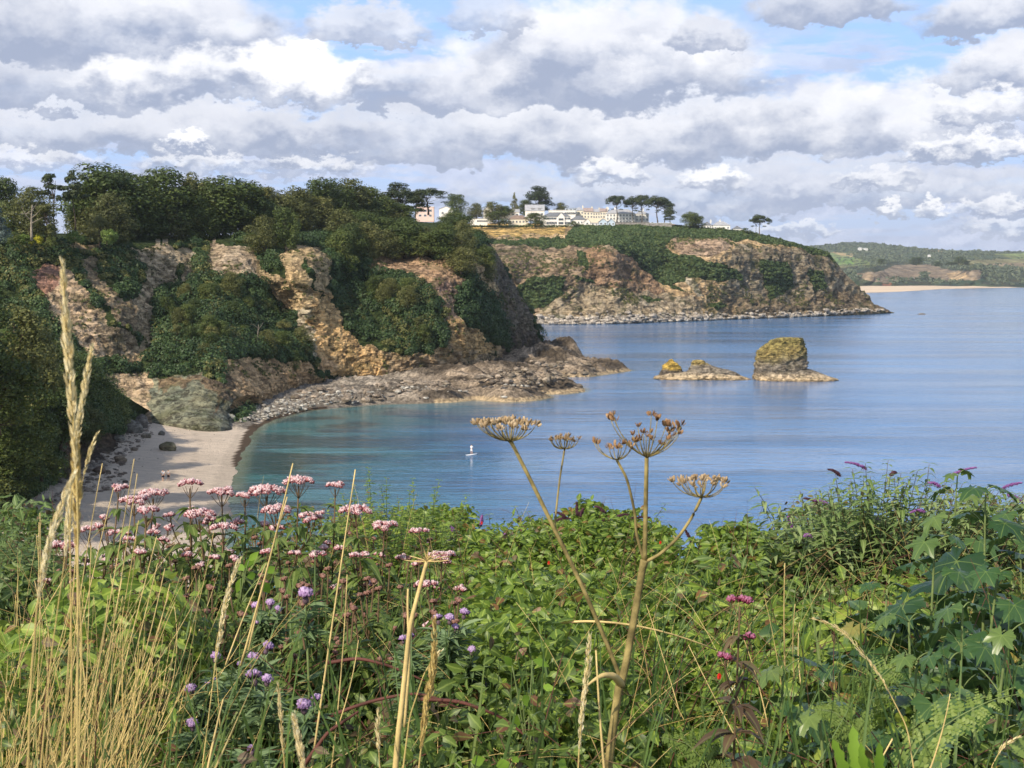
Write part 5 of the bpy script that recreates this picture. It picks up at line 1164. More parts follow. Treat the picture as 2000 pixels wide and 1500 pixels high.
def person(loc, label, rz, top, shorts, pose='stand', H=1.75):
    o = empty('person', loc, label, 'person', rz=rz); s = H / 1.75
    arms = {'stand': [((-.20, 0, 1.42), (-.27, .02, 1.14), (-.26, -.06, .88)), ((.20, 0, 1.42), (.27, .02, 1.14), (.25, -.06, .88))],
            'walk': [((-.20, 0, 1.42), (-.25, .12, 1.16), (-.23, .10, .92)), ((.20, 0, 1.42), (.25, -.08, 1.16), (.22, -.24, .98))],
            'paddle': [((-.20, 0, 1.42), (-.26, -.16, 1.20), (-.02, -.36, 1.30)), ((.20, 0, 1.42), (.32, -.06, 1.16), (.34, -.26, 1.00))]}[pose]
    f = {'stand': (-.02, .03), 'walk': (-.24, .22), 'paddle': (-.05, .05)}[pose]
    J = [(0, 0, .95, .15, .11), (0, 0, 1.15, .14, .10), (0, 0, 1.38, .18, .11), (0, 0, 1.50, .065), (0, -.01, 1.60, .08, .09), (0, -.01, 1.70, .075, .085)]
    E = [(0, 1), (1, 2), (2, 3), (3, 4), (4, 5)]
    for sg, yo in ((-1, f[0]), (1, f[1])):
        i = len(J); J += [(sg * .10, 0, .88, .095), (sg * .11, yo * .5 - .03, .50, .065), (sg * .12, yo, .10, .042), (sg * .13, yo - .14, .035, .035)]; E += [(0, i), (i, i + 1), (i + 1, i + 2), (i + 2, i + 3)]
    for a in arms:
        i = len(J); J += [(*a[0], .055), (*a[1], .042), (*a[2], .032)]; E += [(2, i), (i, i + 1), (i + 1, i + 2)]
        w = np.array(a[2]); e = unit((w - np.array(a[1]))[None])[0]
        for q in range(5):
            off = np.array([(q - 2) * .017, 0, 0]); L = (.05, .075, .082, .076, .06)[q]; k_ = len(J)
            J += [(*(w + e * .06 + off), .011), (*(w + e * (.06 + L * .6) + off + [0, -.012, 0]), .009), (*(w + e * (.06 + L) + off + [0, -.03, 0]), .007)]; E += [(i + 2, k_), (k_, k_ + 1), (k_ + 1, k_ + 2)]
    skinmesh('body', [tuple(np.array(j[:3]) * s) + tuple(np.array(j[3:]) * s) for j in J], E, 'skin', o)
    T = [(0, 0, .96, .165, .125), (0, 0, 1.15, .155, .115), (0, 0, 1.36, .19, .125), (0, 0, 1.46, .09, .08)]; TE = [(0, 1), (1, 2), (2, 3)]
    for a in arms: i = len(T); T += [(*a[0], .075), (*(np.array(a[0]) * .45 + np.array(a[1]) * .55), .062)]; TE += [(2, i), (i, i + 1)]
    skinmesh('shirt', [tuple(np.array(j[:3]) * s) + tuple(np.array(j[3:]) * s) for j in T], TE, top, o)
    Sx = [(0, 0, .97, .168, .128), (0, 0, .88, .16, .125)]; SE = [(0, 1)]
    for sg, yo in ((-1, f[0]), (1, f[1])): i = len(Sx); Sx += [(sg * .10, 0, .80, .115), (sg * .11, yo * .4 - .02, .56, .10)]; SE += [(1, i), (i, i + 1)]
    skinmesh('shorts', [tuple(np.array(j[:3]) * s) + tuple(np.array(j[3:]) * s) for j in Sx], SE, shorts, o)
    Hh = [(0, .01, 1.66, .088, .098), (0, .015, 1.735, .07, .08)]
    skinmesh('hair', [tuple(np.array(j[:3]) * s) + tuple(np.array(j[3:]) * s) for j in Hh], [(0, 1)], 'dark_hair', o)
    fm = MB()
    for sx_ in (-.032, .032): V, Fs = rock_blob(.011 * s, 1, 0, 1); fm.add(V + np.array([sx_, -.085, 1.655]) * s, Fs)
    fm.build('eyes', MATS['dark_hair'], o)
    nm = MB(); V, Fs = rock_blob(.017 * s, 1, 0, 2, (.8, 1, 1.4)); nm.add(V + np.array([0, -.102, 1.63]) * s, Fs)
    for sx_ in (-.085, .085): V, Fs = rock_blob(.028 * s, 1, 0, 2, (.4, .8, 1.1)); nm.add(V + np.array([sx_, 0, 1.645]) * s, Fs)
    V, Fs = rock_blob(.022 * s, 1, 0, 3, (1, .4, .3)); nm.add(V + np.array([0, -.094, 1.59]) * s, Fs); nm.build('face', MATS['skin'], o)
    return o
bp_ = G(921, 887.5, .12)
bd = MB(); tt = np.linspace(0, 2 * np.pi, 40, endpoint=False); L_, B_ = 1.6, .40
ring = lambda k_, z_: np.stack([np.sign(np.cos(tt)) * np.abs(np.cos(tt)) ** .9 * B_ * k_, np.sin(tt) * L_ * (.9 + .1 * k_), np.full(40, z_) + .10 * np.abs(np.sin(tt)) ** 6], -1)
rg = [ring(.55, -.02), ring(.95, .02), ring(1.0, .07), ring(.93, .12)]
V = np.concatenate(rg + [[[0, 0, -.03], [0, 0, .13]]]); i = np.arange(3)[:, None] * 40; j = np.arange(40)[None]
bd.add(V, [np.stack([i + j, i + (j + 1) % 40, i + 40 + (j + 1) % 40, i + 40 + j], -1).reshape(-1, 4), np.stack([np.arange(40), np.full(40, 160), (np.arange(40) + 1) % 40], -1), np.stack([120 + np.arange(40), 120 + (np.arange(40) + 1) % 40, np.full(40, 161)], -1)])
ob = bd.build('paddleboard', MATS['board_white'], None); ob.location = V3(bp_ - [0, 0, .12]); ob.rotation_euler = (0, 0, R(-35)); tag(ob, 'white paddleboard floating on the turquoise bay', 'paddleboard')
pe = person(bp_ + np.array([0, 0, .02]), 'person in white top and shorts standing on a paddleboard in the bay', R(145), 'white_cloth', 'white_cloth', 'paddle')
pd = MB(); a_, b_ = np.array([-.02, -.40, 1.55]), np.array([.52, -.16, -.12]); pd.add(*tube(np.linspace(a_, b_, 6), .016, 8)); V, Fs = rock_blob(.15, 2, 0, 5, (.55, .12, 1.3)); pd.add(V + b_ + [.04, .0, -.05], Fs); pd.add(*tube([a_ - [.05, 0, 0], a_ + [.05, 0, 0]], .016, 6))
po = pd.build('paddle', MATS['black_plastic'], None); po.location = V3(bp_ + np.array([0, 0, .02])); po.rotation_euler = (0, 0, R(145)); tag(po, 'dark paddle held by the person on the paddleboard', 'paddle')
person(beach_at(318.5, 940), 'person in white shirt and dark shorts walking on the beach, left of two', R(200), 'white_cloth', 'dark_cloth', 'walk', 1.78)
person(beach_at(329, 939), 'person in pale top and dark shorts standing on the beach, right of two', R(160), 'grey_cloth', 'dark_cloth', 'stand', 1.70)
# ---------------------------------------------------------------- the bank the camera stands on
YT = [(1500, 2.0), (1400, 2.5), (1300, 3.05), (1200, 3.8), (1120, 4.8), (1060, 6.2), (1010, 8.0)]
def Yof(py): a = np.array(YT); return np.interp(py, a[::-1, 0], a[::-1, 1])
def pyof(Y): a = np.array(YT); return np.interp(Y, a[:, 1], a[:, 0])
OUTL = [(-300, 1015), (60, 1015), (150, 1060), (450, 1075), (640, 1020), (700, 990), (860, 1010), (940, 1035), (1050, 1030), (1180, 1028), (1300, 1050), (1335, 1115), (1390, 1075), (1480, 1030), (1600, 1000), (2300, 1000)]
def topz(Y):
    Y = np.asarray(Y, float); py = pyof(Y); z_ = CAMZ - (py - 535) / F * Y
    z_ = np.where(Y < 2, CAMZ - .69 - (2 - Y) * .05, z_)
    return z_
gx = np.concatenate([np.linspace(-60, -8, 14), np.arange(-7.5, 8, .25), np.linspace(8, 60, 14)]); gy = np.concatenate([np.linspace(-14, -1, 10), np.arange(-.75, 10, .25), np.linspace(10.5, 62, 40)])
GX, GY = np.meshgrid(gx, gy); q = np.stack([GX, GY, GX * 0], -1)
GZ = np.where(GY < 8.6, topz(np.minimum(GY, 8)) - .62, topz(8) - .62 - (GY - 8.6) * np.interp(GY, [8.6, 12, 60], [.5, .62, .60])) + .12 * fbm(q, 1.2, 3, 4)
GZ = np.maximum(GZ, -.6)
ob = mesh_np('ground', np.stack([GX, GY, GZ], -1).reshape(-1, 3), [grid_faces(*GX.shape)], None, None, True)
ob.data.materials.append(plain('earth', (.045, .045, .022), .95, .1, .3, 3.0)); tag(ob, kind='structure')

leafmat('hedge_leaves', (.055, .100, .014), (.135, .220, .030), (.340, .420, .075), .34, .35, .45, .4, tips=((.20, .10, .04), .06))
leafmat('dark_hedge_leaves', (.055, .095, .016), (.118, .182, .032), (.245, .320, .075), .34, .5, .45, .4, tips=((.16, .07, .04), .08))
leafmat('agrimony_leaves', (.060, .105, .024), (.135, .200, .045), (.270, .330, .110), .34, .35, .5, .35, tips=((.19, .11, .07), .05))
leafmat('buddleia_leaves', (.060, .105, .028), (.130, .205, .055), (.300, .370, .160), .30, .4, .55, .35)
leafmat('sycamore_leaves', (.020, .055, .022), (.048, .108, .034), (.180, .250, .060), .26, .5, .35, .5, tips=((.30, .24, .06), .05))
leafmat('fern_leaves', (.08, .13, .025), (.15, .22, .045), (.26, .33, .09), .3, .3)
leafmat('thistle_leaves', (.06, .10, .04), (.12, .19, .08), (.22, .30, .15), .25, .3)
leafmat('lime_leaves', (.13, .24, .02), (.20, .34, .035), (.30, .46, .06), .4, .2)
leafmat('grass_blades', (.04, .085, .02), (.10, .17, .04), (.26, .30, .10), .3, .5)
leafmat('russet_leaves', (.07, .045, .03), (.13, .085, .05), (.16, .16, .06), .25, .3)
leafmat('dry_grass_straw', (.42, .30, .10), (.66, .51, .20), (.84, .72, .38), .2, .5, .6, .3)
leafmat('dry_seed', (.20, .125, .065), (.37, .26, .145), (.56, .44, .29), .12, .05, .7, .25)
leafmat('dark_seed', (.13, .065, .035), (.28, .16, .08), (.46, .31, .17), .1, .03, .7, .25)
leafmat('seedhead_pale', (.66, .54, .26), (.82, .70, .40), (.92, .85, .62), .25, .1, .6, .3)
plain('hogweed_stem', (.27, .215, .085), .75, .2, .3, 30.0); plain('red_stem', (.12, .045, .035), .7, .25, .2, 20.0); plain('agrimony_stem', (.13, .085, .045), .7, .2, .25, 12.0); plain('green_stem', (.15, .20, .07), .7, .25, .15, 20.0); plain('woody_stem', (.14, .09, .05), .8, .2, .2, 20.0)
plain('dead_purple', (.09, .045, .06), .9, .1, .3, 60.0); plain('fuchsia_red', (.55, .03, .02), .5, .3, .1, 50.0); plain('straw_stem', (.62, .47, .20), .65, .3, .15, 20.0)
def petalmat(name, c0, c1, c2):
    m_, kk, o = new_mat(name); g_ = kk.attr('grp'); rn = kk.attr('rnd')
    c = kk.mix(kk.ss(kk.m('ADD', g_, kk.m('MULTIPLY_ADD', rn, .5, -.25)), .15, .6), c0, c1); c = kk.mix(kk.ss(kk.m('ADD', g_, kk.m('MULTIPLY_ADD', rn, .5, -.25)), .6, 1.0), c, c2)
    princ(kk, o, c, .7, None, .2, 0, .25, c)
petalmat('agrimony_petals', (.20, .055, .055), (.44, .17, .19), (.84, .68, .70))
petalmat('dark_agrimony_petals', (.10, .02, .03), (.26, .05, .10), (.48, .20, .33))
petalmat('bud_petals', (.10, .06, .03), (.24, .12, .09), (.38, .22, .18))
petalmat('thistle_petals', (.15, .10, .12), (.36, .21, .44), (.60, .46, .70))
petalmat('buddleia_petals', (.09, .03, .09), (.20, .06, .24), (.36, .18, .46))

# ---- hedge foliage, too many leaves to count
def undergrowth(name, mat, n, region, L, Wr, seed, up=.5, depth=.34, bumps=.16, lift=0.0, droop=.35):
    bumps *= 1.6; depth *= 1.25
    r = np.random.default_rng(seed)
    if n > 20000: n = int(n * 1.28)
    m = int(n * 3.2)
    while True:
        px = r.uniform(-620, 2620, m); Y = np.sqrt(r.uniform(1.75 ** 2, 8.2 ** 2, m)); py = pyof(Y)
        out_ = np.interp(px, *np.array(OUTL).T)
        py = np.maximum(py, 0); keep = py > out_ - 4
        jx_ = px + r.normal(0, 22, m); jy_ = py + r.normal(0, 16, m)
        keep &= region(jx_, jy_)
        if keep.sum() >= n or m > 4000000: break
        m *= 2
    ii = np.nonzero(keep)[0][:n]; px, Y = px[ii], Y[ii]; n = len(ii)
    x = (px - 1000) / F * Y; z0_ = topz(Y)
    q_ = np.stack([x, Y, z0_], -1)
    hum = fbm(q_ * [1, .6, 0], .42, 3, 77) * bumps + .05 * fbm(q_ * [1, 1, 0], 1.3, 2, 78)
    dp = r.uniform(0, 1, n) ** 1.5 * depth
    q_[:, 2] = z0_ + hum - dp + lift
    D = rvec(n, r); D[:, 2] = D[:, 2] * .5 - .1; U = unit(rvec(n, r) * (1 - up) + np.array([-.15, -.55, .8]) * up)
    l = r.uniform(L[0], L[1], n) * np.interp(Y, [1.8, 3.2], [.62, 1])
    V, Fs, rn = leaves(q_, D, U, l, l * r.uniform(Wr[0], Wr[1], n), droop, .25, r=r)
    return tag(mesh_np(name, V, Fs, MATS[mat], None, True, {'rnd': ('FLOAT', rn), 'grp': ('FLOAT', leafg(n))}), kind='stuff')
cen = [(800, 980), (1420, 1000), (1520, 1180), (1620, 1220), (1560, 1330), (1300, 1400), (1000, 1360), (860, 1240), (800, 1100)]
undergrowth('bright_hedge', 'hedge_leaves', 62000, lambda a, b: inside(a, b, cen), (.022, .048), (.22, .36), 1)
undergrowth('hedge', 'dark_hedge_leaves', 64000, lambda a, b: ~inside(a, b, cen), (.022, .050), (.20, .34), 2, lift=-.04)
undergrowth('sunlit_herbs', 'hedge_leaves', 9000, lambda a, b: (a > 1350) & (b > 1150) & (b < 1420) & (a < 1800) | (a < 350) & (b > 1200) & (b < 1400), (.03, .06), (.16, .30), 3, lift=.02)
undergrowth('silvery_herbs', 'buddleia_leaves', 9000, lambda a, b: (a > 1330) & (a < 1500) & (b < 1200) | (a < 120) & (b < 1200), (.035, .07), (.12, .2), 4, lift=.02)
undergrowth('broad_herbs', 'sycamore_leaves', 2600, lambda a, b: (a > 1480) & (b > 1180), (.05, .085), (.28, .42), 5, lift=.0)
def twigs(name, mat, n, region, seed, rad=.0012, L=(.15, .4)):
    r = np.random.default_rng(seed); mb = MB(); m = 0
    while m < n:
        px = r.uniform(-50, 2050); Y = math.sqrt(r.uniform(1.9 ** 2, 7.5 ** 2)); py = float(pyof(Y))
        if not region(px, py) or py < np.interp(px, *np.array(OUTL).T): continue
        a = np.array([(px - 1000) / F * Y, Y, float(topz(Y)) - .12]); l = r.uniform(*L); d = unit(r.normal(0, 1, (1, 3)) * [1, .7, .6] + [[0, 0, .55]])[0]; b = a + d * l; m += 1
        mb.add(*tube(bez(a, (a + b) / 2 + [0, 0, l * .18], b, 7), np.linspace(rad, rad * .4, 7), 4), r.uniform())
    return tag(mb.build(name, MATS[mat]), kind='stuff')
twigs('hedge_twigs', 'red_stem', 700, lambda a, b: True, 50); twigs('dry_twigs', 'dry_grass_straw', 420, lambda a, b: b > 1100, 51, .0008, (.12, .45)); twigs('dead_leaf_stalks', 'woody_stem', 260, lambda a, b: b > 1150, 52, .0015)
undergrowth('russet_herbs', 'russet_leaves', 5000, lambda a, b: (fbm(np.stack([a / 90, b / 70, a * 0], -1), 1, 3, 12) > .18), (.02, .045), (.2, .34), 9, lift=.015)
# green grass blades threaded through
def grassmass(name, mat, n, region, H, wd, seed, lean=(.2, 0)):
    r = np.random.default_rng(seed); px = r.uniform(-100, 2100, n * 6); Y = np.sqrt(r.uniform(1.6 ** 2, 5.5 ** 2, n * 6)); k_ = region(px, pyof(Y)); px, Y = px[k_][:n], Y[k_][:n]; n = len(px)
    q_ = np.stack([(px - 1000) / F * Y, Y, topz(Y) - .35], -1); D = unit(np.stack([r.normal(lean[0], .25, n), r.normal(lean[1], .2, n), np.ones(n)], -1)); U = unit(rvec(n, r) * [1, 1, .1])
    V, Fs, rn = leaves(q_, D, U, r.uniform(H[0], H[1], n), r.uniform(wd[0], wd[1], n), r.uniform(0, .35, n), .3, [(0, .7), (.0, .7), (.3, 1), (.7, .7), (1, 0)][1:] if False else [(0, 0), (.05, .8), (.4, 1), (.75, .6), (1, 0)], r)
    return tag(mesh_np(name, V, Fs, MATS[mat], None, True, {'rnd': ('FLOAT', rn)}), kind='stuff')
grassmass('green_grass', 'grass_blades', 900, lambda a, b: (a > 250) & (b > 1200), (.3, .62), (.0015, .004), 6, (.05, 0))
grassmass('dry_grass', 'dry_grass_straw', 620, lambda a, b: (a < 300) & (b > 1240), (.32, .62), (.0010, .0022), 7, (.12, 0))
grassmass('green_grass_tuft', 'grass_blades', 500, lambda a, b: (a < 400) & (b > 1240), (.3, .6), (.002, .004), 8, (.15, 0))

# ---- hemp agrimony
def florets(mb, C, ax, rad, n, r, ln=.008, grp0=0.0):
    """a dome of small tubular flowers"""
    d = rvec(n, r); s_ = np.sum(d * ax, -1, keepdims=True); d = unit(np.where(s_ < -.1, d - 2 * s_ * ax, d) + ax * .35)
    p = C + d * rad * r.uniform(.55, 1, (n, 1)); e = unit(d + ax * .5 + rvec(n, r) * .25); t = unit(np.cross(e, rvec(n, r))); b = np.cross(e, t); w = ln * .26
    L = ln * r.uniform(.7, 1.3, (n, 1))
    V = np.stack([p - e * L * .5, p + t * w, p + b * w, p - t * w, p - b * w, p + e * L * .7 + t * w, p + e * L * .7 - t * w], 1).reshape(-1, 3)
    o = np.arange(n)[:, None, None] * 7; Ft = (o + np.array([[0, 2, 1], [0, 3, 2], [0, 4, 3], [0, 1, 4], [1, 2, 5], [2, 3, 6], [3, 4, 6], [4, 1, 5], [2, 6, 5], [4, 5, 6]])[None]).reshape(-1, 3)
    hh = np.clip(np.sum(d * ax, -1), 0, 1); g_ = np.stack([hh * .3, *[hh * .7 + .05] * 4, *[.35 + hh * .75] * 2], 1).ravel()
    mb.add(V, [Ft], np.repeat(r.uniform(size=n), 7), g_)
def agrimony(seed, big=1.0, H=1.2, lmat='agrimony_leaves', pmat='agrimony_petals', nf=9, node=.062, side=2, lf=1.0):
    r = np.random.default_rng(seed); o = bpy.data.objects.new('hemp_agrimony', None); COL.objects.link(o)
    tz = np.linspace(0, 1, 10); path = np.stack([.03 * np.sin(tz * 4 + seed), .03 * np.cos(tz * 3 + seed) - .03, tz * H], -1); path -= path[-1] * [1, 1, 0] * tz[:, None]
    sm = MB(); sm.add(*tube(path, .0042 * (1 - .5 * tz), 7))
    Cs, Ds, Ls = [], [], []; z_ = H * .22; i = 0
    while z_ < H - .05:
        c = np.array([np.interp(z_ / H, tz, path[:, q]) for q in range(3)]); f = min(1, (H - z_) / .25) * .7 + .3
        for s_ in (0, math.pi):
            for da in (-.45, 0, .45):
                a = i * 1.57 + s_ + da + r.normal(0, .12); Cs.append(c); Ds.append((math.cos(a), math.sin(a), r.uniform(.15, .5))); Ls.append(.135 * lf * f * (1 if da == 0 else .78) * r.uniform(.8, 1.15))
        z_ += node * r.uniform(.8, 1.15) * (.65 + .35 * f); i += 1
    Ls = np.array(Ls); V, Fs, rn = leaves(np.array(Cs), np.array(Ds), np.tile([0, 0, 1.0], (len(Cs), 1)), Ls, Ls * .17, r.uniform(.45, 1.0, len(Cs)), .35, r=r)
    lm = MB().add(V, Fs, rn, leafg(len(Cs))); lm.build('leaves', MATS[lmat], o)
    tip = path[-1]; heads = [(tip, big)]
    for q in range(side):
        a = r.uniform(0, 6.28); b0 = path[-2] * .5 + path[-3] * .5; e = b0 + [.06 * math.cos(a), .06 * math.sin(a), H * .10 + r.uniform(-.03, .01)]; sm.add(*tube(bez(b0, (b0 + e) / 2 + [0.02 * math.cos(a), .02 * math.sin(a), -.01], e, 6), .0018, 5)); heads.append((e, big * .42))
    sm.build('stem', MATS['agrimony_stem'], o)
    for (h_, k_) in heads:
        fm = MB(); n_ = max(3, int(nf * (k_ if k_ < .9 else 1)))
        for q in range(n_):
            a = q * 2.4; rr = .036 * k_ * math.sqrt((q + .3) / n_); c = h_ + np.array([rr * math.cos(a), rr * math.sin(a), .014 * k_ - rr * rr * 5 + r.uniform(-.003, .003)])
            ax = unit(np.array([[rr * math.cos(a) * 9, rr * math.sin(a) * 9, .6]]))[0]; florets(fm, c, ax, .0135 * k_ ** .5, int(70 * k_ ** .5), r, .0075)
        f_ = fm.build('flower_head', MATS[pmat], o)
        pm = MB()
        for q in range(n_): a = q * 2.4; rr = .036 * k_ * math.sqrt((q + .3) / n_); c = h_ + np.array([rr * math.cos(a), rr * math.sin(a), .008 * k_ - rr * rr * 5]); pm.add(*tube(bez(h_ - [0, 0, .035 * k_], h_ + (c - h_) * .7 - [0, 0, .015], c, 5), .0009, 4))
        pm.build('flower_stalks', MATS['woody_stem'], f_)
    o['_h'] = H; return o
AG = [agrimony(200 + i, [1.0, .85, 1.15, .7, .9][i], side=[2, 3, 1, 3, 2][i], nf=[9, 7, 12, 6, 8][i]) for i in range(5)]; AGU = [0] * 5
AGL = [ # px, py, Y, proto, label
 (232, 950, 4.1, 3, 'leftmost pink hemp agrimony head in the high cluster over the beach'), (262, 975, 3.9, 4, 'pink hemp agrimony just right of the leftmost head of the high cluster'), (300, 962, 4.3, 0, 'pink hemp agrimony at the right end of the cluster over the beach'), (286, 996, 3.8, 1, 'fluffy pink hemp agrimony lowest of the cluster over the beach'),
 (371, 942, 4.0, 1, 'pink hemp agrimony standing alone against the sand right of the cluster'), (388, 1003, 3.9, 0, 'flat pink hemp agrimony head below the lone one on the sand'), (433, 958, 4.1, 4, 'pink hemp agrimony against the water edge at the sand corner'), (436, 1028, 3.9, 1, 'pink hemp agrimony low beside the sand corner'),
 (478, 964, 4.2, 3, 'small pink hemp agrimony left of the widest pale head'), (521, 957, 4.0, 2, 'widest pale pink hemp agrimony head before the bay'), (537, 995, 3.8, 0, 'pink hemp agrimony crossed by a straw stalk below the widest head'), (583, 938, 4.0, 0, 'highest pink hemp agrimony head crossed by the tall straw stalk'),
 (603, 1003, 4.2, 3, 'small pink hemp agrimony below the highest head'), (655, 944, 4.3, 3, 'deep pink hemp agrimony just left of the right-hand straw stalk'), (694, 995, 3.9, 0, 'pale pink hemp agrimony touching the right-hand straw stalk'), (750, 1024, 4.1, 4, 'pale pink hemp agrimony right of the straw stalks'),
 (820, 1034, 4.4, 3, 'small rose hemp agrimony farthest right before the hogweed'), (173, 1030, 4.2, 3, 'small pink hemp agrimony behind the blurred grass heads'), (124, 1064, 3.9, 4, 'pink hemp agrimony low at the left behind the tall grass'), (222, 1036, 4.5, 3, 'pale small hemp agrimony half hidden right of the blurred grass'),
 (862, 1084, 3.9, 4, 'pink hemp agrimony touching the dried umbel rays'), (835, 1140, 3.6, 3, 'small pink hemp agrimony below the dried umbel'), (620, 1080, 3.9, 3, 'dull pink hemp agrimony bud low in the middle of the patch'), (705, 1083, 4.0, 3, 'dull pink hemp agrimony bud left of the dried umbel')]
AGG = 'hemp agrimony plants in the left half of the bank'
def place_ag(px, py, Y, i, label, group=None, rz=0.0):
    tip = P(px, py + 12, Y); loc = tip - [0, 0, AG[i]['_h']]
    if AGU[i] == 0: c = AG[i]
    else: c = copy_tree(AG[i])
    AGU[i] = 1; c.location = V3(loc); c.rotation_euler = (0, 0, rz); tag(c, label, 'plant', group); return c
for k_, (px, py, Y_, i, lb) in enumerate(AGL): place_ag(px, py, Y_, i, lb, None, k_ * 1.3)
r = np.random.default_rng(9)
fl = agrimony(260, .14, 1.05, 'agrimony_leaves', 'bud_petals', 3, .062, 1, 1.1); fl['_h'] = 1.05; AG.append(fl); AGU.append(0)
for k_ in range(90):
    px = r.uniform(120, 900); py = r.uniform(1050, 1230); Y_ = Yof(py) * np.interp(py, [1050, 1215], [.72, .88])
    place_ag(px, py - 20, Y_, 5, 'leafy hemp agrimony with only small dull buds, packed below the open pink heads', 'hemp agrimony plants still in bud', k_ * 2.1)
dk = agrimony(280, .62, 1.05, 'russet_leaves', 'dark_agrimony_petals', 6, .050, 2, .72); dk['_h'] = 1.05; AG.append(dk); AGU.append(0)
dk_ = place_ag(1445, 1172, 2.1, 6, 'dark crimson hemp agrimony with russet leaves standing alone at the right', None, .6); dk_.scale = (.72, .72, .8); dk_.location.z += 1.05 * .2

# ---- creeping thistles
def thistle(px0, py0, heads, Y, label, size=1.0):
    r = np.random.default_rng(int(px0)); root = P(px0, py0 + 60, Y); root[2] = topz(Y) - .5
    o = empty('thistle', root, label, 'plant'); sm = MB(); Cs, Ds, Us, Ls = [], [], [], []
    fork = P(px0, py0, Y)
    sm.add(*tube(bez(root, (root + fork) / 2 + [.01, 0, 0], fork, 8) - root, np.linspace(.0035, .0025, 8), 6))
    segs = [bez(root, (root + fork) / 2 + [.01, 0, 0], fork, 16)]
    for (hx, hy, k_) in heads:
        h_ = P(hx, hy + 4, Y + r.uniform(-.06, .06)); m_ = (fork + h_) / 2 + [0, 0, -.01]; pth = bez(fork, m_, h_, 9); segs.append(pth)
        sm.add(*tube(pth - root, np.linspace(.0022, .0014, 9), 5)); d = unit((pth[-1] - pth[-2])[None])[0]
        s = .0072 * k_ * size
        bm = MB(); V, Fs = rock_blob(s * .75, 2, .05, 3, (1, 1, 1.2), .1); bm.add(V + h_ - root + d * s * .4, Fs, r.uniform(size=len(V)), .1)
        florets(bm, h_ - root + d * s * 1.3, d, s * 1.05, 150, r, .0075 * k_ * size); bm.build('flower_head', MATS['thistle_petals'], o)
    for sgm in segs:
        for t in r.uniform(.1, .95, 26):
            i = int(t * (len(sgm) - 1)); c = sgm[i] - root; a = r.uniform(0, 6.28)
            for q in range(3): Cs.append(c); Ds.append((math.cos(a + q * .5), math.sin(a + q * .5), r.uniform(.1, .8))); Ls.append(r.uniform(.025, .06))
    Ls = np.array(Ls); V, Fs, rn = leaves(np.array(Cs), np.array(Ds), rvec(len(Cs), r) + [0, 0, 1.5], Ls, Ls * .09, .3, .5, r=r); MB().add(V, Fs, rn, leafg(len(Cs))).build('leaves', MATS['thistle_leaves'], o)
    sm.build('stem', MATS['green_stem'], o); return o
thistle(600, 1260, [(597, 1172, 1.5)], 2.9, 'thistle with a single large pale fluffy head above the others')
thistle(520, 1260, [(502, 1188, .9), (527, 1184, 1.0), (541, 1193, .8), (504, 1215, .5)], 3.1, 'thistle with a row of three small mauve heads left of the pale fluffy one')
thistle(470, 1400, [(518, 1272, 1.1), (492, 1298, 1.3), (470, 1302, .7)], 2.7, 'thistle with two bright heads above the lilac pair in the middle left')
thistle(505, 1430, [(497, 1334, 1.35), (521, 1334, 1.0)], 2.5, 'thistle with a bright lilac pair of heads side by side')
thistle(395, 1440, [(375, 1352, 1.0), (412, 1348, 1.25), (420, 1288, .9)], 2.6, 'thistle with a lilac pair and a higher single head near the straw clump')
thistle(600, 1470, [(594, 1388, 1.2), (617, 1373, .9)], 2.4, 'thistle with two heads low in the centre left'); thistle(380, 1500, [(376, 1421, 1.0), (395, 1440, .4)], 2.4, 'thistle with one small lilac head near the bottom left'); thistle(494, 1520, [(492, 1470, .8)], 2.3, 'thistle with one tiny head at the bottom edge')
thistle(872, 1330, [(857, 1215, 1.0), (878, 1214, 1.0), (905, 1204, 1.0), (888, 1230, .8)], 2.9, 'thistle with four clustered mauve heads right of the thick straw stalk'); thistle(800, 1340, [(788, 1252, .8), (802, 1248, .8)], 2.9, 'thistle with twin small heads behind the thick straw stalk'); thistle(800, 1420, [(795, 1331, 1.0)], 2.7, 'thistle with one head just right of the foot of the thick straw stalk')
thistle(915, 1330, [(921, 1274, .9), (938, 1335, .7)], 2.9, 'thistle with two dull purple heads right of the four-headed one')

# ---- dried hogweed
def seedball(mb, C, ax, rad, n, r, k_=1.0):
    rad *= .70; k_ *= .66; n = int(n * .75)
    d = rvec(n, r); s_ = np.sum(d * ax, -1, keepdims=True); d = unit(np.where(s_ < .05, d - 2 * s_ * ax, d) + ax * .25); p = C + d * rad * r.uniform(.75, 1.1, (n, 1)); V0, F0 = rock_blob(1, 1, 0, 0, (1, 1, 1), 0)
    for i in range(n):
        e = unit((d[i] + ax * .6)[None])[0]; t = unit(np.cross(e, rvec(1, r)))[0]; b = np.cross(e, t); M = np.stack([t * .0032, b * .0007, e * .0064]) * k_ * r.uniform(.7, 1.3); mb.add(V0 @ M + p[i], F0, r.uniform())
        if i % 2 == 0: mb.add(*tube(np.array([C, p[i]]), .00035, 3, False), r.uniform())
def umbel(parent, root, C, tips, r, dark=False, rad=.011, ns=15, k_=1.0):
    rm = MB(); axs = []
    for T in tips:
        T = np.array(T); m_ = C + (T - C) * .55 + np.array([0, 0, -.007]) + (T - C) * [.18, .18, -.12]; rm.add(*tube(bez(C, m_, T, 7) - root, np.linspace(.0010, .0006, 7), 5))
    u = rm.build('umbel_rays', MATS['hogweed_stem'], parent)
    sm = MB()
    for T in tips: T = np.array(T); ax = unit(((T - C) * .5 + np.array([0, 0, .05]))[None])[0]; seedball(sm, T - root, ax, rad, ns, r, k_)
    sm.build('seeds', MATS['dark_seed' if dark else 'dry_seed'], u)
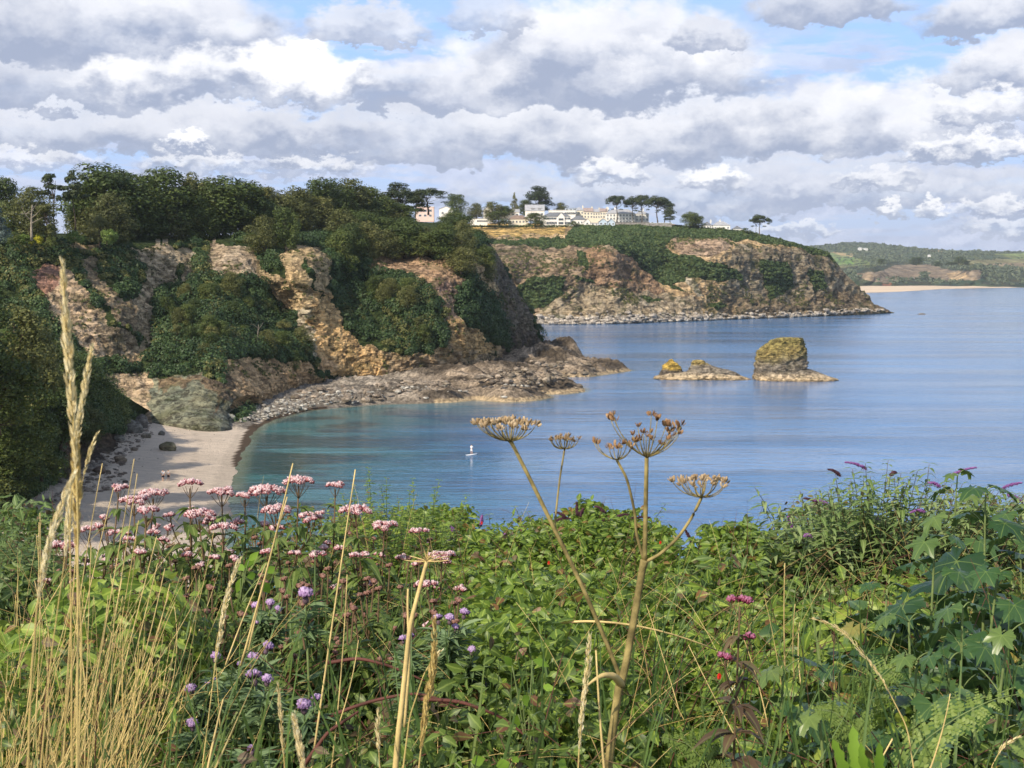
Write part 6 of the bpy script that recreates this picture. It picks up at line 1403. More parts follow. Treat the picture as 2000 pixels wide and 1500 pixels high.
def disc_tips(cx, cy, x0, x1, ytop, Y, n, r, dome=8):
    o = []
    for i in range(n):
        a = i * 2.4; u = math.sqrt((i + .5) / n); px = (x0 + x1) / 2 + (x1 - x0) / 2 * u * math.cos(a); dyv = (x1 - x0) / 2 / F * Y * u * math.sin(a)
        o.append(P(px, ytop + dome * u * u + r.uniform(-4, 4), Y) + [0, dyv, 0])
    return o
r = np.random.default_rng(77); HY = 2.05
rt = P(1170, 1620, HY); rt[2] = topz(2.05) - .6
hw = empty('hogweed', rt, 'tall dried hogweed with brown umbels forking against the sea', 'plant')
def stem(pts, rads, name='stem', parent=hw, Y=HY, mat='hogweed_stem', root=None, ns=10, grooves=True):
    root = rt if root is None else root; a = np.array([P(p[0], p[1], Y + (p[2] if len(p) > 2 else 0)) for p in pts]); t = np.linspace(0, len(a) - 1, len(a) * 5)
    c = np.stack([np.interp(t, range(len(a)), a[:, i]) for i in range(3)], -1)
    for _ in range(3): c[1:-1] = (c[:-2] + c[1:-1] * 2 + c[2:]) / 4
    rr = np.interp(t, range(len(a)), rads) * Y / F; V, Fs = tube(c - root, rr, 16 if grooves else 8)
    if grooves: ctr = np.repeat(c - root, 16, 0); k_ = np.tile(np.where(np.arange(16) % 2, 1.0, .88), len(c))[:, None]; V = ctr + (V - ctr) * k_
    mb = MB().add(V, Fs); return mb.build(name, MATS[mat], parent)
stem([(1172, 1620), (1190, 1480), (1208, 1345), (1213, 1335)], [9.5, 9, 8.5, 10.5]); stem([(1213, 1336), (1222, 1300), (1240, 1200), (1254, 1115), (1259, 1094)], [8.5, 7.8, 7.6, 7.4, 9]); stem([(1259, 1094), (1261, 1000), (1263, 894)], [5.2, 4.6, 4.2])
stem([(1211, 1322, .01), (1190, 1268, .01), (1140, 1150, 0), (1092, 1052, 0), (1040, 945, 0), (1000, 866, 0), (996, 860, 0)], [4.6, 4.4, 4.4, 4.4, 4.1, 3.8, 5], 'branch'); stem([(1257, 1092), (1243, 1045), (1240, 1000), (1225, 935), (1205, 899)], [3.4, 3, 2.8, 2.8, 3], 'branch')
stem([(1264, 1096), (1290, 1082), (1325, 1050), (1352, 1010), (1370, 972)], [3.6, 3.4, 3.2, 3.0, 3.2], 'branch'); stem([(1083, 1032, .02), (1088, 980, .03), (1094, 930, .03), (1103, 876, .03)], [2.0, 2.0, 1.8, 1.8], 'branch', grooves=False)
umbel(hw, rt, P(997, 861, HY), disc_tips(997, 861, 922, 1050, 826, HY, 24, r), r, rad=.0105, ns=17); umbel(hw, rt, P(1103, 876, HY + .03), disc_tips(1103, 876, 1070, 1132, 857, HY + .03, 14, r, 3), r, rad=.006, ns=10, k_=.75)
umbel(hw, rt, P(1370, 971, HY), disc_tips(1370, 971, 1312, 1424, 939, HY, 19, r, 4), r, rad=.0095, ns=13)
umbel(hw, rt, P(1205, 898, HY), [P(x, y, HY + d) for x, y, d in [(1160, 864, 0), (1166, 866, .03), (1190, 876, -.02), (1198, 872, .02), (1208, 876, 0), (1215, 866, -.02), (1224, 868, .02), (1232, 874, 0), (1240, 862, .0)]], r, True, .0085, 10)
umbel(hw, rt, P(1263, 893, HY), [P(x, y, HY + d) for x, y, d in [(1242, 862, .02), (1236, 850, 0), (1250, 858, -.02), (1256, 846, .02), (1262, 852, -.02), (1270, 846, .03), (1275, 858, -.03), (1246, 834, .0), (1292, 868, .02), (1304, 858, -.02), (1312, 850, 0), (1308, 842, .02)]], r, True, .0075, 9)
umbel(hw, rt, P(1263, 893, HY), [P(x, y, HY + d) for x, y, d in [(1192, 818, 0), (1198, 814, .01), (1202, 822, -.01), (1272, 812, .02), (1284, 820, -.01), (1312, 832, 0), (1322, 838, .02), (1330, 832, -.02), (1326, 848, 0), (1300, 832, .01)]], r, True, .0095, 9, 1.25)
stem([(1213, 1336), (1200, 1320, -.03), (1178, 1318, -.05), (1160, 1328, -.06), (1140, 1345, -.06)], [9, 7, 5, 3, 1], 'withered_sheath', mat='straw_stem', grooves=False)
r2 = P(760, 1560, 2.0); h2_ = empty('hogweed', r2, 'dead hogweed stalk with a bare pale umbel in the middle of the bank', 'plant')
stem([(768, 1560), (776, 1450), (790, 1330), (800, 1225), (814, 1170), (834, 1096)], [6.5, 6, 5.5, 5, 4.5, 4], 'stem', h2_, 2.0, 'straw_stem', r2); mbq = MB(); C_ = P(834, 1096, 2.0)
for (x, y) in [(800, 1086), (812, 1080), (822, 1062), (845, 1078), (858, 1074), (870, 1080), (880, 1086), (876, 1094), (790, 1094), (838, 1068)]: mbq.add(*tube(bez(C_, P((834 + x) / 2, y + 4, 2.0), P(x, y, 2.0 + random.uniform(-.03, .03)), 6) - r2, np.linspace(.0011, .0006, 6), 4))
mbq.build('umbel_rays', MATS['straw_stem'], h2_); stem([(790, 1420, .05), (800, 1290, .05), (796, 1180, .05), (797, 1150, .05)], [3, 3, 2.5, 2], 'branch', h2_, 2.0, 'straw_stem', r2, grooves=False)

# ---- grass stalks and seed heads
def polyc(pts, Y, n=24):
    a = np.array([P(p[0], p[1], Y) for p in pts]); s = np.concatenate([[0], np.cumsum(np.linalg.norm(np.diff(a, axis=0), axis=1))]); t = np.linspace(0, s[-1], n)
    c = np.stack([np.interp(t, s, a[:, i]) for i in range(3)], -1)
    for _ in range(3): c[1:-1] = (c[:-2] + c[1:-1] * 2 + c[2:]) / 4
    return c
def seedgrass(pts, head, Y, label, wpx=9, spw=12, col='seedhead_pale', cat='grass', n=90, stempx=1.6, group=None, seed=None):
    """pts from root to tip; head = fraction of the length that carries spikelets"""
    n = int(n * 2.2); r = np.random.default_rng(seed or int(pts[0][0] + pts[-1][0])); c = polyc(pts, Y, 40); root = c[0].copy(); o = empty('seeding_grass', root, label, cat, group)
    MB().add(*tube(c - root, np.linspace(stempx, stempx * .35, 40) * Y / F, 6), .5).build('stem', MATS['dry_grass_straw'], o)
    t = np.sort(r.uniform(1 - head, 1.0, n)); i = t * 39; p = np.stack([np.interp(i, range(40), c[:, q]) for q in range(3)], -1); d = np.gradient(c, axis=0); d = unit(np.stack([np.interp(i, range(40), d[:, q]) for q in range(3)], -1))
    u_ = (t - (1 - head)) / head; env = np.sin(np.clip(u_, .04, .97) * math.pi) ** .6; s_ = rvec(n, r); s_ = unit(s_ - d * np.sum(s_ * d, -1, keepdims=True)); D = unit(d + s_ * r.uniform(.12, .38, (n, 1)))
    L = r.uniform(.6, 1.2, n) * spw * 1.7 * Y / F * (.5 + .5 * env); V, Fs, rn = leaves(p + s_ * (wpx * .3 * Y / F * env)[:, None] - root, D, s_, L, L * .11, .0, .8, r=r)
    MB().add(V, Fs, rn).build('seed_head', MATS[col], o); return o
GS = 1.12
seedgrass([(150, 1620), (152, 1250), (152, 1000), (146, 860), (136, 740), (127, 600), (122, 512)], .36, GS, 'tallest pale grass seed head rising in front of the left cliff, close and soft', 12, 16, n=120, stempx=2.6)
seedgrass([(140, 1620), (140, 1300), (136, 1000), (150, 850), (166, 760), (179, 676)], .24, GS + .04, 'slimmer pale grass seed head leaning right beside the tallest one', 8, 12, n=70, stempx=2.2)
seedgrass([(150, 1620), (160, 1250), (150, 1080), (150, 960), (146, 850), (150, 830)], .30, GS + .02, 'orange-tinted grass seed head tucked where the tall heads cross', 13, 15, n=100, col='dry_grass_straw', stempx=2.4)
seedgrass([(50, 1620), (62, 1300), (72, 1180), (96, 1060), (120, 985), (145, 925)], .36, GS - .03, 'pale grass seed head slanting down left below the crossing of the tall heads', 9, 13, n=100, stempx=2.4)
seedgrass([(70, 1600), (100, 1280), (128, 1080), (136, 1010), (138, 960)], .20, GS + .06, 'short pale grass seed head just left of the orange-tinted one', 9, 13, n=60, stempx=2.0)
seedgrass([(120, 1560), (140, 1200), (158, 950), (178, 870), (190, 846)], .12, 1.4, 'thin grass tip bending right behind the tall seed heads', 4, 8, n=26, stempx=1.4)
seedgrass([(560, 1600), (556, 1500), (550, 1420), (543, 1336)], .55, 1.5, 'white-tipped grass seed head at the bottom, left of the furry one', 6, 9, n=40, stempx=1.6)
seedgrass([(600, 1600), (592, 1500), (582, 1440), (573, 1396)], .70, 1.2, 'furry whitish grass seed head at the bottom left of centre', 9, 12, n=60, stempx=1.8)
seedgrass([(742, 1600), (742, 1500), (738, 1440), (739, 1386)], .40, 1.6, 'short pale grass seed head standing alone near the bottom centre', 6, 9, n=30, stempx=1.6)
seedgrass([(806, 1620), (818, 1500), (832, 1380), (848, 1290), (848, 1212)], .62, 1.6, 'thick buff grass seed head right of the dead hogweed stalk', 12, 12, 'dry_grass_straw', n=120, stempx=2.2)
seedgrass([(780, 1560), (800, 1400), (830, 1310), (862, 1270)], .15, 1.7, 'bent buff stalk crossing the thick buff seed head', 4, 8, n=14, stempx=2.2)
seedgrass([(1126, 1600), (1130, 1480), (1136, 1400), (1148, 1300), (1152, 1240)], .62, 1.5, 'silvery grass seed head left of the big hogweed stem', 8, 10, n=80, stempx=1.8)
seedgrass([(1800, 1600), (1772, 1420), (1720, 1320), (1680, 1270), (1640, 1225), (1585, 1207)], .45, 1.9, 'arching straw seed head bowing left in front of the broad leaves', 5, 8, n=50, stempx=1.8)
seedgrass([(395, 1500), (420, 1300), (440, 1180), (464, 1096)], .5, 2.0, 'pale drooping grass head over the hemp agrimony leaves', 6, 9, n=60, stempx=1.4)
seedgrass([(430, 1420), (420, 1270), (440, 1170), (470, 1090)], .4, 2.4, 'thin flowering grass head beside the pale drooping one', 5, 8, n=50, stempx=1.2)
seedgrass([(170, 1500), (190, 1330), (215, 1230), (242, 1175)], .5, 2.0, 'green-tinted loose grass head within the straw clump', 4, 9, n=40, stempx=1.2, col='grass_blades')
seedgrass([(1960, 1600), (1935, 1500), (1960, 1455), (1990, 1440)], .3, 1.9, 'small pale grass head at the bottom right corner', 4, 8, n=20, stempx=1.4)
def stalk(x0, y0, x1, y1, Y, wpx=2.2, label=None, group=None, bend=0.0, name='grass_stalk', mat='straw_stem', mid=None):
    a, b = P(x0, y0, Y), P(x1, y1, Y * random.uniform(.97, 1.03)); m_ = P(mid[0], mid[1], Y) * 2 - (a + b) / 2 if mid is not None else (a + b) / 2 + [bend, 0, 0]
    c = bez(a, m_, b, 12); o = MB().add(*tube(c, np.linspace(wpx, wpx * .5, 12) * Y / F, 5)).build(name, MATS[mat], None, loc=a)
    return tag(o, label, 'grass stalk', group)
for (x0, y0, x1, y1, Y_, w, lb) in [(470, 1300, 572, 905, 2.3, 2.6, 'long straw grass stalk rising past the highest pink flower head'), (485, 1270, 561, 970, 2.35, 2.2, 'shorter straw stalk beside the long one crossing the pink heads'), (600, 1560, 694, 917, 2.2, 2.6, 'long straw grass stalk rising past the pale pink head at the right of the patch'),
   (640, 1560, 678, 1122, 2.2, 1.8, 'thin tan stalk below the right-hand long stalk'), (440, 1300, 520, 1100, 2.5, 1.8, 'slanting straw stalk left of the long crossing stalk'), (1192, 1620, 1164, 1270, 1.5, 3.2, 'thick pale straw stalk left of the foot of the hogweed stem'), (400, 1530, 436, 1365, 1.8, 3.0, 'pale broken straw stalk between the thistles at the bottom left'),
   (1534, 1320, 1533, 1100, 3.0, 1.8, 'upright straw stalk under the violet buddleia spikes'), (1552, 1330, 1553, 1180, 3.0, 1.4, 'shorter upright straw stalk right of the one under the violet spikes'), (1565, 1340, 1562, 1215, 2.8, 1.4, 'faint upright stalk third from the crimson agrimony'), (1810, 1520, 1856, 1355, 1.9, 1.9, 'straight straw stalk leaning right before the dark broad leaves'),
   (1500, 1420, 1450, 1240, 2.4, 1.5, 'thin straw stalk behind the crimson agrimony'), (1480, 1520, 1345, 1260, 2.3, 1.3, 'long thin stalk slanting left right of the hogweed'), (1330, 1400, 1262, 1180, 2.6, 1.2, 'thin stalk slanting left just behind the hogweed stem'), (660, 1420, 700, 1250, 2.3, 1.5, 'short thin stalk in the dark leaves of the centre left')]:
    stalk(x0, y0, x1, y1, Y_, w, lb, bend=random.uniform(-.01, .01))
stalk(1092, 1217, 1400, 1270, 2.8, 3.0, 'arched straw stalk lying across behind the hogweed stem', mid=(1240, 1222)); stalk(1745, 1440, 1700, 1520, 1.9, 2.0, 'short dry stem among the ferns at the bottom')
random.seed(5); r = np.random.default_rng(31)
for i in range(118):
    x0 = r.uniform(-40, 250); y0 = 1560; Y_ = r.uniform(1.7, 2.6); hgt = r.uniform(150, 440) * (1 + .25 * (r.uniform() > .8)); x1 = x0 + hgt * r.normal(.22, .20); y1 = y0 - hgt
    stalk(x0, y0, x1, y1, Y_, r.uniform(.6, 1.4), 'golden dry grass stalk in the dense clump at the lower left corner', 'dry stalks of the clump at the lower left', r.normal(0, .03), mat='dry_grass_straw' if i % 3 else 'straw_stem')
for (x0, x1, y1) in [(150, 262, 896), (170, 268, 925), (120, 200, 905), (100, 222, 952), (60, 78, 1002), (30, 76, 1020), (190, 306, 1048), (200, 308, 1100), (210, 322, 1110), (220, 332, 1140), (170, 238, 1130), (230, 330, 1160), (140, 146, 1025), (165, 178, 1065)]:
    stalk(x0, 1520, x1, y1, r.uniform(1.9, 2.3), 1.6, 'tall thin straw stalk rising out of the lower left clump', 'tall stalks above the clump at the lower left', r.normal(0, .01))

# ---- shrubs made of leafy arching branches
def branchy(name, label, cat, root, tips, Ymid, leafL, leafW, mat, smat, seed, inner=60, spread=None, droop=(.4, .9), per=24, spikes=(), spikeL=.12, pairs=True, top=None, up=.25, dY=.5):
    """tips: (px, py); spikes: (px, py, dx, dy, kind) flower panicles in pixels"""
    r = np.random.default_rng(seed); o = empty(name, root, label, cat); sm = MB(); Cs, Ds, Ls = [], [], []
    allt = [(x, y, Ymid + r.uniform(-.2, .2), 1) for x, y in tips]
    for _ in range(inner):
        x = r.uniform(*spread[0]); yt_ = np.interp(x, *np.array(top).T) + 14; y = yt_ + r.uniform(0, 1) ** 1.3 * (spread[1] - yt_); allt.append((x, y, Ymid + r.uniform(-dY, dY), 0))
    for (x, y, Y_, edge) in allt:
        t_ = P(x, y, Y_); s0 = root + (t_ - root) * [.45, .5, .2] + r.normal(0, .05, 3); s0[2] = min(s0[2], t_[2] - .12)
        L0 = np.linalg.norm(t_ - s0); 
        if L0 > .62: s0 = t_ + (s0 - t_) * .62 / L0
        m_ = (s0 + t_) / 2 + [0, 0, .06]; c = bez(s0, m_, t_, 14); sm.add(*tube(c - root, np.linspace(.003, .0009, 14), 5))
        for j in range(per // 2):
            u = 1 - (j / (per / 2)) ** 1.1 * .9; p = np.array([np.interp(u * 13, range(14), c[:, q]) for q in range(3)]); a = j * 1.57 + r.normal(0, .2)
            f = .45 + .55 * min(1, (1 - u) * 4 + .1)
            for s_ in (0, math.pi): Cs.append(p - root); Ds.append((math.cos(a + s_), math.sin(a + s_), up + r.normal(0, .15))); Ls.append(r.uniform(leafL[0], leafL[1]) * f)
    Ls = np.array(Ls); n = len(Ls); V, Fs, rn = leaves(np.array(Cs), np.array(Ds), np.tile([0, -.1, 1.0], (n, 1)), Ls, Ls * leafW, r.uniform(*droop, n), .3, r=r)
    MB().add(V, Fs, rn, leafg(n)).build('leaves', MATS[mat], o); sm.build('branches', MATS[smat], o)
    for (x, y, dx, dy, kind) in spikes:
        b = P(x, y, Ymid - .15); e = P(x + dx, y + dy, Ymid - .15); c = bez(b, (b + e) / 2 + [0, 0, .012], e, 12); fm = MB()
        for j in range(26):
            u = j / 25; p = np.array([np.interp(u * 11, range(12), c[:, q]) for q in range(3)]); rad = .0095 * (1 - u * .8) * min(1, .55 + u * 3)
            florets(fm, p - root, unit(rvec(1, r) * .6 + [[0, -.4, .8]])[0], rad, 16, r, .0055)
        fm.add(*tube(c - root, .0014, 5), .2, 0.0); fm.build('flower_spike', MATS['buddleia_petals' if kind else 'dead_purple'], o)
    return o
rb = P(1690, 1300, 6.3); rb[2] = topz(6.3) - .5
btop = [(1380, 1070), (1450, 1030), (1500, 990), (1560, 958), (1640, 925), (1730, 912), (1830, 922), (1900, 942), (2060, 945)]
branchy('butterfly_bush', 'large green butterfly bush with violet spikes at the upper right of the bank', 'bush', rb, [(1474, 952), (1490, 985), (1455, 1005), (1520, 985), (1562, 958), (1600, 955), (1632, 925), (1664, 915), (1690, 905), (1735, 898), (1760, 925), (1792, 920), (1815, 905), (1850, 940), (1440, 1040), (1405, 1062), (1700, 930), (1880, 945), (1580, 985), (1930, 950), (1985, 965)], 5.6, (.050, .088), .14, 'buddleia_leaves', 'woody_stem', 5,
  340, ((1400, 2050), 1150), (.2, .8), 30, [(1692, 918, -40, -14, 1), (1740, 930, 10, -6, 0), (1856, 932, 50, -18, 1), (1955, 958, 40, -14, 1), (1968, 968, 30, 14, 1), (1835, 952, -22, -8, 1), (1618, 988, -32, -10, 1), (1600, 988, -30, -14, 0), (1545, 1030, -6, -20, 1), (1572, 1048, 14, 2, 1), (1805, 1000, -26, 2, 1), (1716, 1018, -14, 0, 1), (1530, 1116, -28, -4, 1), (1575, 1116, -26, 2, 1), (1640, 930, -22, -12, 0), (1490, 1056, -40, -4, 0)], top=btop)
rb = P(1120, 1250, 6.4); rb[2] = topz(6.4) - .5
branchy('butterfly_bush', 'small-leaved butterfly bush with brown spent spikes behind the hogweed', 'bush', rb, [(1005, 990), (1030, 1000), (1128, 985), (1100, 1010), (1190, 1005), (1210, 1010), (1300, 985), (1290, 1010), (1060, 1010), (1150, 1015), (1240, 1020), (1010, 1015)], 6.2, (.03, .055), .22, 'hedge_leaves', 'woody_stem', 6, 120, ((960, 1320), 1120), (.1, .5), 28,
  [(1128, 1008, -2, -26, 0), (1134, 1010, 6, -16, 0), (1180, 1002, -18, -12, 0), (1088, 1018, 26, -4, 0), (1104, 1012, -20, -10, 0), (1230, 1016, 40, -4, 0), (1205, 1012, 22, -6, 0), (1180, 1018, -12, 4, 0), (1212, 1035, 12, 18, 0), (1290, 1060, 16, 2, 1), (1316, 1105, 0, -30, 0), (1340, 1108, 2, -26, 0), (1330, 1110, 14, -16, 1), (1368, 1092, 0, -32, 0), (1350, 1060, -14, -26, 0), (1383, 1050, -4, -22, 1), (1400, 1055, -12, -10, 1)], top=[(960, 1020), (1130, 1010), (1320, 1020)])
rb = P(920, 1250, 6.0); rb[2] = topz(6.0) - .5
branchy('butterfly_bush', 'patch of butterfly bush with violet spikes left of the slanting hogweed branch', 'bush', rb, [(955, 1005), (880, 1030), (1000, 1035)], 5.9, (.035, .06), .2, 'buddleia_leaves', 'woody_stem', 8, 70, ((840, 1010), 1130), (.2, .6), 24,
  [(940, 1058, -14, -4, 1), (858, 1042, -14, 2, 1), (886, 1040, -8, -10, 1), (915, 1090, -10, -6, 1), (870, 1060, 20, 4, 1), (940, 1028, 2, -20, 1), (990, 1058, -4, -14, 1), (850, 1062, -22, 4, 1)], top=[(840, 1030), (1010, 1040)])
rb = P(760, 1230, 6.0); rb[2] = topz(6.0) - .5
branchy('leafy_bush', 'upright leafy bush with stacked rounded leaves against the bay', 'bush', rb, [(720, 915), (716, 935), (744, 948), (755, 935), (800, 960), (806, 935), (850, 952), (858, 938), (912, 968), (828, 985), (780, 975), (690, 948), (668, 965), (650, 975), (872, 985), (895, 1000), (768, 990), (640, 990), (910, 990)], 5.6, (.022, .036), .36, 'hedge_leaves', 'green_stem', 7, 130, ((630, 890), 1110), (.0, .3), 44, top=[(630, 985), (700, 960), (800, 975), (890, 1010)], up=.2, dY=.4)
rb = P(-20, 1250, 5.0); rb[2] = topz(5.0) - .5
branchy('leafy_bush', 'low green bush at the left edge behind the straw', 'bush', rb, [(10, 1010), (40, 1020), (-20, 1005), (70, 1050), (25, 1000)], 5.0, (.04, .07), .2, 'buddleia_leaves', 'green_stem', 17, 90, ((-120, 120), 1230), (.2, .7), 26, top=[(-120, 1010), (60, 1025), (120, 1070)])

# ---- broad lobed leaves on upright stems
def palmate(C, D, U, S, r, cup=.25):
    n = len(C); D = unit(D); Sd = unit(np.cross(D, U)); U = np.cross(Sd, D); m_ = 41; a = np.linspace(-2.75, 2.75, m_); rad = np.zeros(m_)
    for c0, h_, w in ((0, 1.0, .50), (.95, .90, .46), (-.95, .90, .46), (1.95, .70, .50), (-1.95, .70, .50)): rad = np.maximum(rad, h_ * np.exp(-((a - c0) / w) ** 2 * .9))
    rad = np.maximum(rad, .60); rad = rad * (1 + .055 * np.where(np.arange(m_) % 2, 1, -1)); S = np.broadcast_to(S, (n,))[:, None, None]
    x = rad * np.cos(a); y = rad * np.sin(a); rings = []
    for t in (.0, .5, 1.0):
        zz = -(.35 * (t * rad) ** 2) + cup * .35 * np.abs(np.sin(a * 1.65)) * t * rad * (1 if t else 0); rings.append((x * t + .25, y * t, zz))
    V = []
    for i, (x_, y_, z_) in enumerate(rings):
        if i == 0: V.append((C[:, None] + D[:, None] * .25 * S))
        else: V.append(C[:, None] + S * (D[:, None] * x_[None, :, None] + Sd[:, None] * y_[None, :, None] * .95 + U[:, None] * (z_ + .05 * r.normal(size=m_) * (i == 2))[None, :, None]))
    V = np.concatenate(V, 1); k_ = 1 + 2 * m_; j = np.arange(m_ - 1); o = np.arange(n)[:, None, None] * k_
    Ft = (o + np.stack([0 * j, 1 + j, 2 + j], -1)[None]).reshape(-1, 3); Fq = (o + np.stack([1 + j, 1 + m_ + j, 2 + m_ + j, 2 + j], -1)[None]).reshape(-1, 4)
    g_ = np.zeros(m_)
    for c0 in (0, .95, -.95, 1.95, -1.95): g_ = np.maximum(g_, np.exp(-((a - c0) / .11) ** 2))
    global PG; PG = np.tile(np.concatenate([[1.0], g_, g_ * .95]), n)
    return V.reshape(-1, 3), [Ft, Fq], np.repeat(r.uniform(size=n), k_)
def sapling(px, py, Y, H, label, seed, L=(.05, .10), node=.085, young=.25):
    r = np.random.default_rng(seed); tip = P(px, py, Y); root = tip - [r.normal(0, .02), r.normal(0, .02), H]; o = empty('sycamore_sapling', root, label, 'sapling'); c = bez(root, (root + tip) / 2 + [r.normal(0, .02), 0, 0], tip, 16)
    sm = MB().add(*tube(c - root, np.linspace(.0065, .0022, 16), 8)); Cs, Ds, Ss = [], [], []; z_ = 0.0; i = 0
    while z_ < H * .92:
        u = 1 - z_ / H; p = np.array([np.interp(u * 15, range(16), c[:, q]) for q in range(3)]); k_ = min(1, .45 + z_ * 2.4)
        for s_ in (0, math.pi):
            a = i * 1.57 + s_ + r.normal(0, .25) + .5; pl = r.uniform(.05, .10) * k_; e = p + np.array([math.cos(a), math.sin(a), .45]) * pl
            sm.add(*tube(bez(p, (p + e) / 2 + [0, 0, .008], e, 5) - root, .0014, 5)); Cs.append(e - root); Ds.append((math.cos(a), math.sin(a), -r.uniform(.15, .75))); Ss.append(r.uniform(*L) * k_)
        z_ += node * r.uniform(.8, 1.2); i += 1
    n = len(Cs); V, Fs, rn = palmate(np.array(Cs), np.array(Ds), np.tile([0, 0, 1.0], (n, 1)) + rvec(n, r) * .2, np.array(Ss), r)
    zz = V[:, 2]; rn = np.clip(rn * .55 + np.clip((zz - (H - .28)) / .28, 0, 1) * .42 * (young > 0), 0, 1); MB().add(V, Fs, rn, PG).build('leaves', MATS['sycamore_leaves'], o); sm.build('stem', MATS['green_stem'], o); return o
for a in [(1925, 960, 3.5, 1.0, 'tallest lobed-leaf sapling at the right edge with yellow-green top', 1, (.085, .13)), (1826, 1060, 3.1, .9, 'lobed-leaf sapling left of the tallest one', 2, (.085, .13)), (1733, 1150, 3.2, .8, 'lobed-leaf sapling with a yellow leaf, leftmost of the tall ones', 3, (.065, .10)), (1990, 1010, 3.9, 1.0, 'lobed-leaf sapling cut by the right edge of the view', 4, (.08, .12)),
          (1880, 1190, 2.7, .8, 'dark lobed-leaf sapling below the tallest one', 5, (.085, .12)), (1970, 1240, 2.4, .8, 'dark lobed-leaf sapling low at the right edge', 6, (.08, .115)), (1790, 1290, 2.5, .7, 'dark lobed-leaf sapling in the lower right among ferns', 7, (.06, .09)), (1530, 1310, 2.5, .6, 'low sapling with dark veined leaves right of the crimson agrimony', 8, (.085, .125)),
          (1870, 930, 4.4, 1.1, 'lobed-leaf sapling with red-brown tip leaves behind the tallest one', 9, (.055, .085)), (1640, 1310, 2.7, .6, 'small lobed-leaf sapling behind the arching straw seed head', 10, (.05, .08)), (1900, 1380, 2.1, .6, 'shadowed lobed-leaf sapling at the bottom right', 11, (.06, .09)), (1775, 1215, 2.9, .6, 'dark lobed-leaf sapling in the gap below the yellow-leaved one', 12, (.08, .115)), (1855, 1290, 2.5, .6, 'dark lobed-leaf sapling low between the two tallest stems', 13, (.075, .11)),
          (1950, 1120, 3.0, .7, 'large-leaved sapling half way down the right edge', 14, (.08, .12)), (1690, 1230, 3.0, .5, 'low broad-leaved sapling behind the arching straw head tip', 15, (.07, .105)), (1600, 1400, 2.2, .45, 'low dark broad-leaved sapling at the bottom right of centre', 16, (.065, .095))]:
    sapling(*a)
# ---- ferns
def fern(pts, Y, label, w=.055, seed=1):
    r = np.random.default_rng(seed); c = polyc(pts, Y, 30); root = c[0].copy(); d = unit(np.gradient(c, axis=0)); o = empty('fern_frond', root, label, 'fern'); MB().add(*tube(c - root, np.linspace(.0018, .0005, 30), 5)).build('stalk', MATS['green_stem'], o)
    side = unit(np.cross(d, np.array([0, -.6, .8]))); Cs, Ds, Us, Ls = [], [], [], []
    for j in range(17):
        u = .10 + .87 * (j + r.uniform(-.2, .2)) / 16; i = u * 29; p, dd, s_ = [np.array([np.interp(i, range(30), q[:, a]) for a in range(3)]) for q in (c, d, side)]; L = w * math.sin(min(1, (1.03 - u) * 1.5) * 1.4) * min(1, u * 5)
        for sg in (-1, 1):
            e = unit((s_ * sg + dd * r.uniform(.3, .7) + r.normal(0, .12, 3))[None])[0]
            for m_ in range(6): t = (m_ + 1) / 7; q_ = p + e * L * t; Cs += [q_ - root] * 2; f_ = unit((dd * .9 + e * .4)[None])[0]; b_ = unit((-dd * .8 + e * .5)[None])[0]; Ds += [f_, b_]; Us += [[0, -.5, .8]] * 2; Ls += [L * .25 * (1.15 - t) * r.uniform(.8, 1.2)] * 2
            Cs.append(p - root); Ds.append(e); Us.append([0, -.5, .8]); Ls.append(L)
    Ls = np.array(Ls); V, Fs, rn = leaves(np.array(Cs), np.array(Ds), np.array(Us, float), Ls, np.where(Ls > w * .30, Ls * .03, Ls * .34), .2, .2, r=r); MB().add(V, Fs, rn).build('leaflets', MATS['fern_leaves'], o)
for i, (p_, Y_, lb) in enumerate([([(1740, 1560), (1800, 1450), (1870, 1400), (1940, 1365), (2020, 1350)], 2.0, 'large fern frond arching to the right edge'), ([(1690, 1480), (1665, 1420), (1630, 1390), (1590, 1385)], 2.1, 'fern frond curling left under the arching straw head'),
   ([(1690, 1420), (1710, 1330), (1745, 1300), (1790, 1290)], 2.5, 'upper small fern frond beside the arching straw head'), ([(1400, 1560), (1380, 1490), (1340, 1450), (1290, 1440)], 2.1, 'fern frond bending left at the foot of the crimson agrimony')]):
    fern(p_, Y_, lb, .050, 40 + i)
# ---- bright lime leaves close by
def broadleafplant(name, label, root, items, mat, Y, seed):
    r = np.random.default_rng(seed); o = empty(name, root, label, 'plant'); sm = MB(); 
    for (x0, y0, x1, y1, w) in items:
        a, b = P(x0, y0, Y), P(x1, y1, Y + r.uniform(-.02, .02)); sm.add(*tube(bez(root, (root + a) / 2 + [0, 0, .02], a, 6) - root, .0012, 5)); L = np.linalg.norm(b - a)
        V, Fs, rn = leaves((a - root)[None], (b - a)[None], np.array([[.25, -1, .2]]), L, w * Y / F, .12, .2, [(0, 0), (.08, .5), (.2, 1.05), (.30, .6), (.43, 1.15), (.55, .65), (.68, 1.0), (.78, .55), (.88, .65), (1, 0)] if name[0] == 'o' else LEAFPROF, r); V = V + .003 * fbm(V, .02, 2, 5)[:, None]; MB().add(V, Fs, rn).build('leaf', MATS[mat], o)
    sm.build('stem', MATS['green_stem'], o); return o
broadleafplant('oak_leaved_plant', 'bright lime wavy-edged leaves poking up at the bottom right', P(1690, 1620, 1.5), [(1655, 1540, 1634, 1446, 13), (1668, 1550, 1672, 1418, 15), (1690, 1550, 1688, 1455, 12), (1712, 1550, 1724, 1450, 12), (1735, 1570, 1752, 1500, 13), (1680, 1570, 1704, 1480, 11), (1650, 1570, 1618, 1500, 12)], 'lime_leaves', 1.5, 3)
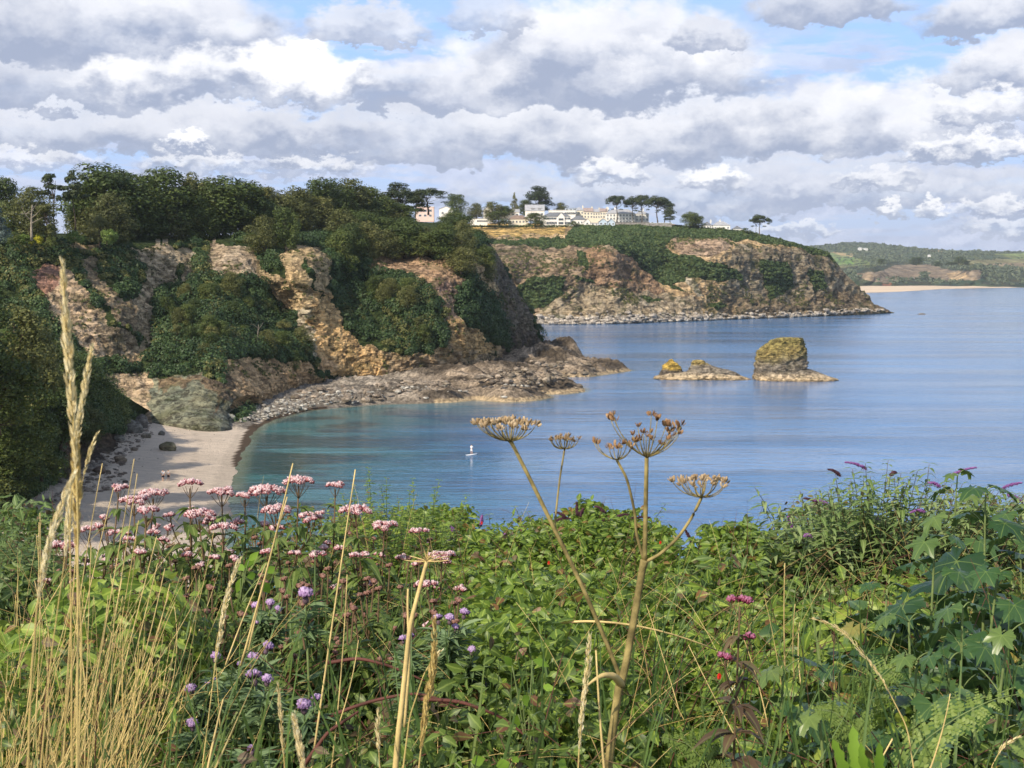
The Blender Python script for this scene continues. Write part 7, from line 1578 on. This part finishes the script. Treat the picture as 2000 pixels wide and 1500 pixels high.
broadleafplant('climbing_shoot', 'bright lime-leaved young shoot beside the left straw stalks', P(470, 1180, 2.8), [(480, 1115, 458, 1100, 9), (478, 1110, 500, 1084, 8), (470, 1130, 462, 1160, 9), (480, 1130, 500, 1122, 8), (520, 1120, 540, 1105, 8), (512, 1135, 530, 1160, 9), (486, 1095, 505, 1078, 7)], 'lime_leaves', 2.8, 4)
broadleafplant('bindweed', 'yellow-green heart-shaped leaves low beside a thin stalk left of the hogweed', P(1030, 1480, 2.3), [(1020, 1370, 1036, 1362, 12), (1012, 1395, 1010, 1425, 12), (1000, 1300, 985, 1285, 8), (1040, 1290, 1075, 1300, 8), (1060, 1340, 1085, 1345, 7)], 'lime_leaves', 2.3, 5)
broadleafplant('bindweed', 'sunlit lime leaves along the bottom edge left of the hogweed foot', P(960, 1600, 1.9), [(920, 1490, 950, 1480, 12), (980, 1480, 985, 1510, 14), (1095, 1500, 1105, 1480, 10), (1000, 1490, 1012, 1478, 9), (890, 1490, 905, 1498, 9)], 'lime_leaves', 1.9, 6)
# ---- arching bramble stems and hanging red flowers
for i, (p_, Y_, lb) in enumerate([([(640, 1295), (700, 1285), (760, 1300), (830, 1330)], 2.7, 'dark red bramble stem arching across the middle of the dark leaves'), ([(560, 1440), (640, 1400), (720, 1370), (820, 1350), (900, 1385)], 2.4, 'thick brown bramble stem sweeping below the thistles'), ([(820, 1365), (900, 1370), (980, 1400), (1030, 1440)], 2.4, 'dark bramble stem arching right of the dead hogweed stalk'), ([(590, 1500), (640, 1430), (700, 1390)], 2.2, 'short brown bramble stem near the bottom left of centre')]):
    c = polyc(p_, Y_, 20); ob = MB().add(*tube(c, np.linspace(.004, .002, 20), 7)).build('bramble_stem', MATS['red_stem'], None, loc=c[0]); tag(ob, lb, 'stem')
for (x, y, Y_, lb) in [(937, 1240, 3.3, 'bright red hanging flower right of the four-headed thistle'), (1405, 1314, 2.9, 'small red hanging flower left of the crimson agrimony'), (941, 1018, 5.6, 'tiny red flower on the bush tip against the sea'), (1228, 1140, 4.3, 'tiny red flower in the hedge right beside the hogweed stem'), (1016, 1130, 4.4, 'orange-red flower in the sunlit hedge'), (1290, 1056, 5.2, 'tiny red flower right of the hogweed fork'), (1072, 1095, 4.6, 'tiny orange flower behind the slanting hogweed branch')]:
    p = P(x, y, Y_); o = empty('fuchsia_flower', p, lb, 'flower'); MB().add(*tube(np.array([[0, 0, .0], [.004, 0, .03], [.012, 0, .045]]), .0006, 4)).build('stalk', MATS['red_stem'], o); r = np.random.default_rng(int(x)); a = np.arange(5) * 1.257
    V, Fs, rn = leaves(np.zeros((5, 3)), np.stack([np.cos(a) * .35, np.sin(a) * .35, -np.ones(5)], -1), np.stack([np.cos(a), np.sin(a), a * 0], -1), .015, .0034, .1, .3, r=r); MB().add(V, Fs, rn).build('petals', MATS['fuchsia_red'], o)
for o in list(COL.objects):
    if '_h' in o.keys(): del o['_h']
# ---------------------------------------------------------------- the air over the bay
V, Fs = box((0, 4300, 165), (19600, 9900, 332)); hz = mesh_np('haze', V, Fs, None, None, False); tag(hz, kind='stuff')
m_ = bpy.data.materials.new('haze'); m_.use_nodes = True; kk = NT(m_.node_tree); kk.n.clear(); o_ = kk.new('ShaderNodeOutputMaterial'); v_ = kk.new('ShaderNodeVolumePrincipled')
v_.inputs['Color'].default_value = (.80, .88, 1.0, 1); v_.inputs['Density'].default_value = 5.2e-5; v_.inputs['Anisotropy'].default_value = .2; kk.l.new(v_.outputs[0], o_.inputs['Volume']); hz.data.materials.append(m_)
